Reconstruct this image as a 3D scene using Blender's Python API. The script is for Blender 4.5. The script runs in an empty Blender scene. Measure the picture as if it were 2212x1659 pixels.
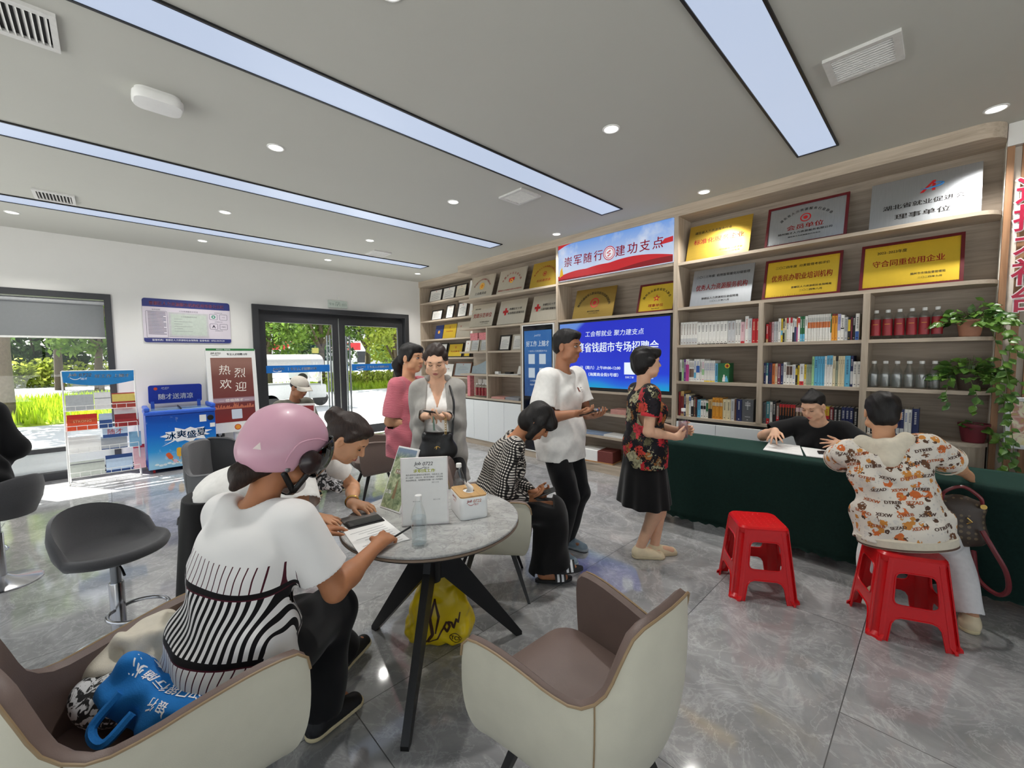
import bpy, bmesh, math, random
import numpy as np
from mathutils import Vector, Matrix
from mathutils.bvhtree import BVHTree
random.seed(7); np.random.seed(7)
PI = math.pi
scene = bpy.context.scene
COL = scene.collection

# ---------------------------------------------------------------- camera, sky, sun, exposure
cam_d = bpy.data.cameras.new('camera'); cam = bpy.data.objects.new('camera', cam_d); COL.objects.link(cam)
cam_d.sensor_width = 36; cam_d.lens = 898.857 / 2212 * 36; cam_d.clip_start = .05; cam_d.clip_end = 300
def _cam_axes(yaw, pitch, roll):
    f = np.array([math.sin(yaw) * math.cos(pitch), math.cos(yaw) * math.cos(pitch), math.sin(pitch)])
    r0 = np.array([math.cos(yaw), -math.sin(yaw), 0]); u0 = np.cross(r0, f)
    return r0 * math.cos(roll) + u0 * math.sin(roll), -r0 * math.sin(roll) + u0 * math.cos(roll), f
_r, _u, _f = _cam_axes(-.801619, -.064197, -.010018)
cam.matrix_world = Matrix(((_r[0], _u[0], -_f[0], 0), (_r[1], _u[1], -_f[1], 0), (_r[2], _u[2], -_f[2], 1.55), (0, 0, 0, 1)))
scene.camera = cam

world = bpy.data.worlds.new('sky'); scene.world = world; world.use_nodes = True
_nt = world.node_tree; _bg = _nt.nodes['Background']
_sky = _nt.nodes.new('ShaderNodeTexSky'); _sky.sky_type = 'NISHITA'; _sky.sun_disc = False
_sky.sun_elevation = math.radians(50); _sky.sun_rotation = math.radians(240); _sky.air_density = 1.0; _sky.dust_density = 2.5
_mix = _nt.nodes.new('ShaderNodeMixRGB'); _mix.inputs[0].default_value = .55; _mix.inputs[2].default_value = (9, 9.4, 10, 1)
_nt.links.new(_sky.outputs[0], _mix.inputs[1]); _nt.links.new(_mix.outputs[0], _bg.inputs[0]); _bg.inputs[1].default_value = .29
sun_d = bpy.data.lights.new('sun', 'SUN'); sun = bpy.data.objects.new('sun', sun_d); COL.objects.link(sun)
sun_d.energy = 34.0; sun_d.angle = .009; sun_d.color = (1, .97, .92)
sun.rotation_euler = Vector((-1.35, -.8, 1.9)).to_track_quat('Z', 'Y').to_euler(); sun.location = (-20, -12, 30)
vs = scene.view_settings
scene.display_settings.display_device = 'sRGB'
vs.view_transform = 'Standard'; vs.look = 'None'; vs.gamma = 1; vs.use_curve_mapping = False
vs.exposure = -0.75
cy = scene.cycles
cy.max_bounces = 10; cy.diffuse_bounces = 5; cy.glossy_bounces = 4; cy.transmission_bounces = 6; cy.transparent_max_bounces = 16
cy.caustics_reflective = False; cy.caustics_refractive = False; cy.sample_clamp_indirect = 6
cy.use_denoising = True

# ---------------------------------------------------------------- materials
def lin(c):
    return tuple(((x / 255) / 12.92 if x / 255 <= .04045 else ((x / 255 + .055) / 1.055) ** 2.4) for x in c)
MATS = {}
class NT:
    def __init__(s, name):
        s.m = bpy.data.materials.new(name); s.m.use_nodes = True; s.t = s.m.node_tree; s.b = s.t.nodes['Principled BSDF']
    def n(s, typ, **k):
        x = s.t.nodes.new('ShaderNode' + typ)
        for a, v in k.items():
            if a.startswith('i_'):
                key = a[2:]; x.inputs[int(key) if key.isdigit() else key].default_value = v
            else: setattr(x, a, v)
        return x
    def l(s, a, ao, b, bi): s.t.links.new(a.outputs[ao], b.inputs[bi])
    def math(s, op, a, b=None, c=None):
        x = s.t.nodes.new('ShaderNodeMath'); x.operation = op
        for i, v in enumerate((a, b, c)):
            if v is None: continue
            if isinstance(v, (int, float)): x.inputs[i].default_value = v
            else: s.t.links.new(v, x.inputs[i])
        return x.outputs[0]
    def mix(s, fac, a, b):
        x = s.t.nodes.new('ShaderNodeMixRGB')
        for i, v in enumerate((fac, a, b)):
            if isinstance(v, (int, float)): x.inputs[i].default_value = v
            elif isinstance(v, tuple): x.inputs[i].default_value = (*v[:3], 1)
            else: s.t.links.new(v, x.inputs[i])
        return x.outputs[0]
    def obj(s):
        return s.n('TexCoord').outputs['Object']
    def noise(s, vec, scale, detail=4, rough=.55, dist=0):
        x = s.n('TexNoise', i_Scale=scale, i_Detail=detail, i_Roughness=rough, i_Distortion=dist); s.t.links.new(vec, x.inputs['Vector']); return x.outputs[0]
    def ramp(s, fac, *stops):
        x = s.n('ValToRGB'); e = x.color_ramp.elements
        while len(e) < len(stops): e.new(.5)
        for k, (p, c) in zip(e, stops): k.position = p; k.color = (*c[:3], 1)
        s.t.links.new(fac, x.inputs[0]); return x.outputs[0]
    def base(s, v): s.t.links.new(v, s.b.inputs['Base Color'])
    def bump(s, h, strength, dist=.01):
        x = s.n('Bump', i_Strength=strength, i_Distance=dist); s.t.links.new(h, x.inputs['Height']); s.t.links.new(x.outputs[0], s.b.inputs['Normal'])
    def set(s, rough=.5, metal=0, spec=.5, coat=0, sheen=0):
        s.b.inputs['Roughness'].default_value = rough; s.b.inputs['Metallic'].default_value = metal
        s.b.inputs['Specular IOR Level'].default_value = spec; s.b.inputs['Coat Weight'].default_value = coat; s.b.inputs['Sheen Weight'].default_value = sheen
def mat(name, c, rough=.5, metal=0, spec=.5, var=.06, scale=30, bump=0, bscale=300, coat=0, sheen=0, emit=0, stretch=None, bdist=.004):
    """principled with procedural colour variation and optional bump; c is sRGB 0-255"""
    if name in MATS: return MATS[name]
    t = NT(name); t.set(rough, metal, spec, coat, sheen); L = lin(c)
    v = t.obj()
    if stretch:
        mp = t.n('Mapping'); mp.inputs['Scale'].default_value = stretch; t.t.links.new(v, mp.inputs[0]); v = mp.outputs[0]
    f = t.noise(v, scale)
    a = tuple(x * (1 - var) for x in L); b = tuple(min(1, x * (1 + var)) for x in L)
    col = t.ramp(f, (.3, a), (.7, b)); t.base(col)
    if bump: t.bump(t.noise(v, bscale, 3), bump, bdist)
    if emit:
        t.t.links.new(col, t.b.inputs['Emission Color']); t.b.inputs['Emission Strength'].default_value = emit
    MATS[name] = t.m; return t.m
def glass(name, tint=(1, 1, 1), rough=.0, refl=1.0, body=0.0, bodycol=(.8, .85, .9)):
    """thin clear sheet: fresnel reflection over straight-through transmission"""
    if name in MATS: return MATS[name]
    m = bpy.data.materials.new(name); m.use_nodes = True; t = m.node_tree; t.nodes.clear()
    o = t.nodes.new('ShaderNodeOutputMaterial'); tr = t.nodes.new('ShaderNodeBsdfTransparent'); tr.inputs[0].default_value = (*tint, 1)
    g = t.nodes.new('ShaderNodeBsdfGlossy'); g.inputs['Roughness'].default_value = rough; g.inputs[0].default_value = (refl, refl, refl, 1)
    fr = t.nodes.new('ShaderNodeLayerWeight'); fr.inputs[0].default_value = .5; pw = t.nodes.new('ShaderNodeMath'); pw.operation = 'POWER'; t.links.new(fr.outputs['Facing'], pw.inputs[0]); pw.inputs[1].default_value = 4
    ma = t.nodes.new('ShaderNodeMath'); ma.operation = 'MULTIPLY_ADD'; t.links.new(pw.outputs[0], ma.inputs[0]); ma.inputs[1].default_value = .75; ma.inputs[2].default_value = .05
    mx = t.nodes.new('ShaderNodeMixShader'); t.links.new(ma.outputs[0], mx.inputs[0]); t.links.new(tr.outputs[0], mx.inputs[1]); t.links.new(g.outputs[0], mx.inputs[2])
    last = mx
    if body:
        d = t.nodes.new('ShaderNodeBsdfDiffuse'); d.inputs[0].default_value = (*bodycol, 1)
        m2 = t.nodes.new('ShaderNodeMixShader'); m2.inputs[0].default_value = body; t.links.new(mx.outputs[0], m2.inputs[1]); t.links.new(d.outputs[0], m2.inputs[2]); last = m2
    t.links.new(last.outputs[0], o.inputs[0]); MATS[name] = m; return m
def emis(name, c, k):
    if name in MATS: return MATS[name]
    t = NT(name); L = lin(c); t.b.inputs['Base Color'].default_value = (0, 0, 0, 1)
    f = t.noise(t.obj(), 3); col = t.ramp(f, (0, tuple(x * .97 for x in L)), (1, L))
    t.t.links.new(col, t.b.inputs['Emission Color']); t.b.inputs['Emission Strength'].default_value = k; t.set(.4)
    MATS[name] = t.m; return t.m

# ---------------------------------------------------------------- mesh building
_TXT = {}
def text_geo(s, bold=0.0):
    key = (s, round(bold, 4))
    if key in _TXT: return _TXT[key]
    cu = bpy.data.curves.new('t', 'FONT'); cu.body = s; cu.size = 1; cu.resolution_u = 3; cu.offset = bold; cu.fill_mode = 'BOTH' if hasattr(cu, 'fill_mode') and False else cu.fill_mode
    ob = bpy.data.objects.new('t', cu); me = ob.to_mesh()
    v = np.array([q.co[:2] for q in me.vertices]) if len(me.vertices) else np.zeros((0, 2)); f = [tuple(p.vertices) for p in me.polygons]
    ob.to_mesh_clear(); bpy.data.objects.remove(ob); bpy.data.curves.remove(cu)
    _TXT[key] = (v, f); return v, f
def R3(ax, a):
    return np.array(Matrix.Rotation(a, 3, ax))
def frame(o, x, y):
    """4x4 with origin o, x axis x, y axis y"""
    x = Vector(x).normalized(); y = Vector(y); z = x.cross(y).normalized(); y = z.cross(x)
    return np.array(((x[0], y[0], z[0], o[0]), (x[1], y[1], z[1], o[1]), (x[2], y[2], z[2], o[2]), (0, 0, 0, 1)), float)
class MB:
    def __init__(s): s.v = []; s.f = []; s.m = []; s.n = 0
    def add(s, verts, faces, mi=0, M=None):
        verts = np.asarray(verts, float).reshape(-1, 3)
        if M is not None:
            M = np.asarray(M); verts = verts @ M[:3, :3].T + (M[:3, 3] if M.shape[0] == 4 else 0)
        s.v.append(verts); k = s.n
        s.f += [tuple(i + k for i in f) for f in faces]; s.m += [mi] * len(faces); s.n += len(verts); return s
    def box(s, lo, hi, mi=0, M=None, ch=0):
        x0, y0, z0 = lo; x1, y1, z1 = hi
        if ch:
            bm = bmesh.new(); bmesh.ops.create_cube(bm, size=1)
            for v in bm.verts: v.co = Vector((x0 + (v.co.x + .5) * (x1 - x0), y0 + (v.co.y + .5) * (y1 - y0), z0 + (v.co.z + .5) * (z1 - z0)))
            seg = 2 if ch > .004 else 1
            bmesh.ops.bevel(bm, geom=bm.edges[:], offset=ch, segments=seg, affect='EDGES', profile=.5); bm.verts.index_update()
            s.add([v.co[:] for v in bm.verts], [[v.index for v in f.verts] for f in bm.faces], mi, M); bm.free(); return s
        v = [(x0, y0, z0), (x1, y0, z0), (x1, y1, z0), (x0, y1, z0), (x0, y0, z1), (x1, y0, z1), (x1, y1, z1), (x0, y1, z1)]
        return s.add(v, [(0, 3, 2, 1), (4, 5, 6, 7), (0, 1, 5, 4), (1, 2, 6, 5), (2, 3, 7, 6), (3, 0, 4, 7)], mi, M)
    def quad(s, pts, mi=0, M=None): return s.add(pts, [tuple(range(len(pts)))], mi, M)
    def loft(s, rings, mi=0, M=None, close=True, caps=(True, True)):
        n = len(rings[0]); v = np.concatenate([np.asarray(r, float) for r in rings]); f = []
        for i in range(len(rings) - 1):
            for j in range(n if close else n - 1):
                a = i * n + j; b = i * n + (j + 1) % n; f.append((a, b, b + n, a + n))
        if close and caps[0]: f.append(tuple(reversed(range(n))))
        if close and caps[1]: f.append(tuple(range((len(rings) - 1) * n, len(rings) * n)))
        return s.add(v, f, mi, M)
    def tube(s, pts, r, n=10, mi=0, M=None, caps=(True, True)):
        pts = [Vector(p) for p in pts]; rs = r if hasattr(r, '__len__') else [r] * len(pts); rings = []
        t0 = (pts[1] - pts[0]).normalized(); up = Vector((0, 0, 1)) if abs(t0.z) < .9 else Vector((1, 0, 0)); a = t0.cross(up).normalized()
        for i, p in enumerate(pts):
            t = (pts[min(i + 1, len(pts) - 1)] - pts[max(i - 1, 0)]).normalized()
            a = (a - t * a.dot(t)).normalized(); b = t.cross(a)
            rings.append([p + (a * math.cos(2 * PI * k / n) + b * math.sin(2 * PI * k / n)) * rs[i] for k in range(n)])
        return s.loft([[q[:] for q in R] for R in rings], mi, M, True, caps)
    def ring(s, pts, r, n=8, mi=0, M=None):
        """closed tube"""
        P = [Vector(p) for p in pts]; m = len(P); rings = []
        nrm = Vector((0, 0, 0))
        for i in range(m): nrm += P[i].cross(P[(i + 1) % m])
        nrm.normalize()
        for i in range(m):
            t = (P[(i + 1) % m] - P[i - 1]).normalized(); a = t.cross(nrm).normalized(); b = a.cross(t)
            rings.append([(P[i] + (a * math.cos(2 * PI * k / n) + b * math.sin(2 * PI * k / n)) * r)[:] for k in range(n)])
        rings.append(rings[0]); return s.loft(rings, mi, M, True, (False, False))
    def lathe(s, prof, n=24, mi=0, M=None, caps=(True, True)):
        return s.loft([[(r * math.cos(2 * PI * k / n), r * math.sin(2 * PI * k / n), z) for k in range(n)] for r, z in prof], mi, M, True, caps)
    def prism(s, poly, z0, z1, mi=0, M=None):
        n = len(poly); v = [(x, y, z0) for x, y in poly] + [(x, y, z1) for x, y in poly]
        f = [tuple(reversed(range(n))), tuple(range(n, 2 * n))] + [(i, (i + 1) % n, n + (i + 1) % n, n + i) for i in range(n)]
        return s.add(v, f, mi, M)
    def grid(s, fn, nu, nv, mi=0, M=None):
        v = [fn(i / nu, j / nv) for i in range(nu + 1) for j in range(nv + 1)]
        f = [(i * (nv + 1) + j, (i + 1) * (nv + 1) + j, (i + 1) * (nv + 1) + j + 1, i * (nv + 1) + j + 1) for i in range(nu) for j in range(nv)]
        return s.add(v, f, mi, M)
    def text(s, st, M, size=None, width=None, mi=0, bold=0.0, align='C', xs=1.0, slant=0.0, proj=None):
        """flat lettering in the xy plane of M; size = cap height-ish, width = fit to width"""
        v, f = text_geo(st)
        if not len(v): return s
        v = v.copy(); w = v[:, 0].max() - v[:, 0].min(); h = v[:, 1].max() - v[:, 1].min()
        v[:, 0] -= v[:, 0].min() + (w / 2 if align == 'C' else (w if align == 'R' else 0)); v[:, 1] -= v[:, 1].min() + h / 2
        k = (width / w) if (width and not size) else size / h
        kx = (width / w) if (width and size) else k * xs
        if bold:   # heavier strokes: shifted copies
            n0 = len(v); v = np.concatenate([v, v + (bold, 0), v - (bold, 0), v + (0, bold * .6)]); f = [tuple(i + q * n0 for i in p) for q in range(4) for p in f]
        v[:, 0] *= kx; v[:, 1] *= k; v[:, 0] += slant * v[:, 1]
        P = np.column_stack([v, np.zeros(len(v))])
        if proj is not None:
            M = np.asarray(M); P = P @ M[:3, :3].T + M[:3, 3]; P = proj(P); M = None
            if P is None: return s
        return s.add(P, f, mi, M)
    def build(s, name, mats, parent=None, loc=None, rz=0, smooth=40, kind=None):
        me = bpy.data.meshes.new(name); V = np.concatenate(s.v) if s.v else np.zeros((0, 3))
        me.from_pydata(V.tolist(), [], s.f)
        mats = mats if isinstance(mats, (list, tuple)) else [mats]
        for m in mats: me.materials.append(m)
        me.polygons.foreach_set('material_index', s.m)
        if smooth:
            me.polygons.foreach_set('use_smooth', [True] * len(s.f))
            if smooth < 180: me.set_sharp_from_angle(angle=math.radians(smooth))
        me.update(); ob = bpy.data.objects.new(name, me); COL.objects.link(ob)
        if parent: ob.parent = parent
        if loc: ob.location = loc
        ob.rotation_euler[2] = rz
        if kind: ob['kind'] = kind
        return ob
def tag(o, label, cat, group=None, kind=None):
    o['label'] = label; o['category'] = cat
    if group: o['group'] = group
    if kind: o['kind'] = kind
    return o
def thing(name, label, cat, loc=(0, 0, 0), rz=0, group=None):
    o = bpy.data.objects.new(name, None); COL.objects.link(o); o.location = loc; o.rotation_euler[2] = rz; o.empty_display_size = .1
    return tag(o, label, cat, group)
def struct(o, kind='structure'): o['kind'] = kind; return o
def dup(root, loc, rz=None, label=None, group=None):
    r = root.copy(); COL.objects.link(r); r.location = loc
    if rz is not None: r.rotation_euler[2] = rz
    if label: r['label'] = label
    if group: r['group'] = group
    for ch in list(root.children):
        c = ch.copy(); COL.objects.link(c); c.parent = r
        for g in ch.children:
            d = g.copy(); COL.objects.link(d); d.parent = c
    return r
ORD = ['first', 'second', 'third', 'fourth', 'fifth', 'sixth', 'seventh', 'eighth', 'ninth', 'tenth', 'eleventh', 'twelfth', 'thirteenth', 'fourteenth', 'fifteenth', 'sixteenth', 'seventeenth', 'eighteenth', 'nineteenth', 'twentieth']
def spl(pts, n=6):
    """smooth path through points"""
    P = np.array([p for p in pts], float); P = np.vstack([2 * P[0] - P[1], P, 2 * P[-1] - P[-2]]); o = []
    for i in range(1, len(P) - 2):
        for k in range(n):
            t = k / n; a, b, c, d = P[i - 1:i + 3]; o.append(tuple(.5 * (2 * b + (c - a) * t + (2 * a - 5 * b + 4 * c - d) * t * t + (3 * b - a - 3 * c + d) * t ** 3)))
    return o + [tuple(P[-2])]
def ordinal(i):
    if i < 20: return ORD[i]
    t = {2: 'twenty', 3: 'thirty', 4: 'forty', 5: 'fifty'}; a, b = divmod(i + 1, 10)
    return t[a] + '-' + ORD[b - 1] if b else {2: 'twentieth', 3: 'thirtieth', 4: 'fortieth', 5: 'fiftieth'}[a]
def rrect(w, h, r, n=5, cx=0, cy=0):
    p = []
    for (sx, sy, a0) in ((1, 1, 0), (-1, 1, 90), (-1, -1, 180), (1, -1, 270)):
        for k in range(n + 1):
            a = math.radians(a0 + 90 * k / n); p.append((cx + sx * (w / 2 - r) + r * math.cos(a), cy + sy * (h / 2 - r) + r * math.sin(a)))
    return p
# ---------------------------------------------------------------- shared materials
def floor_mat():
    t = NT('polished_grey_marble_tile'); t.set(.07, 0, 1.0); v = t.obj()
    br = t.n('TexBrick', i_Scale=1.0); br.offset = .5; br.offset_frequency = 2
    br.inputs['Mortar Size'].default_value = .0022; br.inputs['Mortar Smooth'].default_value = .1
    br.inputs['Brick Width'].default_value = 1.5; br.inputs['Row Height'].default_value = .75
    br.inputs['Color1'].default_value = (0, 0, 0, 1); br.inputs['Color2'].default_value = (1, 1, 1, 1)
    mp = t.n('Mapping'); mp.inputs['Rotation'].default_value = (0, 0, PI / 2); mp.inputs['Location'].default_value = (-.05, 0.25, 0)
    t.t.links.new(v, mp.inputs[0]); t.t.links.new(mp.outputs[0], br.inputs['Vector'])
    # each tile shifts the veining
    add = t.n('VectorMath', operation='MULTIPLY_ADD'); t.t.links.new(br.outputs['Color'], add.inputs[0]); add.inputs[1].default_value = (17, 9, 5); t.t.links.new(v, add.inputs[2])
    w = add.outputs[0]
    n1 = t.noise(w, 1.6, 8, .62, 1.2); n2 = t.noise(w, 3.0, 8, .62, 1.3); n3 = t.noise(w, 22, 4, .6)
    c = t.ramp(n1, (.25, lin((126, 127, 128))), (.5, lin((154, 154, 155))), (.75, lin((178, 178, 177))))
    vein = t.math('ABSOLUTE', t.math('SUBTRACT', n2, .5)); vein = t.ramp(vein, (.0, (1, 1, 1)), (.035, (0, 0, 0)))
    vf = t.math('MULTIPLY', vein, t.math('MULTIPLY', n1, .5)); c = t.mix(vf, c, lin((214, 214, 214)))
    n4 = t.noise(w, 2.6, 8, .66, 2.4); v2 = t.ramp(t.math('ABSOLUTE', t.math('SUBTRACT', n4, .47)), (0, (1, 1, 1)), (.02, (0, 0, 0)))
    c = t.mix(t.math('MULTIPLY', v2, .28), c, lin((222, 222, 222)))
    c = t.mix(t.math('MULTIPLY', n3, .16), c, lin((110, 110, 112)))
    c = t.mix(br.outputs['Fac'], c, lin((48, 49, 50))); t.base(c)
    r = t.math('ADD', t.math('MULTIPLY', br.outputs['Fac'], .4), .065); t.t.links.new(r, t.b.inputs['Roughness'])
    return t.m
def wood_mat(name, base, dark, along='X', rough=.5):
    t = NT(name); t.set(rough, 0, .35); v = t.obj(); mp = t.n('Mapping'); sc = {'X': (1.2, 22, 22), 'Z': (22, 22, 1.2), 'Y': (22, 1.2, 22)}[along]
    mp.inputs['Scale'].default_value = sc; t.t.links.new(v, mp.inputs[0]); n = t.noise(mp.outputs[0], 1.6, 6, .6, .6); n2 = t.noise(mp.outputs[0], 9, 3, .6)
    c = t.ramp(n, (.3, lin(dark)), (.55, lin(base)), (.75, lin(tuple(min(255, x * 1.07) for x in base)))); c = t.mix(t.math('MULTIPLY', n2, .3), c, lin(dark)); t.base(c); t.bump(n2, .06, .002)
    return t.m
M_WALL = mat('white_painted_plaster', (226, 225, 222), .85, var=.012, scale=3, bump=.08, bscale=220, spec=.2)
M_CEIL = mat('white_ceiling_paint', (194, 194, 187), .9, var=.01, scale=2, bump=.05, bscale=180, spec=.2)
M_FLOOR = floor_mat()
M_OAK = wood_mat('grey_oak_laminate', (193, 179, 161), (168, 152, 134))
M_OAKV = wood_mat('grey_oak_laminate_upright', (190, 176, 158), (165, 150, 132), 'Z')
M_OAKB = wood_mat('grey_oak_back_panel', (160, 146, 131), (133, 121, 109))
M_FRAME = mat('dark_grey_aluminium', (62, 63, 66), .42, .4, var=.03)
M_BLACK = mat('black_satin', (18, 18, 19), .45, var=.1)
M_BLKWOOD = mat('black_stained_wood', (24, 23, 23), .38, var=.15, scale=60, stretch=(1, 1, .1))
M_WHITE = mat('white_plastic', (232, 232, 230), .4, var=.015)
M_WHITEGLOSS = mat('white_lacquer', (236, 238, 238), .25, var=.01)
M_CHROME = mat('brushed_chrome', (200, 200, 203), .18, 1, var=.03)
M_STEEL = mat('satin_steel', (150, 152, 155), .35, 1, var=.04)
M_PAPER = mat('white_paper', (240, 240, 238), .8, var=.015)
M_INK = mat('black_print', (30, 30, 32), .7)
M_INKG = mat('grey_print', (120, 122, 126), .7)
M_RED = mat('red_print', (176, 28, 34), .6)
M_WTXT = mat('white_print', (245, 246, 248), .6)
M_BLUE = mat('blue_vinyl', (24, 112, 196), .45, var=.03)
M_GLASS = glass('window_glass', (.97, .985, .98))
M_CLEAR = glass('clear_plastic', (.93, .95, .95), .03)

H = 3.21; WX = -8.05; SY = 4.65; XR = 3.6; YF = -3.6
def wall_x(name, x0, x1, y0, y1, holes):
    """wall in the yz plane with rectangular openings (ya, yb, za, zb)"""
    m = MB(); ys = y0
    for ya, yb, za, zb in sorted(holes):
        m.box((x0, ys, 0), (x1, ya, H)); m.box((x0, ya, zb), (x1, yb, H))
        if za > 0: m.box((x0, ya, 0), (x1, yb, za))
        ys = yb
    m.box((x0, ys, 0), (x1, y1, H)); return struct(m.build(name, M_WALL, smooth=0))
def wall_y(name, y0, y1, x0, x1, holes):
    m = MB(); xs = x0
    for xa, xb, za, zb in sorted(holes):
        m.box((xs, y0, 0), (xa, y1, H)); m.box((xa, y0, zb), (xb, y1, H))
        if za > 0: m.box((xa, y0, 0), (xb, y1, za))
        xs = xb
    m.box((xs, y0, 0), (x1, y1, H)); return struct(m.build(name, M_WALL, smooth=0))
struct(MB().box((WX - .2, YF - .2, -.12), (XR + .2, 5.5, 0)).build('floor', M_FLOOR, smooth=0))
struct(MB().box((WX - .2, YF - .2, H), (XR + .2, 5.5, H + .12)).build('ceiling', M_CEIL, smooth=0))
wall_x('wall_left', WX - .2, WX, YF, 5.5, [(-2.7, .07, .0, 2.47), (1.76, 4.68, 0, 2.48)])
wall_y('wall_back', 5.31, 5.5, WX, XR, [])
wall_x('wall_right', XR, XR + .2, YF, 5.5, [(-3.1, 3.4, .25, 2.75)])
wall_y('wall_front', YF - .2, YF, WX, XR, [(-7, -.4, .25, 2.75), (0, 3.3, .25, 2.75)])
struct(MB().box((.27, 4.86, 0), (XR, 5.31, H)).build('wall_back_right', mat('warm_cream_wall', (238, 232, 220), .8, var=.02), smooth=0))
m = MB(); m.box((WX, .07, 0), (WX + .014, 1.76, .1)); m.box((WX, 4.68, 0), (WX + .014, 4.97, .1)); struct(m.build('baseboard_left', mat('black_skirting', (38, 38, 40), .4), smooth=0))

def glazing(name, axis, c, a0, a1, z0, z1, mull):
    """framed window on x=c or y=c"""
    def P(a, b, z, d0, d1, zz): return ((c + d0, a, z), (c + d1, b, zz)) if axis == 'x' else ((a, c + d0, z), (b, c + d1, zz))
    m = MB()
    for lo, hi in ((P(a0, a1, z0, -.05, .05, z0 + .06)), (P(a0, a1, z1 - .06, -.05, .05, z1))): m.box(lo, hi)
    for k in range(mull + 1):
        q = a0 + (a1 - a0 - .06) * k / mull; lo, hi = P(q, q + .06, z0, -.05, .05, z1); m.box(lo, hi)
    fr = struct(m.build(name, M_FRAME, smooth=0)); g = MB()
    if axis == 'x': g.quad([(c, a0, z0), (c, a1, z0), (c, a1, z1), (c, a0, z1)])
    else: g.quad([(a0, c, z0), (a1, c, z0), (a1, c, z1), (a0, c, z1)])
    g.build('pane', M_GLASS, fr, smooth=0)
glazing('window_2', 'y', YF - .1, -7, -.4, .25, 2.75, 4); glazing('window_3', 'y', YF - .1, 0, 3.3, .25, 2.75, 2); glazing('window_4', 'x', XR + .1, -3.1, 3.4, .25, 2.75, 4)

# window beside the rack: aluminium frame, low sill kerb, roller blind
m = MB(); X0, X1 = WX - .16, WX + .02
m.box((X0, .0, 0), (X1, .07, 2.47)); m.box((X0, -2.7, 2.39), (X1, .0, 2.47)); m.box((X0, -2.7, 0), (X1, -2.63, 2.39)); m.box((X0, -2.63, 0), (X1, .0, .1)); m.box((X0 + .05, -2.63, .36), (X1 - .06, 0, .42))
m.box((X0 + .04, -1.37, .1), (X1 - .06, -1.31, 2.39)); w1 = struct(m.build('window_1', M_FRAME, smooth=0))
MB().quad([(WX - .09, -2.63, .42), (WX - .09, 0, .42), (WX - .09, 0, 2.39), (WX - .09, -2.63, 2.39)]).build('pane', M_GLASS, w1, smooth=0)
MB().box((WX - .1, -2.63, .1), (WX - .085, 0, .36)).build('lower_panel', mat('frosted_panel', (225, 232, 232), .5, var=.02), w1, smooth=0)
bl = thing('roller_blind', 'grey roller blind drawn partway down the window beside the brochure rack', 'blind', (WX - .04, -1.31, 2.385))
MB().box((-.006, -1.3, -.5), (-.002, 1.3, -.03)).build('fabric', mat('grey_blind_fabric', (128, 131, 133), .85, var=.02, bump=.1, bscale=500), bl, smooth=0)
m = MB(); m.tube([(0, -1.31, -.035), (0, 1.31, -.035)], .03, 14); m.build('roller_tube', mat('pale_grey_cassette', (176, 178, 180), .5), bl)
MB().box((-.014, -1.305, -.525), (.008, 1.305, -.5), ch=.004).build('bottom_bar', mat('bottom_bar_white', (225, 225, 222), .5), bl)

# double glazed entrance door
m = MB(); m.box((X0, 1.76, 0), (X1 + .03, 1.85, 2.48)); m.box((X0, 4.59, 0), (X1 + .03, 4.68, 2.48)); m.box((X0, 1.85, 2.4), (X1 + .03, 4.59, 2.48)); m.box((X0, 1.85, 2.33), (WX - .12, 4.59, 2.4))
df = struct(m.build('door_frame_1', M_FRAME, smooth=0))
M_BAR = mat('door_pull_steel', (140, 146, 148), .25, .9, var=.05)
def door_leaf(nm, ya, yb, hy, banner):
    x0, x1 = WX - .11, WX - .06; m = MB()
    m.box((x0, ya, .03), (x1, ya + .11, 2.33)); m.box((x0, yb - .11, .03), (x1, yb, 2.33)); m.box((x0, ya + .11, 2.2), (x1, yb - .11, 2.33)); m.box((x0, ya + .11, .03), (x1, yb - .11, .2))
    d = struct(m.build(nm, M_FRAME, smooth=0)); xm = (x0 + x1) / 2
    MB().quad([(xm, ya + .11, .2), (xm, yb - .11, .2), (xm, yb - .11, 2.2), (xm, ya + .11, 2.2)]).build('pane', M_GLASS, d, smooth=0)
    for xo, nn in ((x1 + .05, 'pull_handle'), (x0 - .05, 'pull_handle')):
        h = MB(); h.tube([(xo, hy, .45), (xo, hy, 2.0)], .017, 12)
        for z in (.62, 1.8): h.tube([(xo, hy, z), (xm, hy, z)], .01, 8)
        h.build(nn, M_BAR, d)
    xb = x1 + .006; ha, hb = banner
    b = MB(); b.box((xb - .002, ha, 1.315), (xb, hb, 1.445)); st = b.build('safety_strip', M_BLUE, d, smooth=0)
    L = MB(); F = lambda f: frame((xb + .0015, ha + (hb - ha) * f, 1.38), (0, 1, 0), (0, 0, 1)); wd = hb - ha
    L.text('Job0722', F(.18), size=.05, slant=.25, bold=.02); L.text('随才', frame((xb + .0015, ha + wd * .2, 1.342), (0, 1, 0), (0, 0, 1)), size=.03)
    L.tube([(xb + .0015, ha + wd * (.1 + .03 * k), 1.352 - .02 * math.sin(PI * k / 4)) for k in range(5)], .004, 5)
    L.text('专注人才招聘15年', F(.57), width=wd * .42, bold=.03); L.box((xb, ha + wd * .325, 1.35), (xb + .001, ha + wd * .328, 1.41))
    L.build('strip_lettering', M_WTXT, st, smooth=0)
    return d
door_leaf('door_1', 1.86, 3.21, 3.03, (1.95, 3.02)); door_leaf('door_2', 3.23, 4.58, 3.4, (3.45, 4.47))
tag(MB().box((WX - .057, 2.72, 1.66), (WX - .054, 2.83, 1.76)).build('sticky_note', mat('pale_yellow_paper', (226, 222, 130), .8), smooth=0), 'pale yellow paper note stuck on the left door glass', 'note')

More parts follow.
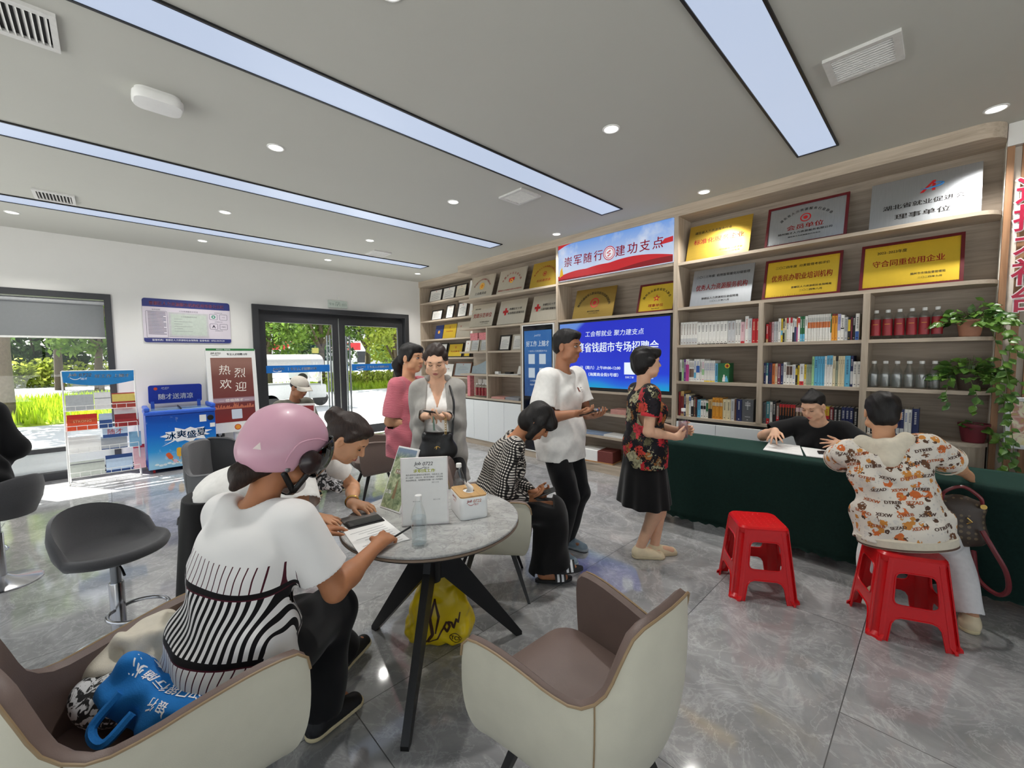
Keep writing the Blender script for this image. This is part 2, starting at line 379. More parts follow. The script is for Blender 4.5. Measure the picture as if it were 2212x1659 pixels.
# ceiling light panels
M_LED = emis('led_panel_diffuser', (207, 222, 248), 1.36)
PAN = [(-2.71, 'longest one crossing the middle of the ceiling'), (-.775, 'the one nearest the bookshelves with the potted plants'), (-4.7, 'the one passing over the access point side, second from the door wall'), (-6.65, 'the one closest to the door wall')]
LBL = ['long recessed ceiling light panel running across the middle of the ceiling', 'recessed ceiling light panel ending above the bookshelves at the right', 'long recessed ceiling light panel, second nearest the glass doors', 'thin looking recessed ceiling light panel nearest the glass doors']
pl = None
for (x, _), lb in zip(PAN, LBL):
    if pl is None:
        pl = thing('ceiling_light_panel', lb, 'ceiling light', (x, 1.3, H), 0, 'long ceiling light panels'); L2 = 2.95
        f = MB()
        for s in (-1, 1): f.box((s * .14 - (.014 if s > 0 else 0), -L2, -.012), (s * .14 + (.014 if s < 0 else 0), L2, 0)); f.box((-.126, s * L2 - (.014 if s > 0 else 0), -.012), (.126, s * L2 + (.014 if s < 0 else 0), 0))
        f.build('frame', M_BLACK, pl, smooth=0); MB().box((-.126, -L2 + .014, -.006), (.126, L2 - .014, -.001)).build('diffuser', M_LED, pl, smooth=0)
    else: dup(pl, (x, 1.3, H), 0, lb)
# downlights, each with its own lamp
M_DLED = emis('downlight_led', (255, 252, 244), 6)
DL = [(-3.7, 1.03, 'between the two long panels, near the white ceiling box'), (-5.67, 1.03, 'beside the streak of sunlight on the ceiling'), (-7.22, 1.03, 'above the blue freezer side of the wall, second along the door wall'), (-5.66, 2.73, 'in front of the doors, next to the small air vent'), (-7.22, 2.73, 'near the top of the glass doors'), (-7.24, 4.46, 'in the corner where the shelves meet the door wall'), (-3.69, 2.73, 'next to the air vent in the middle of the ceiling'), (-3.7, 4.45, 'above the shelf of gold and silver plaques left of the banner'), (-1.75, 2.73, 'large looking, alone between the two widest panels'), (-1.75, 4.44, 'just above the bookcase by the red and blue banner'), (.19, 4.44, 'at the far right above the silver plaque with a red letter'), (-1.8, 1.0, 'cut by the top edge of the photo'), (-7.24, -.68, 'at the far left above the window')]
dl = None
for x, y, w in DL:
    lb = 'round recessed downlight ' + w
    if dl is None:
        dl = thing('downlight', lb, 'downlight', (x, y, H), 0, 'ceiling downlights')
        MB().lathe([(.062, 0), (.062, -.004), (.055, -.008), (.05, -.006), (.048, .0)], 28, caps=(False, False)).build('trim_ring', M_WHITE, dl)
        MB().lathe([(.049, -.001), (.049, -.004), (.02, -.006)], 24).build('lens', M_DLED, dl)
    else: dup(dl, (x, y, H), 0, lb)
    ld = bpy.data.lights.get('downlight_lamp')
    if not ld:
        ld = bpy.data.lights.new('downlight_lamp', 'SPOT'); ld.energy = 150; ld.spot_size = math.radians(115); ld.spot_blend = .7; ld.shadow_soft_size = .045; ld.color = (1, .975, .93)
    lo = bpy.data.objects.new('downlight_lamp', ld); COL.objects.link(lo); lo.location = (x, y, H - .02)
# air vents
M_VENT = mat('vent_white', (214, 213, 210), .5); M_VENTD = mat('vent_shadow_gap', (46, 46, 46), .8)
vt = None
for x, y, lb in [(-.375, 3.14, 'square ceiling air vent by the right-hand light panel'), (-3.1, 3.14, 'square ceiling air vent in the middle, left of the banner'), (-6.26, 3.15, 'small far ceiling air vent in front of the door wall'), (-6.27, -.3, 'ceiling air vent with dark gaps next to the thinnest light panel'), (-3.18, -.24, 'ceiling air vent with dark slots cut by the top left corner')]:
    if vt is None:
        vt = thing('air_vent', lb, 'air vent', (x, y, H), 0, 'ceiling air vents'); a, b = .165, .145; f = MB()
        f.box((-a, -b, -.018), (-a + .035, b, 0)); f.box((a - .035, -b, -.018), (a, b, 0)); f.box((-a + .035, -b, -.018), (a - .035, -b + .025, 0)); f.box((-a + .035, b - .025, -.018), (a - .035, b, 0))
        f.build('frame', M_VENT, vt, smooth=0); MB().box((-a + .03, -b + .02, -.003), (a - .03, b - .02, -.001)).build('duct', M_VENTD, vt, smooth=0)
        g = MB()
        for k in range(10):
            yy = -b + .037 + k * .0238; g.quad([(-a + .033, yy - .006, -.004), (a - .033, yy - .006, -.004), (a - .033, yy + .007, -.017), (-a + .033, yy + .007, -.017)])
        g.build('blades', M_VENT, vt, smooth=0)
    else: dup(vt, (x, y, H), 0, lb)
ap = thing('access_point', 'white rounded box fixed to the ceiling near the upper left', 'access point', (-3.5, .31, H))
m = MB(); m.loft([[(x, y, z) for x, y in rrect(.19 * s, .25 * s, .06 * s)] for s, z in ((.9, 0), (.93, -.02), (1, -.022), (1.0, -.05), (.93, -.066), (.7, -.07))]); m.build('housing', M_WHITE, ap, smooth=50)
MB().box((-.097, -.04, -.036), (-.094, .04, -.03)).build('status_strip', M_INKG, ap, smooth=0)

# ---------------------------------------------------------------- outdoors
def outdoor():
    M_PAVE = mat('pale_concrete', (208, 209, 208), .9, var=.05, scale=.4)
    struct(MB().box((-90, -70, -.25), (WX - .2, 110, -.03)).build('pavement', M_PAVE, smooth=0))
    struct(MB().box((XR + .2, -70, -.25), (60, 70, -.03)).build('bounce_paving_right', M_PAVE, smooth=0)); struct(MB().box((WX - .2, -70, -.25), (XR + .2, YF - .2, -.03)).build('bounce_paving_front', M_PAVE, smooth=0))  # unseen paving added right and front to bounce sunlight up to the ceiling
    M_ROAD = mat('asphalt', (150, 150, 150), .9, var=.06, scale=3)
    struct(MB().box((-38, -70, -.03), (-27, 110, -.02)).build('road', M_ROAD, smooth=0))
    def leafmat(name, a, b):
        t = NT(name); t.set(.6, 0, .3); o = t.obj(); c = t.ramp(t.noise(o, 1.1, 5), (.35, lin(a)), (.65, lin(b))); t.base(c)
        t.b.inputs['Subsurface Weight'].default_value = 0
        tr = t.n('BsdfTranslucent'); t.t.links.new(c, tr.inputs[0]); mx = t.n('MixShader'); mx.inputs[0].default_value = .35
        t.t.links.new(t.b.outputs[0], mx.inputs[1]); t.t.links.new(tr.outputs[0], mx.inputs[2]); t.t.links.new(mx.outputs[0], t.t.nodes['Material Output'].inputs[0]); return t.m
    G1 = leafmat('leaf_mid_green', (62, 92, 40), (128, 158, 66)); G2 = leafmat('leaf_bright', (120, 140, 40), (196, 206, 92)); G3 = leafmat('leaf_dark', (34, 58, 30), (80, 110, 52)); GR = leafmat('grass_blades', (120, 152, 30), (196, 214, 62))
    BK = mat('tree_bark', (92, 82, 68), .9, var=.2, scale=20, bump=.5, bscale=40)
    def leaves(n, blobs, size):
        """leaf quads scattered through ellipsoid blobs (cx,cy,cz,rx,ry,rz)"""
        B = np.array(blobs, float); w = np.prod(B[:, 3:], 1) ** .66; idx = np.random.choice(len(B), n, p=w / w.sum())
        d = np.random.normal(size=(n, 3)); d /= np.linalg.norm(d, axis=1)[:, None]; rr = np.random.uniform(.45, 1.05, n)[:, None]
        c = B[idx, :3] + d * rr * B[idx, 3:]; a = np.random.normal(size=(n, 3)); a /= np.linalg.norm(a, axis=1)[:, None]; b = np.cross(a, np.random.normal(size=(n, 3))); b /= np.linalg.norm(b, axis=1)[:, None]
        s = size * np.random.uniform(.6, 1.3, n)[:, None]
        v = np.stack([c - a * s, c + b * s * .5, c + a * s, c - b * s * .5], 1).reshape(-1, 3)
        return v, [(4 * i, 4 * i + 1, 4 * i + 2, 4 * i + 3) for i in range(n)]
    def tree(lb, x, y, h, r, gm, n=3000, size=.14, trunk=.16, base=2.2, grp='trees outside'):
        t = thing('tree', lb, 'tree', (x, y, -.03), 0, grp); m = MB(); m.tube([(0, 0, 0), (.05, .03, base * .6), (-.04, .1, base), (.1, 0, h * .7)], [trunk * 1.25, trunk, trunk * .85, trunk * .35], 10)
        for k in range(5):
            a = 2 * PI * k / 5 + x; m.tube([(0, .05, base * .95), (r * .35 * math.cos(a), r * .35 * math.sin(a), base + (h - base) * .3), (r * .7 * math.cos(a), r * .7 * math.sin(a), base + (h - base) * .55)], [trunk * .5, trunk * .3, trunk * .1], 6)
        m.build('trunk', BK, t); rnd = random.Random(int(x * 7 + y * 13)); bl = []
        for k in range(11):
            a = rnd.uniform(0, 2 * PI); q = rnd.uniform(.1, .75) * r; z = rnd.uniform(base + .3, h); bl.append((q * math.cos(a), q * math.sin(a), z, r * rnd.uniform(.3, .5), r * rnd.uniform(.3, .5), (h - base) * rnd.uniform(.16, .28)))
        v, f = leaves(n, bl, size); MB().add(v, f).build('foliage', gm, t, smooth=0)
    tree('leafy green tree behind the left door glass, thick trunk beside the parked car', -23.5, 8.3, 7.5, 3.2, G1, 4200)
    tree('green tree with a bare branching trunk behind the right door glass', -25, 11.6, 7.5, 2.6, G3, 3000)
    tree('yellow-green tree at the right edge of the right door glass', -22, 11.9, 6.2, 2.0, G2, 2600, base=1.4)
    tree('green tree at the left edge of the left door glass', -25, 6.1, 7.5, 2.4, G1, 2600)
    tree('dark green tree far behind the parked car', -40, 13.5, 8, 4, G3, 3000, size=.25, base=1)
    tree('dark tree far behind the right door, to the right of the bare trunk', -42, 22, 7, 4, G1, 2500, size=.25, base=1)
    tree('trunk and canopy at the left edge of the window', -16.5, -1.95, 7, 2.2, G1, 2500, base=3.2)
    tree('young pale green tree in the middle of the window view', -34, -2.0, 8, 2.6, G2, 2500, size=.2, base=3.6)
    tree('broad green tree at the right side of the window view', -31, -.4, 8, 2.6, G1, 2500, size=.2, base=2.4)
    tree('dark wooded tree furthest back in the window view', -44, -3.6, 9, 5, G3, 3500, size=.3, base=.5)
    tree('dark wooded tree far back right of the window view', -45, 1.5, 9, 5, G3, 3000, size=.3, base=.5)
    def hedge(lb, x0, x1, y0, y1, h, gm, n, size=.1):
        v, f = leaves(n, [(random.uniform(x0, x1), random.uniform(y0, y1), h * random.uniform(.3, .6), .5, .7, h * .45) for _ in range(60)], size)
        c = MB(); c.add(v, f); tag(c.build('hedge', gm, smooth=0, loc=(0, 0, 0)), lb, 'hedge')
    hedge('yellow-green clipped hedge across the road outside the window', -40, -38.5, -8, 2, 1.9, G2, 3500, .16)
    hedge('bright green shrubs behind the right door glass', -24, -22.5, 8.6, 14, .95, G2, 3500, .11)
    def grass(lb, x0, x1, y0, y1, h, n):
        P = np.column_stack([np.random.uniform(x0, x1, n), np.random.uniform(y0, y1, n), np.full(n, -.02)]); a = np.random.uniform(0, 2 * PI, n); s = np.random.uniform(.02, .05, n)[:, None]
        d = np.column_stack([np.cos(a), np.sin(a), 0 * a]) * s; t = np.column_stack([np.random.normal(0, .08, n), np.random.normal(0, .08, n), np.random.uniform(.5, 1.1, n) * h])
        v = np.stack([P - d, P + d, P + t], 1).reshape(-1, 3); m = MB(); m.add(v, [(3 * i, 3 * i + 1, 3 * i + 2) for i in range(n)])
        m.box((x0, y0, -.03), (x1, y1, .0)); tag(m.build('grass', GR, smooth=0), lb, 'grass', kind='stuff')
    grass('bright green grass verge outside the window', -24, -15.5, -7, 1.6, .45, 9000)
    grass('bright green grass verge behind the door glass', -26, -20.5, 3.5, 16, .4, 8000)
    # parked car seen through the left door
    car = thing('car', 'white parked car seen through the left door glass', 'car', (-30.5, 10.6, -.02), PI / 2)
    W = mat('white_car_paint', (232, 234, 236), .25, coat=.5); DK = mat('dark_car_glass', (40, 44, 48), .15)
    pr = [(-2.2, .35), (-2.2, .8), (-1.6, .95), (-.9, 1.42), (.7, 1.45), (1.35, .98), (2.1, .85), (2.25, .4)]
    MB().loft([[(x, s * .85 * (1 if z < 1 else .86), z) for x, z in pr] for s in (-1, -.6, .6, 1)]).build('body', W, car, smooth=30)
    g = MB()
    for s in (-1, 1): g.quad([(-1.3, s * .82, 1.0), (1.1, s * .82, 1.0), (.62, s * .745, 1.38), (-.82, s * .745, 1.38)])
    g.build('side_windows', DK, car, smooth=0)
    for sx in (-1.35, 1.4):
        for s in (-1, 1): MB().lathe([(.0, -.1), (.3, -.1), (.33, -.05), (.33, .05), (.3, .1), (.0, .1)], 20, M=frame((sx, s * .8, .33), (1, 0, 0), (0, 0, 1))).build('wheel', M_BLACK, car)
    # covered tricycle
    tr = thing('covered_tricycle', 'grey canopied cargo tricycle parked outside the left door', 'tricycle', (-14.6, 4.05, -.02), PI / 2)
    CV = mat('grey_canvas', (168, 168, 164), .8, var=.08, bump=.2, bscale=12); GB = mat('tricycle_body', (190, 192, 190), .5)
    m = MB(); m.loft([[(-1.0, y, z), (1.0, y, z + .0)] and [(-1.05, y, z), (1.0, y, z)] for y, z in ()] or [[(x, .62 * math.cos(PI * k / 8), 1.25 + .48 * math.sin(PI * k / 8) ** .6) for k in range(9)] for x in (-1.1, -.9, 0, .8, 1.0)], close=False); m.build('canopy', CV, tr)
    m = MB(); m.box((-1.05, -.6, .35), (.5, .6, .8), ch=.04); m.box((.5, -.35, .3), (1.15, .35, .75), ch=.06)
    for x in (-1, .9):
        for y in (-.58, .58): m.tube([(x, y, .7), (x, y, 1.3)], .02, 6)
    m.build('body', GB, tr); MB().quad([(.95, -.55, .8), (.95, .55, .8), (.85, .5, 1.3), (.85, -.5, 1.3)]).build('windscreen', M_CLEAR, tr, smooth=0)
    for x, y in ((-.6, -.55), (-.6, .55), (1.05, 0)): MB().lathe([(0, -.05), (.24, -.05), (.26, 0), (.24, .05), (0, .05)], 18, M=frame((x, y, .26), (1, 0, 0), (0, 0, 1))).build('wheel', M_BLACK, tr)
    # far shop building
    b = thing('building', 'low white building with red panels far behind the right door', 'building', (-62, 27, 0)); m = MB(); m.box((-4, -14, -.05), (4, 14, 4.2)); m.build('wall', mat('white_render', (226, 226, 224), .8), b, smooth=0)
    for k in range(7): MB().box((4, -12 + k * 3.5, 1), (4.05, -10 + k * 3.5, 2.6)).build('window', DK, b, smooth=0)
    for k in range(3): MB().box((4, -13 + k * 8, 2.8), (4.1, -9 + k * 8, 3.8)).build('red_panel', mat('red_fascia', (196, 44, 48), .6), b, smooth=0)
outdoor()
# ---------------------------------------------------------------- shelving along the back wall
T_ = .03
M_CAB = mat('white_cabinet_door', (232, 236, 238), .3, var=.008)
struct(MB().box((WX, 4.97, 3.09), (-6.2, 5.31, H)).build('trim_1', M_OAK, smooth=0))
m = MB(); pr = [(-6.19, 5.3), (-6.19, 4.65)] + [(.27 - .16 + .16 * math.sin(k * PI / 12), 4.81 - .16 * math.cos(k * PI / 12)) for k in range(7)] + [(.27, 5.3)]
m.prism(pr, 3.1, H); struct(m.build('trim_2', M_OAK, smooth=30))
def shelf_poly(x0, x1, round_r=False, y0=4.66, y1=4.98):
    if not round_r: return [(x0, y0), (x1, y0), (x1, y1), (x0, y1)]
    r = .16; return [(x0, y0)] + [(x1 - r + r * math.sin(k * PI / 12), y0 + r - r * math.cos(k * PI / 12)) for k in range(7)] + [(x1, y1), (x0, y1)]
def unit(label, x0, y0=4.65, depth=.33):
    t = thing('shelving_unit', label, 'shelves', (x0, y0, 0)); t['group'] = 'built-in shelves along the back wall'
    return t, lambda a: a - x0
def board(t, ox, x0, x1, z, rnd=False, y1=.33): MB().prism([(x - ox, y - 4.65) for x, y in shelf_poly(x0, x1, rnd)], z - T_, z).build('shelf', M_OAK, t, smooth=30)
def upright(t, ox, xc, z0, z1, w=.03, d=.33): MB().box((xc - w / 2 - ox, 0, z0), (xc + w / 2 - ox, d, z1)).build('upright', M_OAKV, t, smooth=0)
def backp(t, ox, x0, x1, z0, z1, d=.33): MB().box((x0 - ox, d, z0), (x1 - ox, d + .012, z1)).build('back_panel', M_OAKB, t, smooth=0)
def cabinet(t, ox, x0, x1, n, z0=.1, z1=.8):
    MB().box((x0 - ox, .03, z0), (x1 - ox, .33, .83)).build('cabinet_box', M_BLACK, t, smooth=0)
    w = (x1 - x0) / n
    for k in range(n): MB().box((x0 + k * w + .002 - ox, .002, z0), (x0 + (k + 1) * w - .002 - ox, .022, z1), ch=.002).build('cabinet_door', M_CAB, t, smooth=0)
    MB().box((x0 - ox, .02, 0), (x1 - ox, .33, z0)).build('plinth', M_OAK, t, smooth=0)
# right: book shelves
BX = [-2.13, -1.26, -.465, .27]
t, _ = unit('grey oak shelves full of books and water bottles, right of the big screen', -2.13); ox = -2.13
for z in (2.59, 2.09): board(t, ox, -2.115, .27, z, True)
for z in (1.67, 1.26, .86): board(t, ox, -2.115, .27, z, True)
upright(t, ox, -2.13, .1, 3.1, .05); upright(t, ox, -1.26, .86, 2.06, .045); upright(t, ox, -.465, .86, 2.06, .045)
backp(t, ox, -2.13, .27, .83, 3.1); cabinet(t, ox, -2.1, .06, 5)
m = MB(); m.prism([(x - ox, y - 4.65) for x, y in shelf_poly(.06, .26, True, 4.67, 4.98)], 0, .83); m.build('curved_end', M_OAKV, t, smooth=30)
# screen bay
t, _ = unit('grey oak bay holding the big blue screen and the red and blue banner', -3.86); ox = -3.86
for z in (2.6, 2.07): board(t, ox, -3.85, -2.155, z)
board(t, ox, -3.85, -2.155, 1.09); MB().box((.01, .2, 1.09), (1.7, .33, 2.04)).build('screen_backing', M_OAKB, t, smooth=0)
for z in (.8, .49): board(t, ox, -3.85, -2.72, z); board(t, ox, -2.7, -2.155, z)
upright(t, ox, -3.865, 0, 3.1, .03); upright(t, ox, -2.71, .1, 1.06); backp(t, ox, -3.86, -2.15, .1, 3.1)
MB().box((.0, .0, 0), (1.7, .33, .12)).build('plinth', M_OAK, t, smooth=0)
# plaque bay with the framed digital display
t, _ = unit('grey oak bay of gold and silver plaques above the tall blue display', -6.19); ox = -6.19
for z in (2.59, 2.08): board(t, ox, -6.19, -3.89, z)
for z in (1.66, 1.26): board(t, ox, -6.19, -4.6, z)
board(t, ox, -6.19, -4.6, .85); upright(t, ox, -5.42, .85, 2.06); upright(t, ox, -4.59, 0, 2.06); upright(t, ox, -3.895, 0, 2.06, .03)
backp(t, ox, -5.42, -3.89, .1, 3.1); cabinet(t, ox, -6.19, -4.61, 4); MB().box((1.6, 0, 0), (2.29, .33, .11)).build('plinth', M_OAK, t, smooth=0)
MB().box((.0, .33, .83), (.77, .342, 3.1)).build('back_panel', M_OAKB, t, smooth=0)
# corner unit of certificates
t = thing('shelving_unit', 'shallow oak shelves of framed certificates in the corner by the door wall', 'shelves', (-8.04, 4.99, 0), 0, 'built-in shelves along the back wall')
for z in (2.74, 2.35, 1.95, 1.56, 1.17, .84): MB().box((.02, 0, z - T_), (1.84, .3, z)).build('shelf', M_OAK, t, smooth=0)
MB().box((-.01, 0, 0), (.02, .3, 3.09)).build('upright', M_OAKV, t, smooth=0); MB().box((.02, .3, .1), (1.84, .312, 3.09)).build('back_panel', M_OAKB, t, smooth=0)
MB().box((.02, .03, .1), (1.84, .3, .81)).build('cabinet_box', M_BLACK, t, smooth=0); MB().box((.02, .02, 0), (1.84, .3, .1)).build('plinth', M_OAK, t, smooth=0)
for k in range(4): MB().box((.03 + k * .45, .0, .1), (.476 + k * .45, .02, .79)).build('cabinet_door', M_CAB, t, smooth=0)

# ---------------------------------------------------------------- slatted wall with lettering and framed picture
sl = MB()
for k in range(46): sl.box((.275 + k * .0725, 4.815, .0), (.275 + k * .0725 + .036, 4.86, 3.05))
MS = wood_mat('brown_wood_slat', (164, 124, 92), (132, 96, 68), 'Z'); struct(sl.build('trim_3', MS, smooth=0))
struct(MB().box((.272, 4.8, 3.05), (XR, 4.86, H)).build('trim_4', M_WALL, smooth=0))
M_CRIM = mat('crimson_acrylic', (160, 24, 58), .35); M_WACR = mat('white_acrylic_backing', (236, 230, 230), .4)
s = thing('wall_lettering', 'large crimson wall characters with white outlines, cut by the right edge', 'sign', (.42, 4.8, 2.0))
for k, ch in enumerate('选择才社台'):
    z = .71 - k * .193
    v, f = text_geo(ch, .045); v2, f2 = text_geo(ch, .012)
    for (vv, ff, mm, yy, nm) in ((v, f, M_WACR, -.012, 'backing'), (v2, f2, M_CRIM, -.02, 'character')):
        c = v.mean(0) if False else np.array([(v[:, 0].max() + v[:, 0].min()) / 2, (v[:, 1].max() + v[:, 1].min()) / 2]); P = (vv - c) * .2
        n = len(P); q = MB(); q.add(np.column_stack([P[:, 0] + .0, np.full(n, yy), P[:, 1] + z]), ff); q.build(nm, mm, s, smooth=0)
fr = thing('wall_picture', 'white framed picture of a plate of food on the slatted wall at the right edge', 'picture', (.56, 4.79, 1.03))
m = MB(); a, b = .22, .19
for lo, hi in (((-a, -.03, -b), (-a + .03, .02, b)), ((a - .03, -.03, -b), (a, .02, b)), ((-a, -.03, -b), (a, .02, -b + .03)), ((-a, -.03, b - .03), (a, .02, b))): m.box(lo, hi, ch=.004)
m.build('frame', M_WHITEGLOSS, fr, smooth=0)
tp = NT('food_picture'); tp.set(.25); o = tp.obj(); n = tp.noise(o, 9, 3, .5, 1.5); tp.base(tp.ramp(n, (.3, lin((226, 214, 150))), (.45, lin((240, 232, 200))), (.55, lin((190, 120, 110))), (.66, lin((180, 176, 70)))))
MB().box((-a + .03, -.01, -b + .03), (a - .03, .0, b - .03)).build('print', tp.m, fr, smooth=0)

# ---------------------------------------------------------------- plaques
M_GOLD = mat('brushed_gold', (206, 172, 72), .34, .75, var=.05, scale=6, stretch=(1, 1, 14)); M_GOLDY = mat('bright_gold_foil', (226, 190, 60), .36, .55, var=.06, scale=6)
M_BRONZE = mat('dark_gold', (176, 146, 76), .3, .85, var=.05, scale=8, stretch=(1, 1, 12)); M_SILV = mat('brushed_silver', (178, 182, 186), .38, .8, var=.04, scale=8, stretch=(14, 1, 1)); M_CHAMP = mat('champagne_steel', (206, 198, 182), .32, .7, var=.04, scale=8, stretch=(14, 1, 1))
M_DRED = mat('dark_red_lacquer', (92, 22, 28), .35, var=.1); M_PRED = mat('plaque_red', (170, 34, 26), .5); M_PBLK = mat('plaque_black', (36, 32, 28), .5); M_SEALR = mat('seal_red', (188, 30, 34), .5); M_YEL = mat('seal_yellow', (226, 170, 40), .5); M_SKYB = mat('logo_blue', (60, 130, 196), .5)
M_CARDW = mat('card_white', (234, 232, 226), .6, var=.02)
def arc_text(mb, st, r, cz, a0, a1, size, mi=0, y=0):
    n = len(st)
    for k, ch in enumerate(st):
        a = math.radians(a0 + (a1 - a0) * k / max(1, n - 1)); p = (r * math.cos(a), y, cz + r * math.sin(a)); tx = (math.sin(a), 0, -math.cos(a)); ty = (math.cos(a), 0, math.sin(a))
        mb.text(ch, frame(p, tx, ty), size=size, mi=mi, bold=.02)
def plaque(label, x0, x1, z, h, face, border=None, lines=(), seal=None, arc=None, y=4.72, lean=17, extra=None, cat='plaque', name='award_plaque', grp='plaques on the shelves', thick=.012, marks=True):
    """leaning panel: lines = (text, height fraction, size fraction of h, colour, x fraction, fit width fraction)"""
    w = x1 - x0; t = thing(name, label, cat, ((x0 + x1) / 2, y, z), 0, grp); t.rotation_euler[0] = -math.radians(lean); hh = h / math.cos(math.radians(lean))
    bw = .022 if border else 0
    if border:
        m = MB()
        for lo, hi in (((-w / 2, 0, 0), (-w / 2 + bw, .022, hh)), ((w / 2 - bw, 0, 0), (w / 2, .022, hh)), ((-w / 2 + bw, 0, 0), (w / 2 - bw, .022, bw)), ((-w / 2 + bw, 0, hh - bw), (w / 2 - bw, .022, hh))): m.box(lo, hi)
        m.box((-w / 2 + bw, .016, bw), (w / 2 - bw, .022, hh - bw)); m.build('frame', border, t, smooth=0)
    y0 = .008 if border else 0
    m = MB(); m.box((-w / 2 + bw, y0, bw), (w / 2 - bw, y0 + (.006 if border else thick), hh - bw), ch=.001)
    if border and marks:   # embossed rope edge
        nn = int(w / .02)
        for k in range(nn):
            xx = -w / 2 + bw + .008 + (w - 2 * bw - .016) * k / (nn - 1)
            for zz in (bw + .012, hh - bw - .012): m.box((xx - .006, y0 - .003, zz - .008), (xx + .002, y0, zz + .008))
    m.build('face', face, t, smooth=0)
    mats_ = [M_PBLK, M_PRED, M_SEALR, M_YEL, M_SKYB, M_INKG]; L = MB(); yy = y0 - .0012
    for (st, fz, fs, c, fx, fw) in lines: L.text(st, frame((fx * w, yy, fz * hh), (1, 0, 0), (0, 0, 1)), size=fs * hh, width=fw * w if fw else None, mi=c, bold=.018)
    if arc: arc_text(L, arc[0], arc[1] * hh, arc[2] * hh, arc[3], arc[4], arc[5] * hh, arc[6], yy)
    if seal:
        fx, fz, fr_, style = seal; c = (fx * w, fz * hh); R = fr_ * hh
        def disc(r0, r1, mi, dy=0, n=28):
            v = []; f = []
            for k in range(n):
                a = 2 * PI * k / n; v += [(c[0] + r0 * math.cos(a), yy - dy, c[1] + r0 * math.sin(a)), (c[0] + r1 * math.cos(a), yy - dy, c[1] + r1 * math.sin(a))]
            f = [(2 * k, 2 * k + 1, (2 * k + 3) % (2 * n), (2 * k + 2) % (2 * n)) for k in range(n)]; L.add(v, f, mi)
        if style == 'ring': disc(R * .78, R, 2); disc(R * .0, R * .42, 2)
        if style == 'gold': disc(R * .72, R, 3); disc(0, R * .62, 3); disc(R * .3, R * .42, 2, .0006)
        if style == 'flag': L.add([(c[0] - R, yy, c[1] - R * .2), (c[0] + R, yy, c[1] + R * .1), (c[0] + R, yy, c[1] + R), (c[0] - R, yy, c[1] + R * .8)], [(0, 1, 2, 3)], 2); disc(R * .3, R * .6, 3, .0006)
        if style == 'star':
            p = [(c[0] + R * (1 if k % 2 == 0 else .4) * math.sin(PI * k / 5), yy, c[1] + R * (1 if k % 2 == 0 else .4) * math.cos(PI * k / 5)) for k in range(10)]; L.add(p + [(c[0], yy, c[1])], [(k, (k + 1) % 10, 10) for k in range(10)], 2); disc(0, R * .28, 3, .0006)
        if style == 'cross':
            L.box((c[0] - R, yy, c[1] - R * .34), (c[0] + R, yy + .001, c[1] + R * .34), 2); L.box((c[0] - R * .34, yy, c[1] - R), (c[0] + R * .34, yy + .001, c[1] + R), 2)
        if style == 'A':
            L.add([(c[0] - R * 1.1, yy, c[1] - R), (c[0] - R * .6, yy, c[1] - R), (c[0] + R * .4, yy, c[1] + R * .4), (c[0] + R * .4, yy, c[1] - R * .9), (c[0] + R * .8, yy, c[1] - R * .9), (c[0] + R * .8, yy, c[1] + R), (c[0] + R * .45, yy, c[1] + R)], [(0, 1, 2, 6), (2, 3, 4, 5, 6)], 2)
            L.tube([(c[0] + R * 1.7 * math.cos(a), yy, c[1] + R * .1 + R * .42 * math.sin(a) + .1 * R * math.cos(a)) for a in np.linspace(-2.2, 1.2, 14)], [.2 * R * math.sin(PI * (k + .6) / 14.5) for k in range(14)], 4, 4)
    if L.n: L.build('lettering', mats_, t, smooth=0)
    return t
Z1, Z2 = 2.592, 2.092
plaque('gold plaque on the top shelf nearest the banner, black heading over red characters', -2.05, -1.41, Z1, .41, M_GOLD, None, [('湖北省人力资源服务行业', .78, .075, 0, -.1, .6), ('标准化服务企业', .52, .14, 1, 0, .8), ('湖北省就业促进会', .2, .05, 0, .22, .36), ('二〇二〇年七月', .12, .04, 0, .22, .28)])
plaque('silver plaque in dark red frame with round red seal, middle of top shelf', -1.27, -.63, Z1, .41, M_SILV, M_DRED, [('会员单位', .42, .12, 1, 0, .45), ('随州随才人力资源服务有限公司', .29, .05, 0, 0, .66), ('湖北省人力资源服务行业协会', .2, .03, 0, 0, .4)], ('', )and (0, .62, .1, 'ring'), ('湖北省人力资源服务行业协会', .62, .2, 137, 43, .06, 0))
plaque('large silver plaque with red letter and blue swoosh, right end of top shelf', -.48, .16, Z1, .41, M_SILV, None, [('湖北省就业促进会', .42, .1, 0, 0, .74), ('理事单位', .2, .11, 0, 0, .5)], (0.05, .72, .11, 'A'))
plaque('silver plaque with red characters below the gold one, left end of the second shelf', -2.0, -1.38, Z2, .41, M_SILV, None, [('二〇二三年度  信用监管量化分级管理', .8, .07, 0, 0, .88), ('优秀人力资源服务机构', .5, .16, 1, 0, .84), ('曾都区人力资源和社会保障局', .2, .06, 0, 0, .6), ('二〇二三年八月', .11, .05, 0, 0, .32)])
plaque('gold foil plaque in a dark red frame, middle of the second shelf above the books', -1.28, -.66, Z2, .4, M_GOLDY, M_DRED, [('二〇二四年度  分类管理考核评价', .78, .065, 0, 0, .7), ('优秀民办职业培训机构', .52, .16, 1, 0, .78), ('曾都区人力资源和社会保障局', .26, .05, 0, .14, .5), ('二〇二四年八月', .17, .05, 0, .14, .28)])
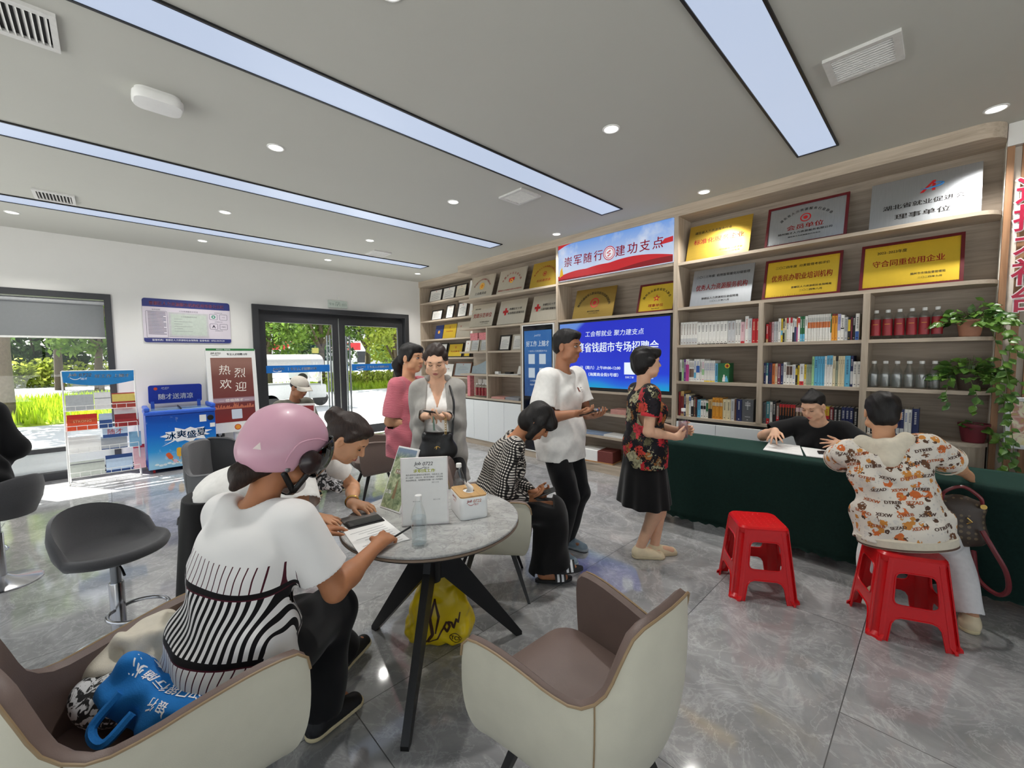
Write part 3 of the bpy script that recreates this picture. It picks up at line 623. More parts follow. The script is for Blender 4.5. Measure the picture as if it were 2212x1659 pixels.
plaque('gold foil plaque in dark red frame at right end, above the bottles and plant', -.53, .09, Z2, .4, M_GOLDY, M_DRED, [('2022–2023年度', .8, .07, 0, -.18, .3), ('守合同重信用企业', .56, .14, 1, -.02, .7), ('随州市市场监督管理局', .27, .05, 0, .18, .32), ('二〇二四年七月', .18, .04, 0, .2, .22)])
plaque('dark gold plaque with a curved heading and red seal below the banner, left', -3.65, -3.0, 2.072, .41, M_BRONZE, None, [('随州市退役军人事务局', .22, .045, 0, .02, .3), ('二〇二〇年六月', .15, .04, 0, .02, .22)], (.02, .5, .16, 'ring'), ('随州市退役军人职业技能培训承训机构', .62, .22, 158, 22, .085, 0))
plaque('yellow gold plaque with a red star in a dark red frame, below the banner, right', -2.66, -2.18, 2.072, .36, M_GOLDY, M_DRED, [('理事单位', .24, .1, 1, 0, .4), ('2021年5月', .13, .04, 0, 0, .2)], (0, .48, .13, 'star'), ('随州市关爱退役军人协会', .5, .28, 150, 30, .085, 0), marks=False)
plaque('champagne plaque with a yellow round emblem, left of the top row near the corner', -5.98, -5.36, Z1, .4, M_CHAMP, None, [('工会委员会', .2, .11, 0, 0, .5)], (0, .52, .15, 'gold'), ('随州随才人力资源服务有限公司', .56, .27, 150, 30, .07, 1))
plaque('champagne plaque with red flag emblem, middle of three plaques left of the banner', -5.24, -4.61, Z1, .4, M_CHAMP, None, [('随州随才人力资源服务有限公司支部委员会', .14, .06, 1, 0, .86)], (0, .5, .15, 'flag'), ('中国共产主义青年团', .56, .27, 150, 30, .09, 1))
plaque('brushed gold plaque with a small red emblem directly left of the banner', -4.48, -3.93, Z1, .4, M_GOLD, None, [('妇女委员会', .27, .1, 1, 0, .5)], (0, .52, .09, 'ring'), ('随州随才人力资源服务有限公司', .56, .24, 150, 30, .07, 1))
plaque('champagne plaque with a thin border and red calligraphy, left of the two red cross plaques', -5.98, -5.36, Z2, .4, M_CHAMP, None, [('曾都区社会组织', .8, .05, 0, -.25, .24), ('党建示范单位', .5, .2, 1, 0, .8), ('中共曾都区委组织部', .2, .05, 0, .15, .4), ('二〇二一年六月', .12, .04, 0, .15, .3)])
plaque('white and silver plaque with a red cross, left one of the two', -5.24, -4.61, Z2, .4, M_CHAMP, None, [('曾都区红十字', .62, .09, 0, .12, .45), ('应急救援志愿服务队', .45, .09, 0, .16, .6)], (-.24, .53, .15, 'cross'))
plaque('white and silver plaque with a red cross, right one beside the screen bay', -4.48, -3.94, Z2, .4, M_CHAMP, None, [('曾都区红十字', .62, .09, 0, .14, .45), ('人道传播志愿服务队', .45, .09, 0, .16, .62)], (-.28, .53, .14, 'cross'))
# framed certificates of the corner unit and neighbours
def cert(label, x0, x1, z, h, face=M_CARDW, fr=M_PBLK, y=5.05, seal=True, lean=13, name='framed_certificate', cat='certificate', head=None):
    L = [('■■■■■■', .76, .05, 5, 0, .4)] if False else []
    t = plaque(label, x0, x1, z, h, face, fr, L, (0, .84, .05, 'ring') if seal else None, None, y, lean, cat=cat, name=name, grp='framed certificates on the shelves', marks=False)
    m = MB(); w = x1 - x0
    for k in range(7): m.box((-w * (.32 if k else .2), .006, h * (.68 - .075 * k)), (w * (.32 if k % 3 else .2), .0075, h * (.68 - .075 * k) + h * .016))
    m.build('printed_lines', M_INKG, t, smooth=0); return t
cert('pale certificate in a dark frame, top shelf, first from the door wall', -7.8, -7.33, 2.742, .27); cert('pale certificate in a dark frame, top shelf, second from the door wall', -7.31, -6.87, 2.742, .27); cert('cream certificate in a dark frame, top shelf, third from the door wall', -6.86, -6.5, 2.742, .27, mat('cream_card', (226, 218, 198), .6))
cert('small certificate alone near the door wall, second shelf from the top', -7.72, -7.33, 2.352, .22); cert('narrow white certificate, middle of the second shelf in the corner', -7.2, -6.93, 2.352, .29); cert('dark framed certificate at the right end of the second corner shelf', -6.8, -6.5, 2.352, .3)
plaque('dark blue booklet cover with a round emblem on the third corner shelf', -7.6, -7.32, 1.952, .29, mat('navy_cover', (28, 48, 104), .5), None, [], (0, .5, .12, 'gold'), None, 5.05, 12, cat='booklet', name='booklet', grp=None)
plaque('golden yellow plaque beside the blue booklet on the third corner shelf', -7.3, -6.86, 1.952, .29, M_GOLDY, None, [('先进单位', .5, .1, 1, 0, .5)], (0, .78, .07, 'ring'), None, 5.05, 12)
plaque('silver plaque with a red logo right of the yellow one on the third corner shelf', -6.84, -6.4, 1.952, .31, M_CHAMP, None, [('V', .72, .14, 2, -.2, 0)], None, None, 5.05, 12)
cert('white certificate in a black frame on the fourth corner shelf, behind the woman in grey', -7.72, -7.2, 1.562, .3); plaque('yellow plaque on a black backing on the fourth corner shelf', -7.16, -6.66, 1.562, .29, M_GOLDY, M_PBLK, [('先进集体', .42, .1, 1, 0, .6)], (0, .7, .08, 'ring'), None, 5.05, 14, marks=False)
plaque('small yellow plaque at the right end of the fourth corner shelf', -6.62, -6.4, 1.562, .25, M_GOLDY, M_PBLK, [], None, None, 5.05, 14, marks=False)
plaque('open white certificate folder on the fifth corner shelf', -7.5, -7.0, 1.172, .25, M_CARDW, None, [('荣誉证书', .6, .09, 1, 0, .5)], None, None, 5.05, 14, cat='certificate', name='certificate_folder', grp=None)
cert('silver certificate in a brown frame at the right of the fifth corner shelf', -6.95, -6.4, 1.172, .29, M_SILV, mat('brown_frame', (112, 72, 52), .5))
# open left part of plaque bay
for k, (x0, x1) in enumerate(((-6.0, -5.76), (-5.73, -5.49))): cert(('left', 'right')[k] + ' one of two grey framed notices above the silver fan-shaped award', x0, x1, 1.662, .23, mat('grey_notice', (206, 208, 206), .6), M_CHAMP, 4.74, False, 12)
for k, z in enumerate((2.742, 2.352, 1.952, 1.662)):
    plaque('white and orange pennant certificate, ' + ('top', 'second', 'third', 'lowest')[k] + ' of the column at the open end of the shelves', -6.42 if k < 3 else -6.17, -6.21 if k < 3 else -6.03, z, .3 if k < 3 else .2, M_CARDW, None, [('证', .3, .12, 3, 0, 0)], (0, .75, .08, 'ring'), None, 5.06 if k < 3 else 4.76, 12, cat='certificate', name='pennant_certificate', grp='pennant certificates at the shelf end')
for k, (x0, x1) in enumerate(((-5.22, -4.96), (-4.91, -4.66))): cert(('left dark-framed', 'right silver-framed')[k] + ' portrait certificate in the square niche left of the tall display', x0, x1, 1.662, .26, M_CARDW, (M_PBLK, M_CHAMP)[k], 4.74, False, 12)
t = thing('glass_award', 'silver grey award with a curved top on the shelf above the red bottles', 'award', (-5.72, 4.76, 1.262)); m = MB()
pg = [(-.25, 0), (.26, 0), (.26, .31)] + [(.26 - .51 * k / 8, .3 - .12 * math.sin(PI * k / 16) - .05 * k / 8) for k in range(1, 9)]; m.prism([(x, z) for x, z in pg], -.006, .006, M=np.array(((1, 0, 0, 0), (0, .2, -1, 0), (0, 1, .2, 0), (0, 0, 0, 1)), float)); m.build('panel', mat('blue_grey_glass', (150, 164, 172), .15), t, smooth=0)
m = MB(); m.text('S', frame((.12, -.01 + .05, .22), (1, 0, 0), (0, .2, 1)), size=.05, slant=.3); m.text('荣誉证书', frame((.05, .02, .13), (1, 0, 0), (0, .2, 1)), size=.03); m.build('lettering', M_PRED, t, smooth=0)
# pink boxes, red bottles, small white boxes
M_PINK = mat('pink_patterned_carton', (214, 130, 136), .6, var=.3, scale=60)
for k in range(2): tag(MB().box((-.11, -.06, 0), (.11, .06, .13), ch=.003).build('carton', M_PINK, loc=(-5.92 + k * .25, 4.84, 1.942 - .08), smooth=0), ('left', 'right')[k] + ' pink patterned carton behind the grey notices', 'carton', 'pink cartons')
tag(MB().box((-.04, -.05, 0), (.04, .05, .38), ch=.003).build('carton', M_PINK, loc=(-5.98, 4.74, .852), smooth=0), 'tall narrow pink patterned carton beside the small white boxes', 'carton', 'pink cartons')
for k in range(3): tag(MB().box((-.055, -.04, 0), (.055, .04, .1), ch=.003).build('small_box', M_CARDW, loc=(-5.86 + k * .135, 4.9, 1.06), smooth=0), ordinal(k) + ' from left of the small white boxes behind the red bottles', 'box', 'small white boxes')
tag(MB().box((-.2, -.05, 0), (.2, .05, .2), ch=.003).build('riser_box', M_OAK, loc=(-5.725, 4.9, .852), smooth=0), 'low wooden riser under the small white boxes', 'riser')
M_REDL = mat('dark_red_label', (140, 30, 40), .4); M_WATER = glass('water', (.9, .93, .95), .02); M_WPINK = glass('pinkish_water', (.86, .74, .76), .03, body=.3, bodycol=(.55, .36, .38))
def bottle(name, label, loc, h=.24, r=.033, red=False, grp=None, water=.55, prof='round', wm=None):
    t = thing(name, label, 'bottle', loc, 0, grp)
    P = [(.0, .004), (r * .8, .0), (r, .012), (r, h * .5), (r * .98, h * .56), (r * .78, h * .68), (r * .46, h * .82), (r * .4, h * .9), (r * .4, h * .93)] if prof == 'round' else [(0, .004), (r * .85, 0), (r, .01), (r, h * .72), (r * .9, h * .8), (r * .5, h * .88), (r * .42, h * .93)]
    m = MB(); m.lathe(P, 20, caps=(True, False)); m.build('body', M_CLEAR, t, smooth=60)
    c = MB(); c.lathe([(r * .46, h * .9), (r * .47, h * .985), (r * .42, h), (0, h)], 20, caps=(True, False)); c.build('cap', M_WHITE, t, smooth=40)
    if red: MB().lathe([(r * 1.015, h * .12), (r * 1.015, h * .68)], 20, caps=(False, False)).build('label_band', M_REDL, t)
    if red: MB().box((-r * .5, -r * 1.03, h * .5), (r * .5, -r * 1.025, h * .51)).build('label_print', M_YEL, t, smooth=0)
    if water: MB().lathe([(0, .008), (r * .9, .008), (r * .93, .02), (r * .93, h * water), (0, h * water)], 16, caps=(False, False)).build('water', wm or M_WATER, t, smooth=60)
    return t
b0 = None
for k in range(6):
    lb = 'water bottle with dark red label, %s from left, beside the upper plant' % ordinal(k)
    b0 = bottle('red_label_bottle', lb, (-.405 + k * .0735, 4.74, 1.672), .245, .033, True, 'red-labelled bottles by the upper plant', .0, 'square') if k == 0 else (dup(b0, (-.405 + k * .0735, 4.74, 1.672), 0, lb) and b0)
for k in range(6):
    lb = 'clear empty looking bottle, %s from left in the row beside the middle plant' % ordinal(k)
    b1 = bottle('clear_bottle', lb, (-.405 + k * .0735, 4.74, 1.262), .225, .036, False, 'clear bottles by the middle plant', .5) if k == 0 else (dup(b1, (-.405 + k * .0735, 4.74, 1.262), 0, lb) and b1)
for k in range(4): dup(b0, (-5.77 + k * .085, 4.72, .852), 0, 'red bottle, %s from left, above white cabinets by the woman in grey' % ordinal(k), 'red bottles in the far niche')
# papers and booklets lying on shelves
M_BLUEP = mat('blue_grey_paper', (150, 170, 200), .7); M_SALM = mat('salmon_paper', (214, 160, 150), .7); M_GREYP = mat('grey_booklet', (150, 152, 158), .6)
def flat(name, label, loc, w, d, h, m, rz=0, n=1):
    q = MB()
    for k in range(n): q.box((-w / 2 + .004 * (k % 3), -d / 2 + .003 * (k % 2), h * k / n), (w / 2 + .004 * (k % 2), d / 2, h * (k + .8) / n))
    return tag(q.build(name, m, loc=loc, rz=rz, smooth=0), label, 'papers', None)
flat('paper_stack', 'white papers on the shelf under the big screen, behind the man in white', (-3.3, 4.8, .802), .3, .22, .025, M_PAPER, .1, 6)
flat('booklet_stack', 'salmon pink stack of booklets on the shelf under the big screen', (-2.87, 4.78, .802), .24, .22, .06, M_SALM, .05, 8)
flat('paper_stack', 'thin white and blue leaflets on the middle shelf below the screen, left pile', (-3.3, 4.78, .492), .42, .22, .02, M_BLUEP, .1, 5)
flat('paper_stack', 'white leaflets on the middle shelf below the screen, right pile', (-2.92, 4.78, .492), .34, .22, .026, M_PAPER, -.05, 6)
flat('booklet_stack', 'pale booklets lying left on the bottom shelf of the niche beside the display', (-5.2, 4.8, .852), .3, .24, .03, M_SALM, .1, 4); flat('booklet_stack', 'grey booklets lying right on the bottom shelf of the niche beside the display', (-4.84, 4.8, .852), .34, .24, .045, M_GREYP, -.05, 4)
flat('paper_stack', 'white sheets on the middle shelf of the niche beside the display', (-4.95, 4.8, 1.262), .45, .22, .012, M_PAPER, .05, 3)
tag(MB().box((-.07, -.04, 0), (.07, .04, .03), ch=.005).build('black_case', M_BLACK, loc=(-5.0, 4.78, 1.275), smooth=0), 'small flat black case on the white sheets in the niche', 'case')
tag(MB().box((-.05, -.03, 0), (.05, .03, .05), ch=.008).build('white_case', M_WHITE, loc=(-5.25, 4.75, 1.263), smooth=0), 'small white case at the left of the middle shelf in the niche', 'case')
plaque('small folded white and red card standing in the niche beside the display', -4.84, -4.62, 1.274, .13, M_CARDW, None, [('聘', .5, .3, 1, .2, 0)], None, None, 4.8, 20, cat='card', name='folded_card', grp=None)
t = thing('document_box', 'white and dark red document box on a brown base, bottom shelf under the screen', 'box', (-3.2, 4.77, .13), .12); MB().box((-.26, -.13, .012), (.02, .13, .16), ch=.004).build('white_side', M_PAPER, t, smooth=0); MB().box((.02, -.13, .012), (.24, .13, .16), ch=.004).build('dark_red_side', mat('maroon_card', (112, 52, 46), .6), t, smooth=0); MB().box((-.265, -.135, .0), (.245, .135, .012)).build('base', mat('kraft_card', (190, 140, 90), .7), t, smooth=0)
MB().box((-.26, -.132, .0), (.24, .132, -.02)).build('riser', M_OAK, t, smooth=0)

# ---------------------------------------------------------------- banner lightbox, big screen, tall display
def pic_mat(name, build, k):
    t = NT(name); c = build(t); t.b.inputs['Base Color'].default_value = (.01, .01, .01, 1); t.t.links.new(c, t.b.inputs['Emission Color']); t.b.inputs['Emission Strength'].default_value = k; t.set(.3, 0, .4); return t.m
def ban(t):
    x = t.n('SeparateXYZ'); t.t.links.new(t.obj(), x.inputs[0]); g = t.ramp(t.math('ADD', t.math('MULTIPLY', x.outputs[2], 2.0), .45), (.1, lin((214, 226, 246))), (.95, lin((110, 160, 232)))); cl = t.noise(t.obj(), 3.5, 5)
    return t.mix(t.ramp(cl, (.5, (0, 0, 0)), (.75, (.7, .7, .7))), g, lin((232, 238, 248)))
b = thing('banner_lightbox', 'lit sky blue and red banner sign above the big screen', 'sign', (-3.0, 4.655, 2.86)); w2, h2 = .835, .245
MB().box((-w2, -.005, -h2), (w2, .04, h2)).build('panel', pic_mat('banner_sky', ban, 1.43), b, smooth=0)
ER = emis('banner_red', (206, 36, 44), 1.40); ED = emis('banner_dark_red', (150, 20, 30), 1.22); EY = emis('banner_yellow', (240, 190, 40), 1.40); EW = emis('banner_white', (240, 240, 246), 1.49)
wv = MB()
def band(pts_top, z0, mi):
    for (xa, za), (xb, zb) in zip(pts_top[:-1], pts_top[1:]): wv.quad([(xa, -.0062 - .0006 * mi, z0), (xb, -.0062 - .0006 * mi, z0), (xb, -.0062 - .0006 * mi, zb), (xa, -.0062 - .0006 * mi, za)], mi)
X = np.linspace(-w2, w2, 40); band([(x, -h2 + .05 + .1 * max(0, math.sin((x + .35) * 2.4)) ** 1 + .06 * max(0, math.sin((x + .9) * 3.5))) for x in X], -h2, 0); band([(x, -h2 + .02 + .05 * max(0, math.sin((x - .1) * 2.6))) for x in X], -h2, 1)
wv.quad([(-w2, -.0064, h2), (-w2, -.0064, h2 - .06), (-w2 + .12, -.0064, h2 - .02), (-w2 + .24, -.0064, h2)], 0); wv.quad([(w2, -.0064, -.02), (w2 - .16, -.0064, -.03), (w2 - .1, -.0064, .03), (w2, -.0064, .04)], 0); wv.quad([(-w2 + .02, -.0066, -.2), (-w2 + .09, -.0066, -.17), (-w2 + .07, -.0066, -.06), (-w2 + .04, -.0066, -.1)], 2)
wv.build('ribbon_artwork', [ER, ED, EY], b, smooth=0)
L = MB()
for k, ch in enumerate('崇军随行'): L.text(ch, frame((-.66 + k * .165, -.0075, -.0), (1, 0, 0), (0, 0, 1)), size=.13, bold=.012, slant=.05)
for k, ch in enumerate('建功支点'): L.text(ch, frame((.16 + k * .165, -.0075, .0), (1, 0, 0), (0, 0, 1)), size=.13, bold=.012, slant=.05)
L.build('lettering', ED, b, smooth=0)
sm = MB()
for r0, r1, mi in ((.078, .088, 0), (.0, .076, 1), (.058, .066, 0)):
    n = 32; v = []; yy = -.0072 - .0004 * (mi == 0)
    for k in range(n): a = 2 * PI * k / n; v += [(r0 * math.cos(a), yy, r0 * math.sin(a)), (r1 * math.cos(a), yy, r1 * math.sin(a))]
    sm.add(v, [(2 * k, 2 * k + 1, (2 * k + 3) % (2 * n), (2 * k + 2) % (2 * n)) for k in range(n)], mi)
sm.tube([(.02, -.0078, .03), (-.03, -.0078, .005), (.025, -.0078, -.012), (-.02, -.0078, -.035)], .009, 5, 0); sm.build('round_emblem', [ER, EW], b, smooth=0)
tv = thing('television', 'large screen showing a bright blue job fair slide, behind the man in white', 'television', (-3.01, 4.67, 1.56))
MB().box((-.84, 0, -.47), (.84, .06, .47), ch=.006).build('bezel', M_BLACK, tv, smooth=0)
def tvp(t):
    x = t.n('SeparateXYZ'); t.t.links.new(t.obj(), x.inputs[0]); w = t.math('ADD', x.outputs[2], t.math('MULTIPLY', t.math('SINE', t.math('MULTIPLY', x.outputs[0], 6.5)), .035))
    c = t.ramp(t.math('ADD', w, .5), (.06, lin((0, 168, 226))), (.1, lin((20, 150, 232))), (.15, lin((30, 110, 240))), (.24, lin((16, 60, 228))), (.6, lin((8, 38, 214)))); return t.mix(t.ramp(t.math('SUBTRACT', t.math('MULTIPLY', x.outputs[2], 1.2), x.outputs[0]), (.9, (0, 0, 0)), (1.3, (.75, .75, .75))), c, lin((120, 170, 240)))
MB().box((-.815, -.002, -.425), (.815, .0, .448)).build('screen', pic_mat('blue_slide', tvp, 1.3), tv, smooth=0)
EWT = emis('slide_white', (236, 246, 255), 1.66); L = MB(); F = lambda x, z: frame((x, -.004, z), (1, 0, 0), (0, 0, 1))
L.text('工会帮就业 聚力建支点', F(.06, .29), width=.86, size=.075, slant=.12); L.text('划算省钱超市专场招聘会', F(.03, .11), width=1.3, size=.13, bold=.018)
L.text('10月11日（周六）上午09:00-12:00', F(-.22, -.16), width=.78, size=.048, bold=.02); L.text('工会驿站（海翼商业街5号楼）', F(-.22, -.25), width=.72, size=.048, bold=.02)
for x in (.3, .56): L.box((x - .075, -.0035, -.24), (x + .075, -.003, -.09)); L.text('扫码了解', F(x, -.275), size=.028)
L.build('slide_lettering', EWT, tv, smooth=0); MB().text('Haier', frame((0, -.004, -.447), (1, 0, 0), (0, 0, 1)), size=.018).build('logo', M_INKG, tv, smooth=0) if False else None
kd = thing('digital_signage_display', 'tall blue touch display with white panels built in left of the big screen', 'display', (-4.235, 4.645, 1.07))
m = MB(); a, b_ = .32, .97
for lo, hi in (((-a, -.012, -b_), (-a + .016, .05, b_)), ((a - .016, -.012, -b_), (a, .05, b_)), ((-a + .016, -.012, -b_), (a - .016, .05, -b_ + .016)), ((-a + .016, -.012, b_ - .016), (a - .016, .05, b_))): m.box(lo, hi)
m.build('frame', M_WHITE, kd, smooth=0); MB().box((-a + .016, -.004, -b_ + .016), (a - .016, .04, b_ - .016)).build('glass_front', mat('black_glass', (12, 14, 18), .08), kd, smooth=0)
def kdp(t):
    x = t.n('SeparateXYZ'); t.t.links.new(t.obj(), x.inputs[0]); return t.mix(t.ramp(t.noise(t.obj(), 6, 4), (.4, (0, 0, 0)), (.8, (.35, .35, .35))), t.ramp(t.math('ADD', x.outputs[2], .1), (.0, lin((26, 74, 140))), (.8, lin((30, 110, 190)))), lin((90, 150, 200)))
MB().box((-.275, -.006, -.12), (.275, -.004, .88)).build('screen', pic_mat('tall_display_slide', kdp, 0.96), kd, smooth=0)
L = MB(); F = lambda x, z: frame((x, -.0075, z), (1, 0, 0), (0, 0, 1)); EWK = emis('display_white', (214, 228, 240), 1.05)
L.text('好工作 上随才', F(0, .68), width=.46, size=.085, bold=.03); L.text('一站式人力资源服务平台', F(0, .57), width=.38, size=.03); L.text('人才招聘', F(-.1, .12), size=.028); L.text('档案专户', F(-.1, .06), size=.028); L.text('Job0722', F(0, .8), size=.035, slant=.25)
for x, z in ((-.12, .45), (.1, .45), (-.12, .24), (.1, .24)): L.box((x - .065, -.0075, z - .075), (x + .065, -.007, z + .075))
L.build('screen_lettering', EWK, kd, smooth=0)
# ---------------------------------------------------------------- books
NAMES = {'w': ('white', (236, 235, 230)), 'g': ('light grey', (200, 202, 204)), 'k': ('black', (26, 26, 30)), 'r': ('red', (196, 34, 42)), 'R': ('dark red', (120, 26, 32)), 'n': ('navy', (34, 44, 92)), 'b': ('blue', (50, 96, 176)), 's': ('sky blue', (98, 180, 216)), 'c': ('cream', (226, 214, 178)), 't': ('tan', (196, 160, 100)), 'o': ('orange', (206, 110, 44)), 'y': ('yellow', (226, 196, 50)), 'G': ('green', (40, 110, 66)), 'l': ('pale green', (160, 206, 150)), 'm': ('magenta', (190, 60, 140)), 'p': ('purple', (110, 60, 140)), 'v': ('lilac', (176, 170, 206)), 'B': ('brown', (112, 80, 64)), 'd': ('dark grey', (92, 94, 98)), 'P': ('pink', (226, 190, 196)), 'T': ('teal', (60, 130, 140)), 'O': ('gold orange', (220, 150, 40)), 'x': ('grey green', (160, 170, 150)), 'W': ('wine', (130, 50, 70))}
BM = {k: mat('book_' + v[0].replace(' ', '_'), v[1], .55, var=.08, scale=40) for k, v in NAMES.items()}
M_PAGES = mat('book_pages', (226, 218, 200), .9, var=.05, scale=400, stretch=(1, 1, .02))
# each shelf: (bay text, x0, base z, metres per unit, [(repeat, width, height, cover, band colour, band lo, band hi, ink)])
ROWS = [
 ('top shelf, left book bay', -2.085, 1.67, .00093, [(6, 34, 272, 'w', 'g', 0, .28, 'B'), (8, 42, 258, 'w', 'k', 0, .04, 'k'), (2, 40, 255, 'g', '', 0, 0, 'B'), (2, 28, 262, 'w', '', 0, 0, 'd'), (1, 42, 235, 'P', 'r', 0, .1, 'W'), (1, 36, 295, 'w', '', 0, 0, 'r'), (1, 34, 268, 'g', '', 0, 0, 'd'), (2, 38, 262, 'r', '', 0, 0, 'c')]),
 ('middle shelf, left book bay', -2.09, 1.26, .00093, [(1, 30, 262, 'w', 'k', 0, .42, 'k'), (1, 22, 262, 'x', 'l', 0, .6, 'G'), (1, 25, 264, 'p', '', 0, 0, 'w'), (1, 42, 268, 'w', 'm', 0, .75, 'm'), (3, 18, 250, 'w', 'B', .2, .6, 'B'), (1, 28, 268, 'w', 's', .15, .4, 'b'), (1, 44, 268, 'w', 'b', .4, .7, 'b'), (1, 24, 268, 'w', '', 0, 0, 'k'), (1, 28, 268, 'w', 'l', .3, .55, 'm'), (6, 20, 250, 'w', 'y', 0, .06, 'b'), (1, 32, 216, 's', '', 0, 0, 'n'), (1, 124, 220, 'G', '', 0, 0, '')]),
 ('bottom shelf, left book bay', -2.095, .86, .00093, [(1, 25, 296, 'R', '', 0, 0, 'r'), (1, 40, 305, 't', 'R', .1, .8, 'R'), (1, 24, 272, 'n', '', 0, 0, 'w'), (2, 20, 268, 'c', '', 0, 0, 'R'), (1, 24, 255, 'w', 'b', .75, .95, 'k'), (1, 30, 255, 'k', 'w', .5, .8, 'w'), (1, 24, 245, 'B', '', 0, 0, 'c'), (1, 20, 240, 'k', '', 0, 0, 'r'), (1, 42, 212, 's', '', 0, 0, 'n'), (2, 30, 205, 'w', 'k', .5, .7, 'k'), (1, 26, 200, 'w', 'G', .4, .9, 'G'), (1, 46, 225, 't', 'k', 0, .5, 'k'), (3, 38, 248, 'O', 'c', .62, .78, 'R'), (2, 44, 235, 'c', '', 0, 0, 'k'), (1, 38, 245, 'g', '', 0, 0, 'd'), (1, 20, 240, 'B', '', 0, 0, 'k'), (1, 56, 245, 'n', '', 0, 0, 'w'), (1, 120, 250, 'd', '', 0, 0, 'g')]),
 ('top shelf, middle book bay', -1.225, 1.67, .0007, [(1, 30, 245, 'r', 't', 0, .2, 'w'), (1, 38, 268, 'R', '', 0, 0, 'r'), (1, 26, 270, 'P', '', 0, 0, 'k'), (2, 27, 272, 'g', '', 0, 0, 'd'), (1, 33, 308, 'w', '', 0, 0, 'd'), (1, 22, 305, 'y', 's', .3, .5, 'k'), (1, 22, 300, 'k', 'c', .4, .6, 'w'), (1, 20, 310, 'c', 'x', 0, .5, 'k'), (1, 27, 312, 'w', 'r', .78, 1, 'k'), (1, 18, 312, 'w', '', 0, 0, 'r'), (1, 26, 312, 'w', 'r', .78, 1, 'W'), (1, 22, 300, 'w', 'k', .0, .4, 'k'), (1, 24, 290, 'w', 'n', 0, .65, 'n'), (1, 16, 310, 'm', 'o', .6, 1, 'r'), (1, 25, 315, 'w', 'r', .75, .95, 'r'), (2, 27, 318, 'G', 's', 0, .3, 'w'), (1, 30, 318, 'w', '', 0, 0, 'd'), (20, 12.2, 328, 'w', 'o', .5, .72, 'k'), (1, 14, 328, 'G', 'w', 0, .3, 'w'), (2, 29, 322, 'O', 'R', .93, 1, 'R'), (1, 34, 318, 'w', 'v', .38, 1, 'b'), (1, 36, 305, 'w', 'k', .45, .5, 'k'), (1, 36, 275, 'g', '', 0, 0, 'd'), (1, 27, 270, 'k', 'y', .4, .9, 'y'), (1, 18, 268, 'W', '', 0, 0, 'k'), (1, 28, 290, 'k', '', 0, 0, 'w'), (1, 38, 310, 'w', 'b', 0, .33, 'k')]),
 ('middle shelf, middle book bay', -1.235, 1.26, .0007, [(1, 28, 280, 'n', '', 0, 0, 'g'), (1, 26, 280, 'T', 'w', 0, .4, 'w'), (1, 50, 282, 'n', '', 0, 0, 'W'), (1, 34, 272, 'o', '', 0, 0, 'k'), (1, 32, 272, 'c', '', 0, 0, 'r'), (1, 38, 272, 'W', '', 0, 0, 'w'), (1, 30, 272, 'n', '', 0, 0, 'g'), (1, 38, 290, 'w', '', 0, 0, 'k'), (2, 35, 252, 'w', 'B', .5, .95, 'k'), (1, 36, 262, 'w', '', 0, 0, 'b'), (1, 22, 255, 'k', 'y', .5, .8, 'y'), (1, 24, 250, 'y', '', 0, 0, 'k'), (1, 52, 270, 'w', 'r', 0, .18, 'k'), (1, 24, 262, 'c', 'y', .3, 1, 'k'), (3, 20, 262, 'x', '', 0, 0, 'G'), (1, 26, 362, 'l', '', 0, 0, 'G'), (1, 40, 364, 's', '', 0, 0, 'n'), (3, 24, 364, 's', '', 0, 0, 'n'), (1, 20, 366, 'w', '', 0, 0, 'd'), (2, 32, 374, 'w', 's', .7, 1, 'd'), (1, 28, 364, 'c', '', 0, 0, 'k'), (1, 28, 360, 'x', 'k', .85, 1, 'k'), (3, 22, 366, 'c', '', 0, 0, 'B'), (1, 56, 368, 's', '', 0, 0, 'n'), (1, 28, 368, 'n', 'g', .1, .5, 'w'), (2, 38, 300, 'w', '', 0, 0, 'd'), (1, 16, 268, 'B', '', 0, 0, 'k')]),
 ('bottom shelf, middle book bay', -1.235, .86, .0007, [(1, 44, 285, 'd', '', 0, 0, 'k'), (1, 44, 300, 'T', 'r', 0, .25, 'w'), (1, 34, 296, 'w', '', 0, 0, 'k'), (1, 44, 312, 'k', '', 0, 0, 'w'), (1, 40, 285, 'B', 'r', .1, .4, 'w'), (6, 32, 280, 'k', 'r', .85, 1, 'o'), (4, 40, 275, 'B', 'P', .7, .9, 'c'), (4, 40, 280, 'R', '', 0, 0, 'w'), (1, 52, 285, 'y', 'r', .4, .6, 'r'), (1, 44, 280, 'R', '', 0, 0, 'w'), (2, 40, 282, 'k', '', 0, 0, 'w'), (3, 40, 288, 'n', '', 0, 0, 'w'), (2, 44, 285, 'k', '', 0, 0, 'w'), (1, 36, 275, 'w', '', 0, 0, 'd')]),
 ('bottom shelf, right book bay', -.43, .86, .00068, [(1, 30, 285, 'w', '', 0, 0, 'k'), (2, 26, 280, 'k', '', 0, 0, 'w'), (1, 34, 285, 'd', '', 0, 0, 'w'), (2, 30, 300, 'n', '', 0, 0, 'w'), (1, 26, 290, 'w', '', 0, 0, 'k'), (1, 36, 295, 'B', '', 0, 0, 'c'), (1, 30, 300, 'd', '', 0, 0, 'w'), (2, 36, 315, 'n', 'g', .1, .3, 'w'), (1, 34, 318, 'w', '', 0, 0, 'b'), (1, 34, 316, 'w', '', 0, 0, 'n'), (1, 62, 330, 'n', '', 0, 0, 'w')]),
]
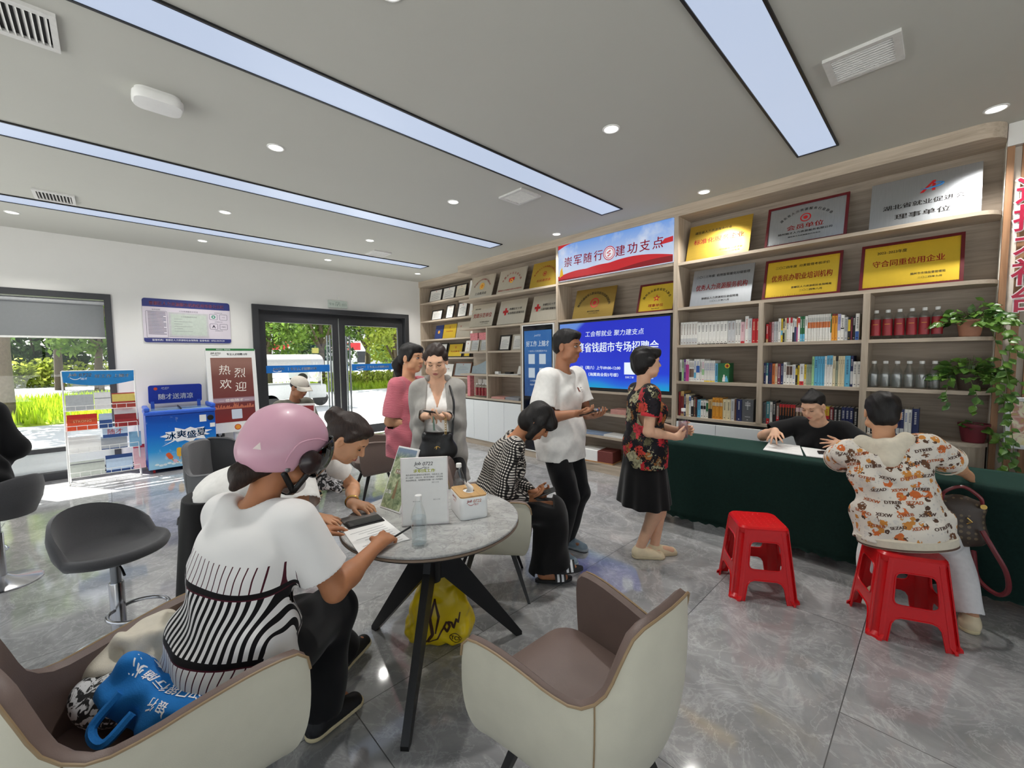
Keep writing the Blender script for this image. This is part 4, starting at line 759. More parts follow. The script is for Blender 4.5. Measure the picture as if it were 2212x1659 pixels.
def make_book(w, h, cov, band, b0, b1, ink, seed):
    """spine faces -y; hard covers around a page block, a printed band and title marks on the spine"""
    d = min(.19, max(.13, h * .68)); rnd = random.Random(seed); m = MB(); c = .0022 if w > .012 else .001
    m.box((0, 0, 0), (c, d, h)); m.box((w - c, 0, 0), (w, d, h))
    m.loft([[(w * .0, .001, z), (w * .25, -.0025, z), (w * .75, -.0025, z), (w, .001, z), (w - c, .004, z), (c, .004, z)] for z in (0, h)])
    m.box((c, .004, .003), (w - c, d - .004, h - .004), 1)
    if band: m.quad([(w * .04, -.0029, h * b0), (w * .96, -.0029, h * b0), (w * .96, -.0029, h * b1), (w * .04, -.0029, h * b1)], 2)
    if ink and w > .006:
        s = min(w * .42, .011); z = h * rnd.uniform(.86, .92); n = rnd.randint(5, 9)
        for k in range(n):
            m.box((w / 2 - s / 2, -.0034, z - s), (w / 2 - s * .1, -.003, z - s * .25), 3); m.box((w / 2 + s * .05, -.0034, z - s * .9), (w / 2 + s / 2, -.003, z - s * .15), 3); z -= s * 1.35
            if z < h * .3: break
        m.box((w / 2 - s / 2, -.0034, h * .08), (w / 2 + s / 2, -.003, h * .08 + s * .6), 3)
    return m, [BM[cov], M_PAGES, BM[band or cov], BM[ink or 'k']]
for ri, (where, x0, z, k, groups) in enumerate(ROWS):
    x = x0; idx = 0; grp = 'books on the ' + where
    for gi, (n, w, h, cov, band, b0, b1, ink) in enumerate(groups):
        W = w * k; Hh = h * k * (1.0 if k > .0009 else 1.06); first = None
        for j in range(n):
            y = 4.70 + .008 * ((idx * 7) % 5) / 5; cn = NAMES[cov][0]
            if first is None: mb, ms = make_book(W * .96, Hh, cov, band, b0, b1, ink, ri * 100 + gi); first = mb.build('book', ms, loc=(x, y, z), smooth=0); o = first
            else: o = first.copy(); COL.objects.link(o); o.location = (x, y, z)
            extra = (' with %s band' % NAMES[band][0]) if band else ''
            tag(o, '%s book%s, %s from left, %s' % (cn, extra, ordinal(idx), where), 'book', grp); x += W; idx += 1
    # the facing green book carries a yellow disc and a red cross
    if ri == 1:
        L = MB(); wx = 124 * k; hh = 220 * k
        n = 24; L.add([(wx * .82 + .026 * math.cos(2 * PI * q / n), -.0034, hh * .86 + .026 * math.sin(2 * PI * q / n)) for q in range(n)], [tuple(range(n))], 0)
        L.box((wx * .82 - .018, -.004, hh * .86 - .006), (wx * .82 + .018, -.0036, hh * .86 + .006), 1); L.box((wx * .82 - .006, -.004, hh * .86 - .018), (wx * .82 + .006, -.0036, hh * .86 + .018), 1)
        for fx, wdt, hgt, mi in ((.55, .024, .075, 2), (.75, .026, .06, 3)):
            L.loft([[(wx * fx + wdt * s * math.cos(a) , -.0036 - .0004 * math.sin(a), hh * .04 + hgt * t_) for a in np.linspace(0, 2 * PI, 8, endpoint=False)] for s, t_ in ((.7, 0), (.6, .5), (.3, .72), (.34, .85), (.2, 1))], mi)
        L.build('cover_artwork', [BM['y'], BM['r'], BM['w'], BM['s']], o, smooth=0)
    if ri == 2:
        L = MB(); F = lambda zz: frame((.055, -.0036, zz), (1, 0, 0), (0, 0, 1))
        for zz, s_ in ((.19, .008), (.175, .006), (.165, .006), (.05, .005)): L.box((.03, -.0036, zz), (.08, -.003, zz + s_))
        L.build('cover_print', BM['g'], o, smooth=0)
from mathutils.geometry import tessellate_polygon
def holed(mb, outer, holes, t, M, mi=0):
    """flat plate (2-D outline with holes) extruded from w=0 to w=t, placed by M"""
    loops = [outer] + holes; flat = [p for L in loops for p in L]
    tri = tessellate_polygon([[Vector((x, y, 0)) for x, y in L] for L in loops]); n = len(flat)
    V = [(x, y, 0) for x, y in flat] + [(x, y, t) for x, y in flat]; F = [tuple(reversed(a)) for a in tri] + [tuple(i + n for i in a) for a in tri]
    k = 0
    for L in loops:
        m = len(L)
        for i in range(m): a, b = k + i, k + (i + 1) % m; F.append((a, b, b + n, a + n))
        k += m
    mb.add(V, F, mi, M)
# ---------------------------------------------------------------- tub chairs
M_CREAM = mat('cream_leatherette', (206, 202, 184), .42, var=.03, scale=12, bump=.12, bscale=420); M_TAUPE = mat('taupe_leatherette', (116, 98, 91), .48, var=.05, scale=10, bump=.15, bscale=380)
M_PIPE = mat('tan_piping', (150, 126, 94), .5); M_GREYF = mat('grey_chair_fabric', (108, 108, 110), .9, var=.08, scale=200, bump=.2, bscale=700, sheen=.3); M_DGREYF = mat('dark_grey_chair_fabric', (66, 66, 69), .9, var=.1, scale=200, bump=.2, bscale=700, sheen=.3); M_BROWNF = mat('brown_chair_fabric', (108, 92, 84), .85, var=.06, scale=150, bump=.15, bscale=600, sheen=.2)
def chair_path(n=40):
    """rim of the shell from right tip round the back to left tip: plan (x, y), height z, base plan"""
    ctrl = [(.302, .235, .60), (.3, .215, .66), (.284, .12, .672), (.265, .0, .66), (.25, -.1, .645), (.23, -.18, .645), (.2, -.235, .69), (.175, -.265, .775), (.145, -.288, .85), (.08, -.305, .872), (0, -.31, .875)]
    ctrl = ctrl + [(-x, y, z) for x, y, z in reversed(ctrl[:-1])]; P = np.array(ctrl); d = np.r_[0, np.cumsum(np.linalg.norm(np.diff(P, axis=0), axis=1))]; u = np.linspace(0, d[-1], n + 1); out = []
    for q in u:
        i = min(len(P) - 2, max(0, np.searchsorted(d, q) - 1)); t = (q - d[i]) / (d[i + 1] - d[i]); p0, p1, p2, p3 = P[max(0, i - 1)], P[i], P[i + 1], P[min(len(P) - 1, i + 2)]
        out.append(.5 * (2 * p1 + (p2 - p0) * t + (2 * p0 - 5 * p1 + 4 * p2 - p3) * t * t + (3 * p1 - p0 - 3 * p2 + p3) * t ** 3))
    return np.array(out)
def tub_chair(label, loc, rz, outer, inner, pipe, grp, s=1.0, legs=M_BLKWOOD):
    t = thing('tub_chair', label, 'chair', loc, rz, grp); P = chair_path(44); P[:, :2] *= s; n = len(P); nv = 12
    def surf(rim, base, bulge, nv=nv, cz=.22):
        V = []
        for i in range(n):
            r, b = rim[i], base[i]; c = np.array((r[0] * bulge, r[1] * bulge if r[1] < .15 else r[1], b[2] + (r[2] - b[2]) * cz))
            for j in range(nv + 1): u = j / nv; V.append((1 - u) ** 2 * b + 2 * u * (1 - u) * c + u * u * r)
        return V, [(i * (nv + 1) + j, (i + 1) * (nv + 1) + j, (i + 1) * (nv + 1) + j + 1, i * (nv + 1) + j + 1) for i in range(n - 1) for j in range(nv)]
    base = P.copy(); base[:, 0] *= .7; base[:, 1] = base[:, 1] * .66 + .02; base[:, 2] = .305
    inr = P.copy(); sc = .895; inr[:, 0] *= sc; inr[:, 1] = np.where(P[:, 1] < 0, P[:, 1] * .9, P[:, 1] * .995); inr[:, 2] -= .004
    inb = inr.copy(); inb[:, 0] *= .93; inb[:, 1] *= .88; inb[:, 2] = .42
    Vo, Fo = surf(P, base, 1.07, cz=.1); m = MB(); m.add(Vo, Fo); m.add([base[i] for i in range(n)] + [(0, -.02, .3)], [(i + 1, i, n) for i in range(n - 1)] + [(0, n - 1, n)]); m.build('outer_shell', outer, t, smooth=70)
    Vi, Fi = surf(inr, inb, 1.02); m = MB(); m.add(Vi, [tuple(reversed(f)) for f in Fi])
    top = []
    for i in range(n): top += [P[i], (P[i] + inr[i]) / 2 + np.array((0, 0, .012)), inr[i]]
    m.add(top, [(3 * i + j, 3 * i + j + 1, 3 * (i + 1) + j + 1, 3 * (i + 1) + j) for i in range(n - 1) for j in (0, 1)])
    for e in (0, n - 1):   # closes the arm fronts
        a = [Vo[e * (nv + 1) + j] for j in range(nv + 1)]; b = [Vi[e * (nv + 1) + j] for j in range(nv + 1)]
        m.add(a + b, [(j, j + 1, nv + 2 + j, nv + 1 + j) for j in range(nv)])
    m.build('lining', inner, t, smooth=70)
    m = MB(); m.tube([p + np.array((p[0] * .012, (p[1] < 0) * p[1] * .012, .001)) for p in P], .004, 6); m.build('piping', pipe, t)
    for a in (13, n - 14):   # back corner seams
        sm = MB(); sm.tube([np.array(Vo[a * (nv + 1) + j]) * np.array((1.004, 1.004, 1)) for j in range(2, nv + 1)], .0022, 5); sm.build('seam', pipe, t)
    q = MB(); rr = []
    for k, (sx, zz) in enumerate(((.62, .335), (.8, .36), (.97, .40), (1.0, .445), (.93, .462), (.6, .47), (.2, .468))):
        rr.append([(x * sx, y * sx + .01, zz + .014 * (y / .24) * (zz > .4)) for x, y in rrect(.46 * s, .5 * s, .1, 6)])
    q.loft(rr); q.build('seat', inner, t, smooth=60)
    for sx, sy in ((1, 1), (-1, 1), (1, -1), (-1, -1)):
        L = MB(); a = Vector((sx * .13, sy * .12, .325)); b = Vector((sx * .225, sy * .225, 0)); ring = lambda c, h: [(c.x - h, c.y - h * .8, c.z), (c.x + h, c.y - h * .8, c.z), (c.x + h, c.y + h * .8, c.z), (c.x - h, c.y + h * .8, c.z)]
        L.loft([ring(b, .0105), ring(a, .021)]); L.build('leg', legs, t, smooth=0)
    L = MB(); L.box((-.15, -.14, .3), (.15, .14, .322)); L.build('underframe', M_BLACK, t, smooth=0)
    return t
A90 = PI / 2
tub_chair('empty cream and taupe tub chair in front, to the right of the round table', (-.79, 1.06, 0), math.radians(178) - A90, M_CREAM, M_TAUPE, M_PIPE, 'cream tub chairs around the near table')
tub_chair('cream and taupe tub chair at lower left holding bags behind the helmeted woman', (-1.595, .07, 0), math.radians(102) - A90, M_CREAM, M_TAUPE, M_PIPE, 'cream tub chairs around the near table', 1.12)
tub_chair('cream tub chair under the woman in the black and white gingham blouse', (-2.07, 1.8, 0), math.radians(50) - A90, M_CREAM, M_TAUPE, M_PIPE, 'cream tub chairs around the near table')
tub_chair('brown fabric tub chair by the doors, left of the woman in pink', (-4.38, 2.12, 0), math.radians(258) - A90, M_BROWNF, M_BROWNF, M_BROWNF, 'fabric tub chairs around the far table', 1.12)
tub_chair('grey fabric tub chair standing edge-on in front of the freezer', (-4.12, .7, 0), math.radians(46) - A90, M_GREYF, M_GREYF, M_GREYF, 'fabric tub chairs around the far table')
tub_chair('dark grey fabric tub chair between the freezer and the pink helmet', (-4.54, .88, 0), math.radians(130) - A90, M_DGREYF, M_DGREYF, M_DGREYF, 'fabric tub chairs around the far table')
tub_chair('grey fabric tub chair behind the bending woman, mostly hidden by her skirt', (-3.1, .62, 0), math.radians(226) - A90, M_GREYF, M_GREYF, M_GREYF, 'fabric tub chairs around the far table')
# ---------------------------------------------------------------- round tables
def marble(name, c1, c2, vein):
    t = NT(name); t.set(.09, 0, .5); v = t.obj(); n1 = t.noise(v, 4, 7, .6, 1.5); n2 = t.noise(v, 7, 7, .65, 2.2); c = t.ramp(n1, (.35, lin(c1)), (.65, lin(c2))); c = t.mix(t.math('MULTIPLY', t.ramp(t.math('ABSOLUTE', t.math('SUBTRACT', n2, .5)), (0, (1, 1, 1)), (.03, (0, 0, 0))), .5), c, lin(vein)); t.base(c); return t.m
M_TOP = marble('pale_grey_marble_top', (158, 158, 156), (190, 190, 188), (120, 120, 122)); M_EDGE = mat('brown_table_edge', (132, 114, 98), .4); M_TBLK = mat('black_table_metal', (22, 22, 23), .35, .3)
def round_table(label, loc, rz, grp, R=.43, Z=.76):
    t = thing('round_table', label, 'table', loc, rz, grp)
    MB().lathe([(0, Z - .012), (R - .004, Z - .012), (R, Z - .010), (R, Z - .003), (R - .003, Z), (0, Z)], 72).build('tabletop', M_TOP, t)
    MB().lathe([(R - .01, Z - .0125), (R + .002, Z - .0125), (R + .002, Z - .022), (R - .02, Z - .022)], 72, caps=(False, False)).build('edge_band', M_EDGE, t)
    MB().lathe([(0, Z - .022), (R - .012, Z - .022), (R - .02, Z - .038), (R - .06, Z - .04), (0, Z - .04)], 64).build('underside', M_TBLK, t)
    h = MB(); h.lathe([(0, .43), (.035, .43), (.04, .46), (.04, Z - .04), (0, Z - .04)], 20); h.lathe([(0, Z - .06), (.14, Z - .055), (.14, Z - .04), (0, Z - .04)], 24); h.build('hub', M_TBLK, t)
    for k in range(3):
        a = 2 * PI * k / 3; L = MB(); pr = [(.0, Z - .04), (.085, Z - .04), (.1, .6), (.13, .53), (.49, .02), (.49, 0), (.455, 0), (.05, .44), (.0, .44)]
        L.prism(pr, -.017, .017, M=np.array(((math.cos(a), 0, math.sin(a), 0), (math.sin(a), 0, -math.cos(a), 0), (0, 1, 0, 0), (0, 0, 0, 1)), float)); L.build('leg', M_TBLK, t, smooth=0)
    for k in range(2): MB().lathe([(0, 0), (.008, 0), (.006, .004), (0, .005)], 10, M=frame((.06, -.018, .58 - .05 * k), (1, 0, 0), (0, 0, 1))).build('bolt', M_STEEL, t)
    return t
TC = (-1.745, 1.125); round_table('round grey marble table with black splayed legs in the foreground, covered in papers', (*TC, 0), math.radians(72), 'round marble tables')
round_table('round table in the background where the man in the cap sits', (-4.8, 1.42, 0), math.radians(104), 'round marble tables')
# ---------------------------------------------------------------- things on the near table
TZ = .7605
def job_logo(m, F, k, mi=0, mi2=None):
    """smile logo: italic Job0722 with a curved stroke and small characters under it"""
    def f(x, z): return F(x * k, z * k)
    m.text('Job', f(-.30, .1), size=.2 * k, slant=.25, bold=.03, mi=mi); m.text('0722', f(.17, .1), size=.17 * k, slant=.2, bold=.015, mi=mi if mi2 is None else mi2); m.text('随才', f(.12, -.1), size=.12 * k, mi=mi if mi2 is None else mi2 + 1 if False else mi)
    for a, b in zip(np.linspace(-.4, .0, 7)[:-1], np.linspace(-.4, .0, 7)[1:]):
        za, zb = [-.02 - .1 * math.sin(PI * (q + .4) / .4) for q in (a, b)]; P = [F(a * k, za * k)[:3, 3], F(b * k, zb * k)[:3, 3], F(b * k, (zb - .03) * k)[:3, 3], F(a * k, (za - .03) * k)[:3, 3]]; m.quad([tuple(p) for p in P], mi)
def basis(loc, nx, ny):
    return None
# upright acrylic stand: local +x along its width, -y faces the camera
st = thing('sign_stand', 'white upright sign stand with black print standing on the near table', 'sign', (-1.677, 1.043, TZ), math.atan2(.177, .126)); st.rotation_euler[0] = 0
w, h = .218, .325; m = MB(); m.box((-w / 2, -.004, 0), (w / 2, .004, h), ch=.001); m.box((-w / 2 + .01, .0, 0), (w / 2 - .01, .09, .005)); m.build('acrylic_panel', M_WACR, st, smooth=0)
MB().box((-w / 2 + .006, -.0052, .006), (w / 2 - .006, -.0042, h - .006)).build('sheet', M_PAPER, st, smooth=0)
L = MB(); F = lambda x, z: frame((x, -.0058, z), (1, 0, 0), (0, 0, 1)); job_logo(L, lambda x, z: F(x, z + .285), .1, 0)
L.text('求职找工作', F(0, .262), width=.1, size=.016, mi=2, bold=.03)
for k, sx in enumerate(('   我的求职岗位都是在这里找的，扫码关注上面', '的“小程序”，点击工作，随才网“招聘会”，即可查看', '岗位招聘信息，有需要联系客服一对一为你服务')): L.text(sx, F(-.0, .243 - k * .0125), width=.17, size=.0085, mi=1)
for x, z in ((.05, .205), (-.04, .117), (.055, .122)): L.text('随才人才网', F(x, z), size=.006, mi=0)
L.build('print', [M_INKG, M_INK, mat('highlighter_yellow', (200, 206, 40), .6)], st, smooth=0)
# leaning picture stand
gs = thing('picture_stand', 'tilted white picture stand with a green and white picture behind the upright sign', 'sign', (-1.970, 1.013, TZ), .15)
tp = NT('green_photo_print'); tp.set(.15, 0, .6); o = tp.obj(); x = tp.n('SeparateXYZ'); tp.t.links.new(o, x.inputs[0]); n = tp.noise(o, 26, 5, .65, 1.0)
gr = tp.ramp(n, (.32, lin((92, 112, 84))), (.5, lin((148, 164, 128))), (.62, lin((196, 206, 168)))); tp.base(tp.mix(tp.ramp(tp.math('MULTIPLY', x.outputs[2], 3.0), (.74, (0, 0, 0)), (.86, (1, 1, 1))), gr, lin((126, 146, 172))))
tl = np.eye(4); tl[:3, :3] = R3('X', -.42); m = MB(); m.box((-.085, -.005, 0), (.085, .006, .335), M=tl, ch=.002); m.box((-.085, .12, 0), (.085, .128, .24), M=np.eye(4)) if False else None
m.quad([(-.08, .006, .005), (.08, .006, .005), (.08, .15, .0), (-.08, .15, .0)]); m.build('frame', M_WHITEGLOSS, gs, smooth=0)
MB().box((-.077, -.0062, .009), (.077, -.0052, .326), M=tl).build('picture', tp.m, gs, smooth=0)
L = MB(); Ft = lambda x, z: tl @ frame((x, -.0068, z), (1, 0, 0), (0, 0, 1)); L.text('乡村振兴', Ft(.0, .2), width=.07, size=.02, mi=1); L.box((-.04, -.0066, .188), (.042, -.0064, .212), 0, M=tl); L.text('古镇', Ft(-.05, .09) , size=.022, mi=1); L.loft([[(.0 + .012 * s * math.cos(a), -.0066, .06 + .1 * q) for a in (0, PI)] for s, q in ((1, 0), (.8, .3), (1, .35), (.5, .7), (.1, 1))], 0, M=tl, close=False)
L.build('picture_print', [mat('print_brown', (142, 122, 92), .5), M_WTXT], gs, smooth=0)
bottle('water_bottle', 'clear water bottle half full in front of the upright sign on the table', (-1.519, 0.912, TZ), .212, .033, False, None, .56)
bottle('water_bottle', 'clear water bottle behind the wooden-topped tissue box on the table', (-1.823, 1.352, TZ), .212, .033, False, None, .56)
tb = thing('tissue_box', 'white tissue box with a bamboo lid on the round table', 'tissue box', (-1.656, 1.286, TZ), math.atan2(.13, .05))
m = MB(); m.loft([[(x * s, y * s, z) for x, y in rrect(.145, .2, .022, 6)] for s, z in ((.97, 0), (1, .004), (1, .104), (.985, .108))]); m.build('box', M_WHITEGLOSS, tb, smooth=50)
M_BAMB = wood_mat('bamboo_lid', (196, 158, 106), (176, 136, 86), 'Y', .4); q = MB(); ov = [(.028 * math.cos(2 * PI * k / 24), .045 * math.sin(2 * PI * k / 24)) for k in range(24)]; holed(q, rrect(.138, .193, .02, 6), [list(reversed(ov))], .008, np.array(((1, 0, 0, 0), (0, 1, 0, 0), (0, 0, 1, .107), (0, 0, 0, 1)), float)); q.build('lid', M_BAMB, tb, smooth=0)
MB().prism(ov, .1068, .1075).build('opening', mat('box_inside', (70, 58, 46), .9), tb, smooth=0)
q = MB(); q.grid(lambda u, v: ((u - .5) * .05 * (1 - .75 * v) + .012 * math.sin(v * 5), .018 * math.sin(u * 7) * (1 - v * .6) , .1 + .062 * v + .008 * math.sin(u * 9) * v), 12, 10); q.build('tissue', M_PAPER, tb)
L = MB(); job_logo(L, lambda x, z: frame((x, -.1003, z + .082), (1, 0, 0), (0, 0, 1)), .085, 0, 1); job_logo(L, lambda x, z: frame((-.0728, -x, z + .082), (0, -1, 0), (0, 0, 1)), .085, 0, 1); L.build('print', [M_RED, mat('logo_orange', (220, 120, 40), .5), M_SKYB], tb, smooth=0)
ps = thing('paper_sheet', 'white form on the table under the writing hand', 'paper', (0, 0, TZ)); m = MB(); pc = [(-1.92, .74), (-1.905, .94), (-1.586, .905), (-1.615, .69)]; m.prism(pc, .0004, .0018); m.build('sheet', M_PAPER, ps, smooth=0)
L = MB()
ax = Vector((-.31, -.2, 0)).normalized()
for k in range(9):
    a = Vector((-1.82 + .026 * k, .90 - .002 * k, .0022)); b = a + Vector((-.0, -.16 + .03 * (k % 3), 0)); L.quad([a[:], b[:], (b + Vector((.003, 0, 0)))[:], (a + Vector((.003, 0, 0)))[:]])
L.build('printed_lines', M_INKG, ps, smooth=0)
ph = thing('smartphone', 'black smartphone in an open wallet case under the bending woman’s hands', 'phone', (-1.904, 0.846, TZ + .002), 1.45)
MB().box((-.085, -.04, 0), (.085, .038, .006), ch=.002).build('case', M_BLACK, ph, smooth=0); MB().box((-.08, -.036, .006), (.08, .034, .0135), ch=.003).build('body', M_BLACK, ph, smooth=0); MB().box((-.076, -.032, .0135), (.076, .03, .0142)).build('screen', mat('phone_glass', (22, 24, 28), .06), ph, smooth=0); MB().box((-.085, .04, .0), (.085, .115, .006), ch=.002).build('case_cover', mat('case_grey', (96, 92, 90), .5), ph, smooth=0)
# ---------------------------------------------------------------- bar stools
def bar_stool(label, loc, rz, fabric):
    t = thing('bar_stool', label, 'stool', loc, rz, 'bar stools'); m = MB(); N = 40; rings = []
    for r_, z_, k in ((.0, .60, 0), (.12, .60, 0), (.19, .605, .0), (.225, .62, .35), (.238, .645, .75), (.232, .665, 1), (.215, .672, 1.0), (.2, .655, .7), (.175, .638, .12), (.1, .632, 0), (.0, .632, 0)):
        R = []
        for i in range(N):
            a = 2 * PI * i / N; b = max(0, -math.cos(a - PI / 2)) if True else 0; bk = (max(0, -math.sin(a)) ** .6) if math.sin(a) < 0 else 0
            R.append((max(r_, .001) * math.cos(a) * 1.0, max(r_, .001) * math.sin(a) * (1 + .06 * bk), z_ - .09 - .03 * (z_ < .61) * (r_ > .1) * bk + k * .19 * bk))
        rings.append(R)
    m.loft(rings); m.build('seat', fabric, t, smooth=80)
    MB().lathe([(0, .49), (.07, .49), (.075, .51), (0, .51)], 20).build('mount_plate', M_BLACK, t)
    MB().lathe([(0, .02), (.032, .02), (.032, .36), (.03, .365), (0, .365)], 22).build('column_sleeve', M_CHROME, t); MB().lathe([(.022, .36), (.022, .495)], 18, caps=(False, False)).build('gas_lift', M_STEEL, t)
    MB().lathe([(0, 0), (.205, 0), (.205, .006), (.19, .012), (.08, .03), (.035, .06), (0, .06)], 44).build('base', M_CHROME, t)
    MB().tube([(.02, .04, .485), (.07, .13, .48), (.09, .17, .46)], .006, 8).build('lever', M_BLACK, t)
    MB().tube([(.03, .0, .22)] + [(.12 * math.sin(a) * 1.0 + .0, .19 + .13 * -math.cos(a) - .06, .22) for a in np.linspace(.5, 2 * PI - .5, 22)][::-1] + [(-.03, .0, .22)], .01, 10).build('footrest', M_CHROME, t); return t
bar_stool('dark grey bar stool with a low curved back, left of the striped shirt', (-3.05, -.03, 0), math.radians(38) - A90, M_DGREYF)
bar_stool('dark grey bar stool at the left edge under the person in black', (-4.53, -.62, 0), math.radians(226) - A90, M_DGREYF)
# ---------------------------------------------------------------- red plastic stools
M_RPL = mat('red_plastic', (206, 14, 22), .28, var=.03, scale=20, bump=.03, bscale=90)
def red_stool(label, loc, rz):
    t = thing('plastic_stool', label, 'stool', loc, rz, 'red plastic stools'); Ht = .465; wt, wb = .145, .192; hw = lambda z: wb + (wt - wb) * z / Ht; cr = .055
    rings = []
    for s, z, r in ((.96, Ht - .045, .04), (1.0, Ht - .03, .045), (1.0, Ht - .012, .045), (.94, Ht, .05), (.5, Ht, .03), (.1, Ht, .01)): rings.append([(x, y, z) for x, y in rrect(2 * hw(Ht) * s, 2 * hw(Ht) * s, r * s if r * s < hw(Ht) * s else .01, 4)])
    m = MB(); m.loft(rings)
    for i in range(7):
        for j in range(7):
            x, y = (i - 3) * .033 + .008 * (j % 2), (j - 3) * .033; m.lathe([(.006, 0), (.005, .0015), (0, .002)], 8, M=np.array(((1, 0, 0, x), (0, .6, 0, y), (0, 0, 1, Ht - .0003), (0, 0, 0, 1)), float), caps=(False, False))
    m.build('seat', M_RPL, t, smooth=35)
    def rr(x0, x1, z0, z1, xa, xb, r=.02, n=4):   # rounded trapezium: bottom x0..x1, top xa..xb
        P = []; Q = [(x0, z0), (x1, z0), (xb, z1), (xa, z1)]
        for i in range(4):
            p = Vector(Q[i]); a = (Vector(Q[i - 1]) - p).normalized(); b = (Vector(Q[(i + 1) % 4]) - p).normalized()
            for k in range(n + 1): u = k / n; P.append(tuple((p + a * r * (1 - u) ** 2 + b * r * u * u)))
        return P
    for k in range(4):
        a = k * A90; m = MB(); e = lambda z: hw(z) - cr * .55
        out = [(-e(0), 0), (-e(0) + .04, 0)] + [(-e(.12) + .045, .10), (-e(.13) + .06, .125), (-e(.13) + .085, .135), (e(.13) - .085, .135), (e(.13) - .06, .125), (e(.12) - .045, .10)] + [(e(0) - .04, 0), (e(0), 0), (e(Ht) , Ht - .02), (-e(Ht), Ht - .02)]
        hole = rr(-e(.2) + .045, e(.2) - .045, .2, .375, -e(.37) + .04, e(.37) - .04, .035)
        sl = (wb - wt) / Ht; y0 = hw(0)
        M = np.array(((1, 0, 0, 0), (0, -sl, 1, y0 - .008), (0, 1, 0, 0), (0, 0, 0, 1)), float); Rz = np.eye(4); Rz[:3, :3] = R3('Z', a); holed(m, out, [list(reversed(hole))], .006, Rz @ M)
        # raised lips round the openings
        lip = [(x, z) for x, z in hole]; m.ring([tuple((Rz @ M @ np.array((x, z, .006, 1)))[:3]) for x, z in lip], .0045, 6)
        m.tube([tuple((Rz @ M @ np.array((x, z, .006, 1)))[:3]) for x, z in out[1:9]], .0045, 6); m.build('side_panel', M_RPL, t, smooth=35)
        c = MB(); rings = []
        for z in (0.0, .012, .03, .2, Ht - .03):
            h_ = hw(z) + (.012 if z < .02 else 0); R = []
            for (px, py) in ((h_ - cr, h_), (h_ - cr * .72, h_ - .004), (h_ - cr * .62, h_ - .022), (h_ - .022, h_ - cr * .62), (h_ - .004, h_ - cr * .72), (h_, h_ - cr)): R.append((px, py, z))
            for (px, py) in ((h_ - .006, h_ - cr), (h_ - .03, h_ - cr * .66), (h_ - cr * .66, h_ - .03), (h_ - cr, h_ - .006)): R.append((px, py, z))
            rings.append(R)
        c.loft(rings, M=Rz); c.build('leg', M_RPL, t, smooth=35)
    return t
red_stool('empty red plastic stool in front of the green-covered desk', (-.81, 3.03, 0), math.radians(-57)); red_stool('red plastic stool carrying the seated woman in white trousers', (-.11, 3.165, 0), math.radians(-67))
# ---------------------------------------------------------------- desk with green cloth
dk = thing('reception_desk', 'long white desk under a dark green cloth in front of the bookshelves', 'desk', (0, 0, 0)); m = MB(); m.box((-1.95, 3.74, .72), (2.2, 4.24, .75)); dk_top = m.build('desktop', M_WHITE, dk, smooth=0)
for x in (-1.72, -.2, 1.9): MB().box((x - .02, 3.85, 0), (x + .02, 4.22, .72)).build('leg_panel', M_WHITE, dk, smooth=0)
tg = NT('dark_green_velvet'); tg.set(.9, 0, .2, 0, .35); tg.b.inputs['Sheen Tint'].default_value = (.2, .5, .4, 1); n = tg.noise(tg.obj(), 60, 4); tg.base(tg.ramp(n, (.3, lin((7, 27, 23))), (.7, lin((12, 36, 31))))); tg.bump(tg.noise(tg.obj(), 300, 2), .1, .002); M_GRN = tg.m
def cloth():
    m = MB(); x0, x1, y0, y1, z = -2.0, 2.25, 3.7, 4.27, .758; nx = 150
    sec = [(y1 + .012, .55), (y1 + .01, .68), (y1 + .004, .745), (y1 - .01, z)] + [(y1 - .02 + (y0 + .03 - y1 + .02) * k / 8, z) for k in range(1, 9)] + [(y0 + .004, z - .006), (y0 - .006, z - .03)] + [(y0 - .01, z - .03 - .0 - k * .058) for k in range(1, 12)]
    V = []
    for i in range(nx + 1):
        x = x0 + (x1 - x0) * i / nx
        for j, (y, zz) in enumerate(sec):
            d = max(0, (z - zz)) / .7; fold = math.sin(x * 7.0 + 1.2 * math.sin(x * 2.3)) * .03 * d + math.sin(x * 17 + 2) * .008 * d
            yy = y - (.03 * d + fold if y < 3.9 else 0); zz2 = zz
            if j == len(sec) - 1: zz2 = zz + .022 * abs(math.sin(x * 34)) - .0 + .02 * math.sin(x * 1.4)
            V.append((x - (.0), yy, zz2))
    n = len(sec); m.add(V, [(i * n + j, (i + 1) * n + j, (i + 1) * n + j + 1, i * n + j + 1) for i in range(nx) for j in range(n - 1)])
    # the end hanging over the left side
    def endf(u, v): y = y1 + .0 - (y1 - y0 + .0) * u; d = v; return (x0 - .015 * d - .02 * math.sin(u * 9) * d - .06 * d * (u > .999), y, z - .0 - v * (.52 + .12 * math.sin(u * PI)) + (.02 * abs(math.sin(u * 30)) if v > .99 else 0))
    m.grid(endf, 24, 10)
    return m
c_ = cloth().build('tablecloth', M_GRN, smooth=80); tag(c_, 'dark green velvet cloth with a scalloped hem covering the long desk', 'tablecloth'); sol = c_.modifiers.new('thickness', 'SOLIDIFY'); sol.thickness = .003; sol.offset = 1
DZ = .763
def sheets(name, lb, corners, h=.006, cat='papers', lines=6):
    t = thing(name, lb, cat, (0, 0, DZ)); MB().prism(corners, 0, h).build('sheet', M_PAPER, t, smooth=0); L = MB(); a, b, c, d = [Vector((*p, h + .0004)) for p in corners]
    for k in range(lines):
        u = .12 + .76 * k / max(1, lines - 1); p = a.lerp(d, u); q = b.lerp(c, u); s, e = p.lerp(q, .1), p.lerp(q, .75 + .15 * (k % 2)); w_ = (q - p).cross(Vector((0, 0, 1))).normalized() * .0025; L.quad([s[:], e[:], (e + w_)[:], (s + w_)[:]])
    L.build('printed_lines', M_INKG, t, smooth=0); return t
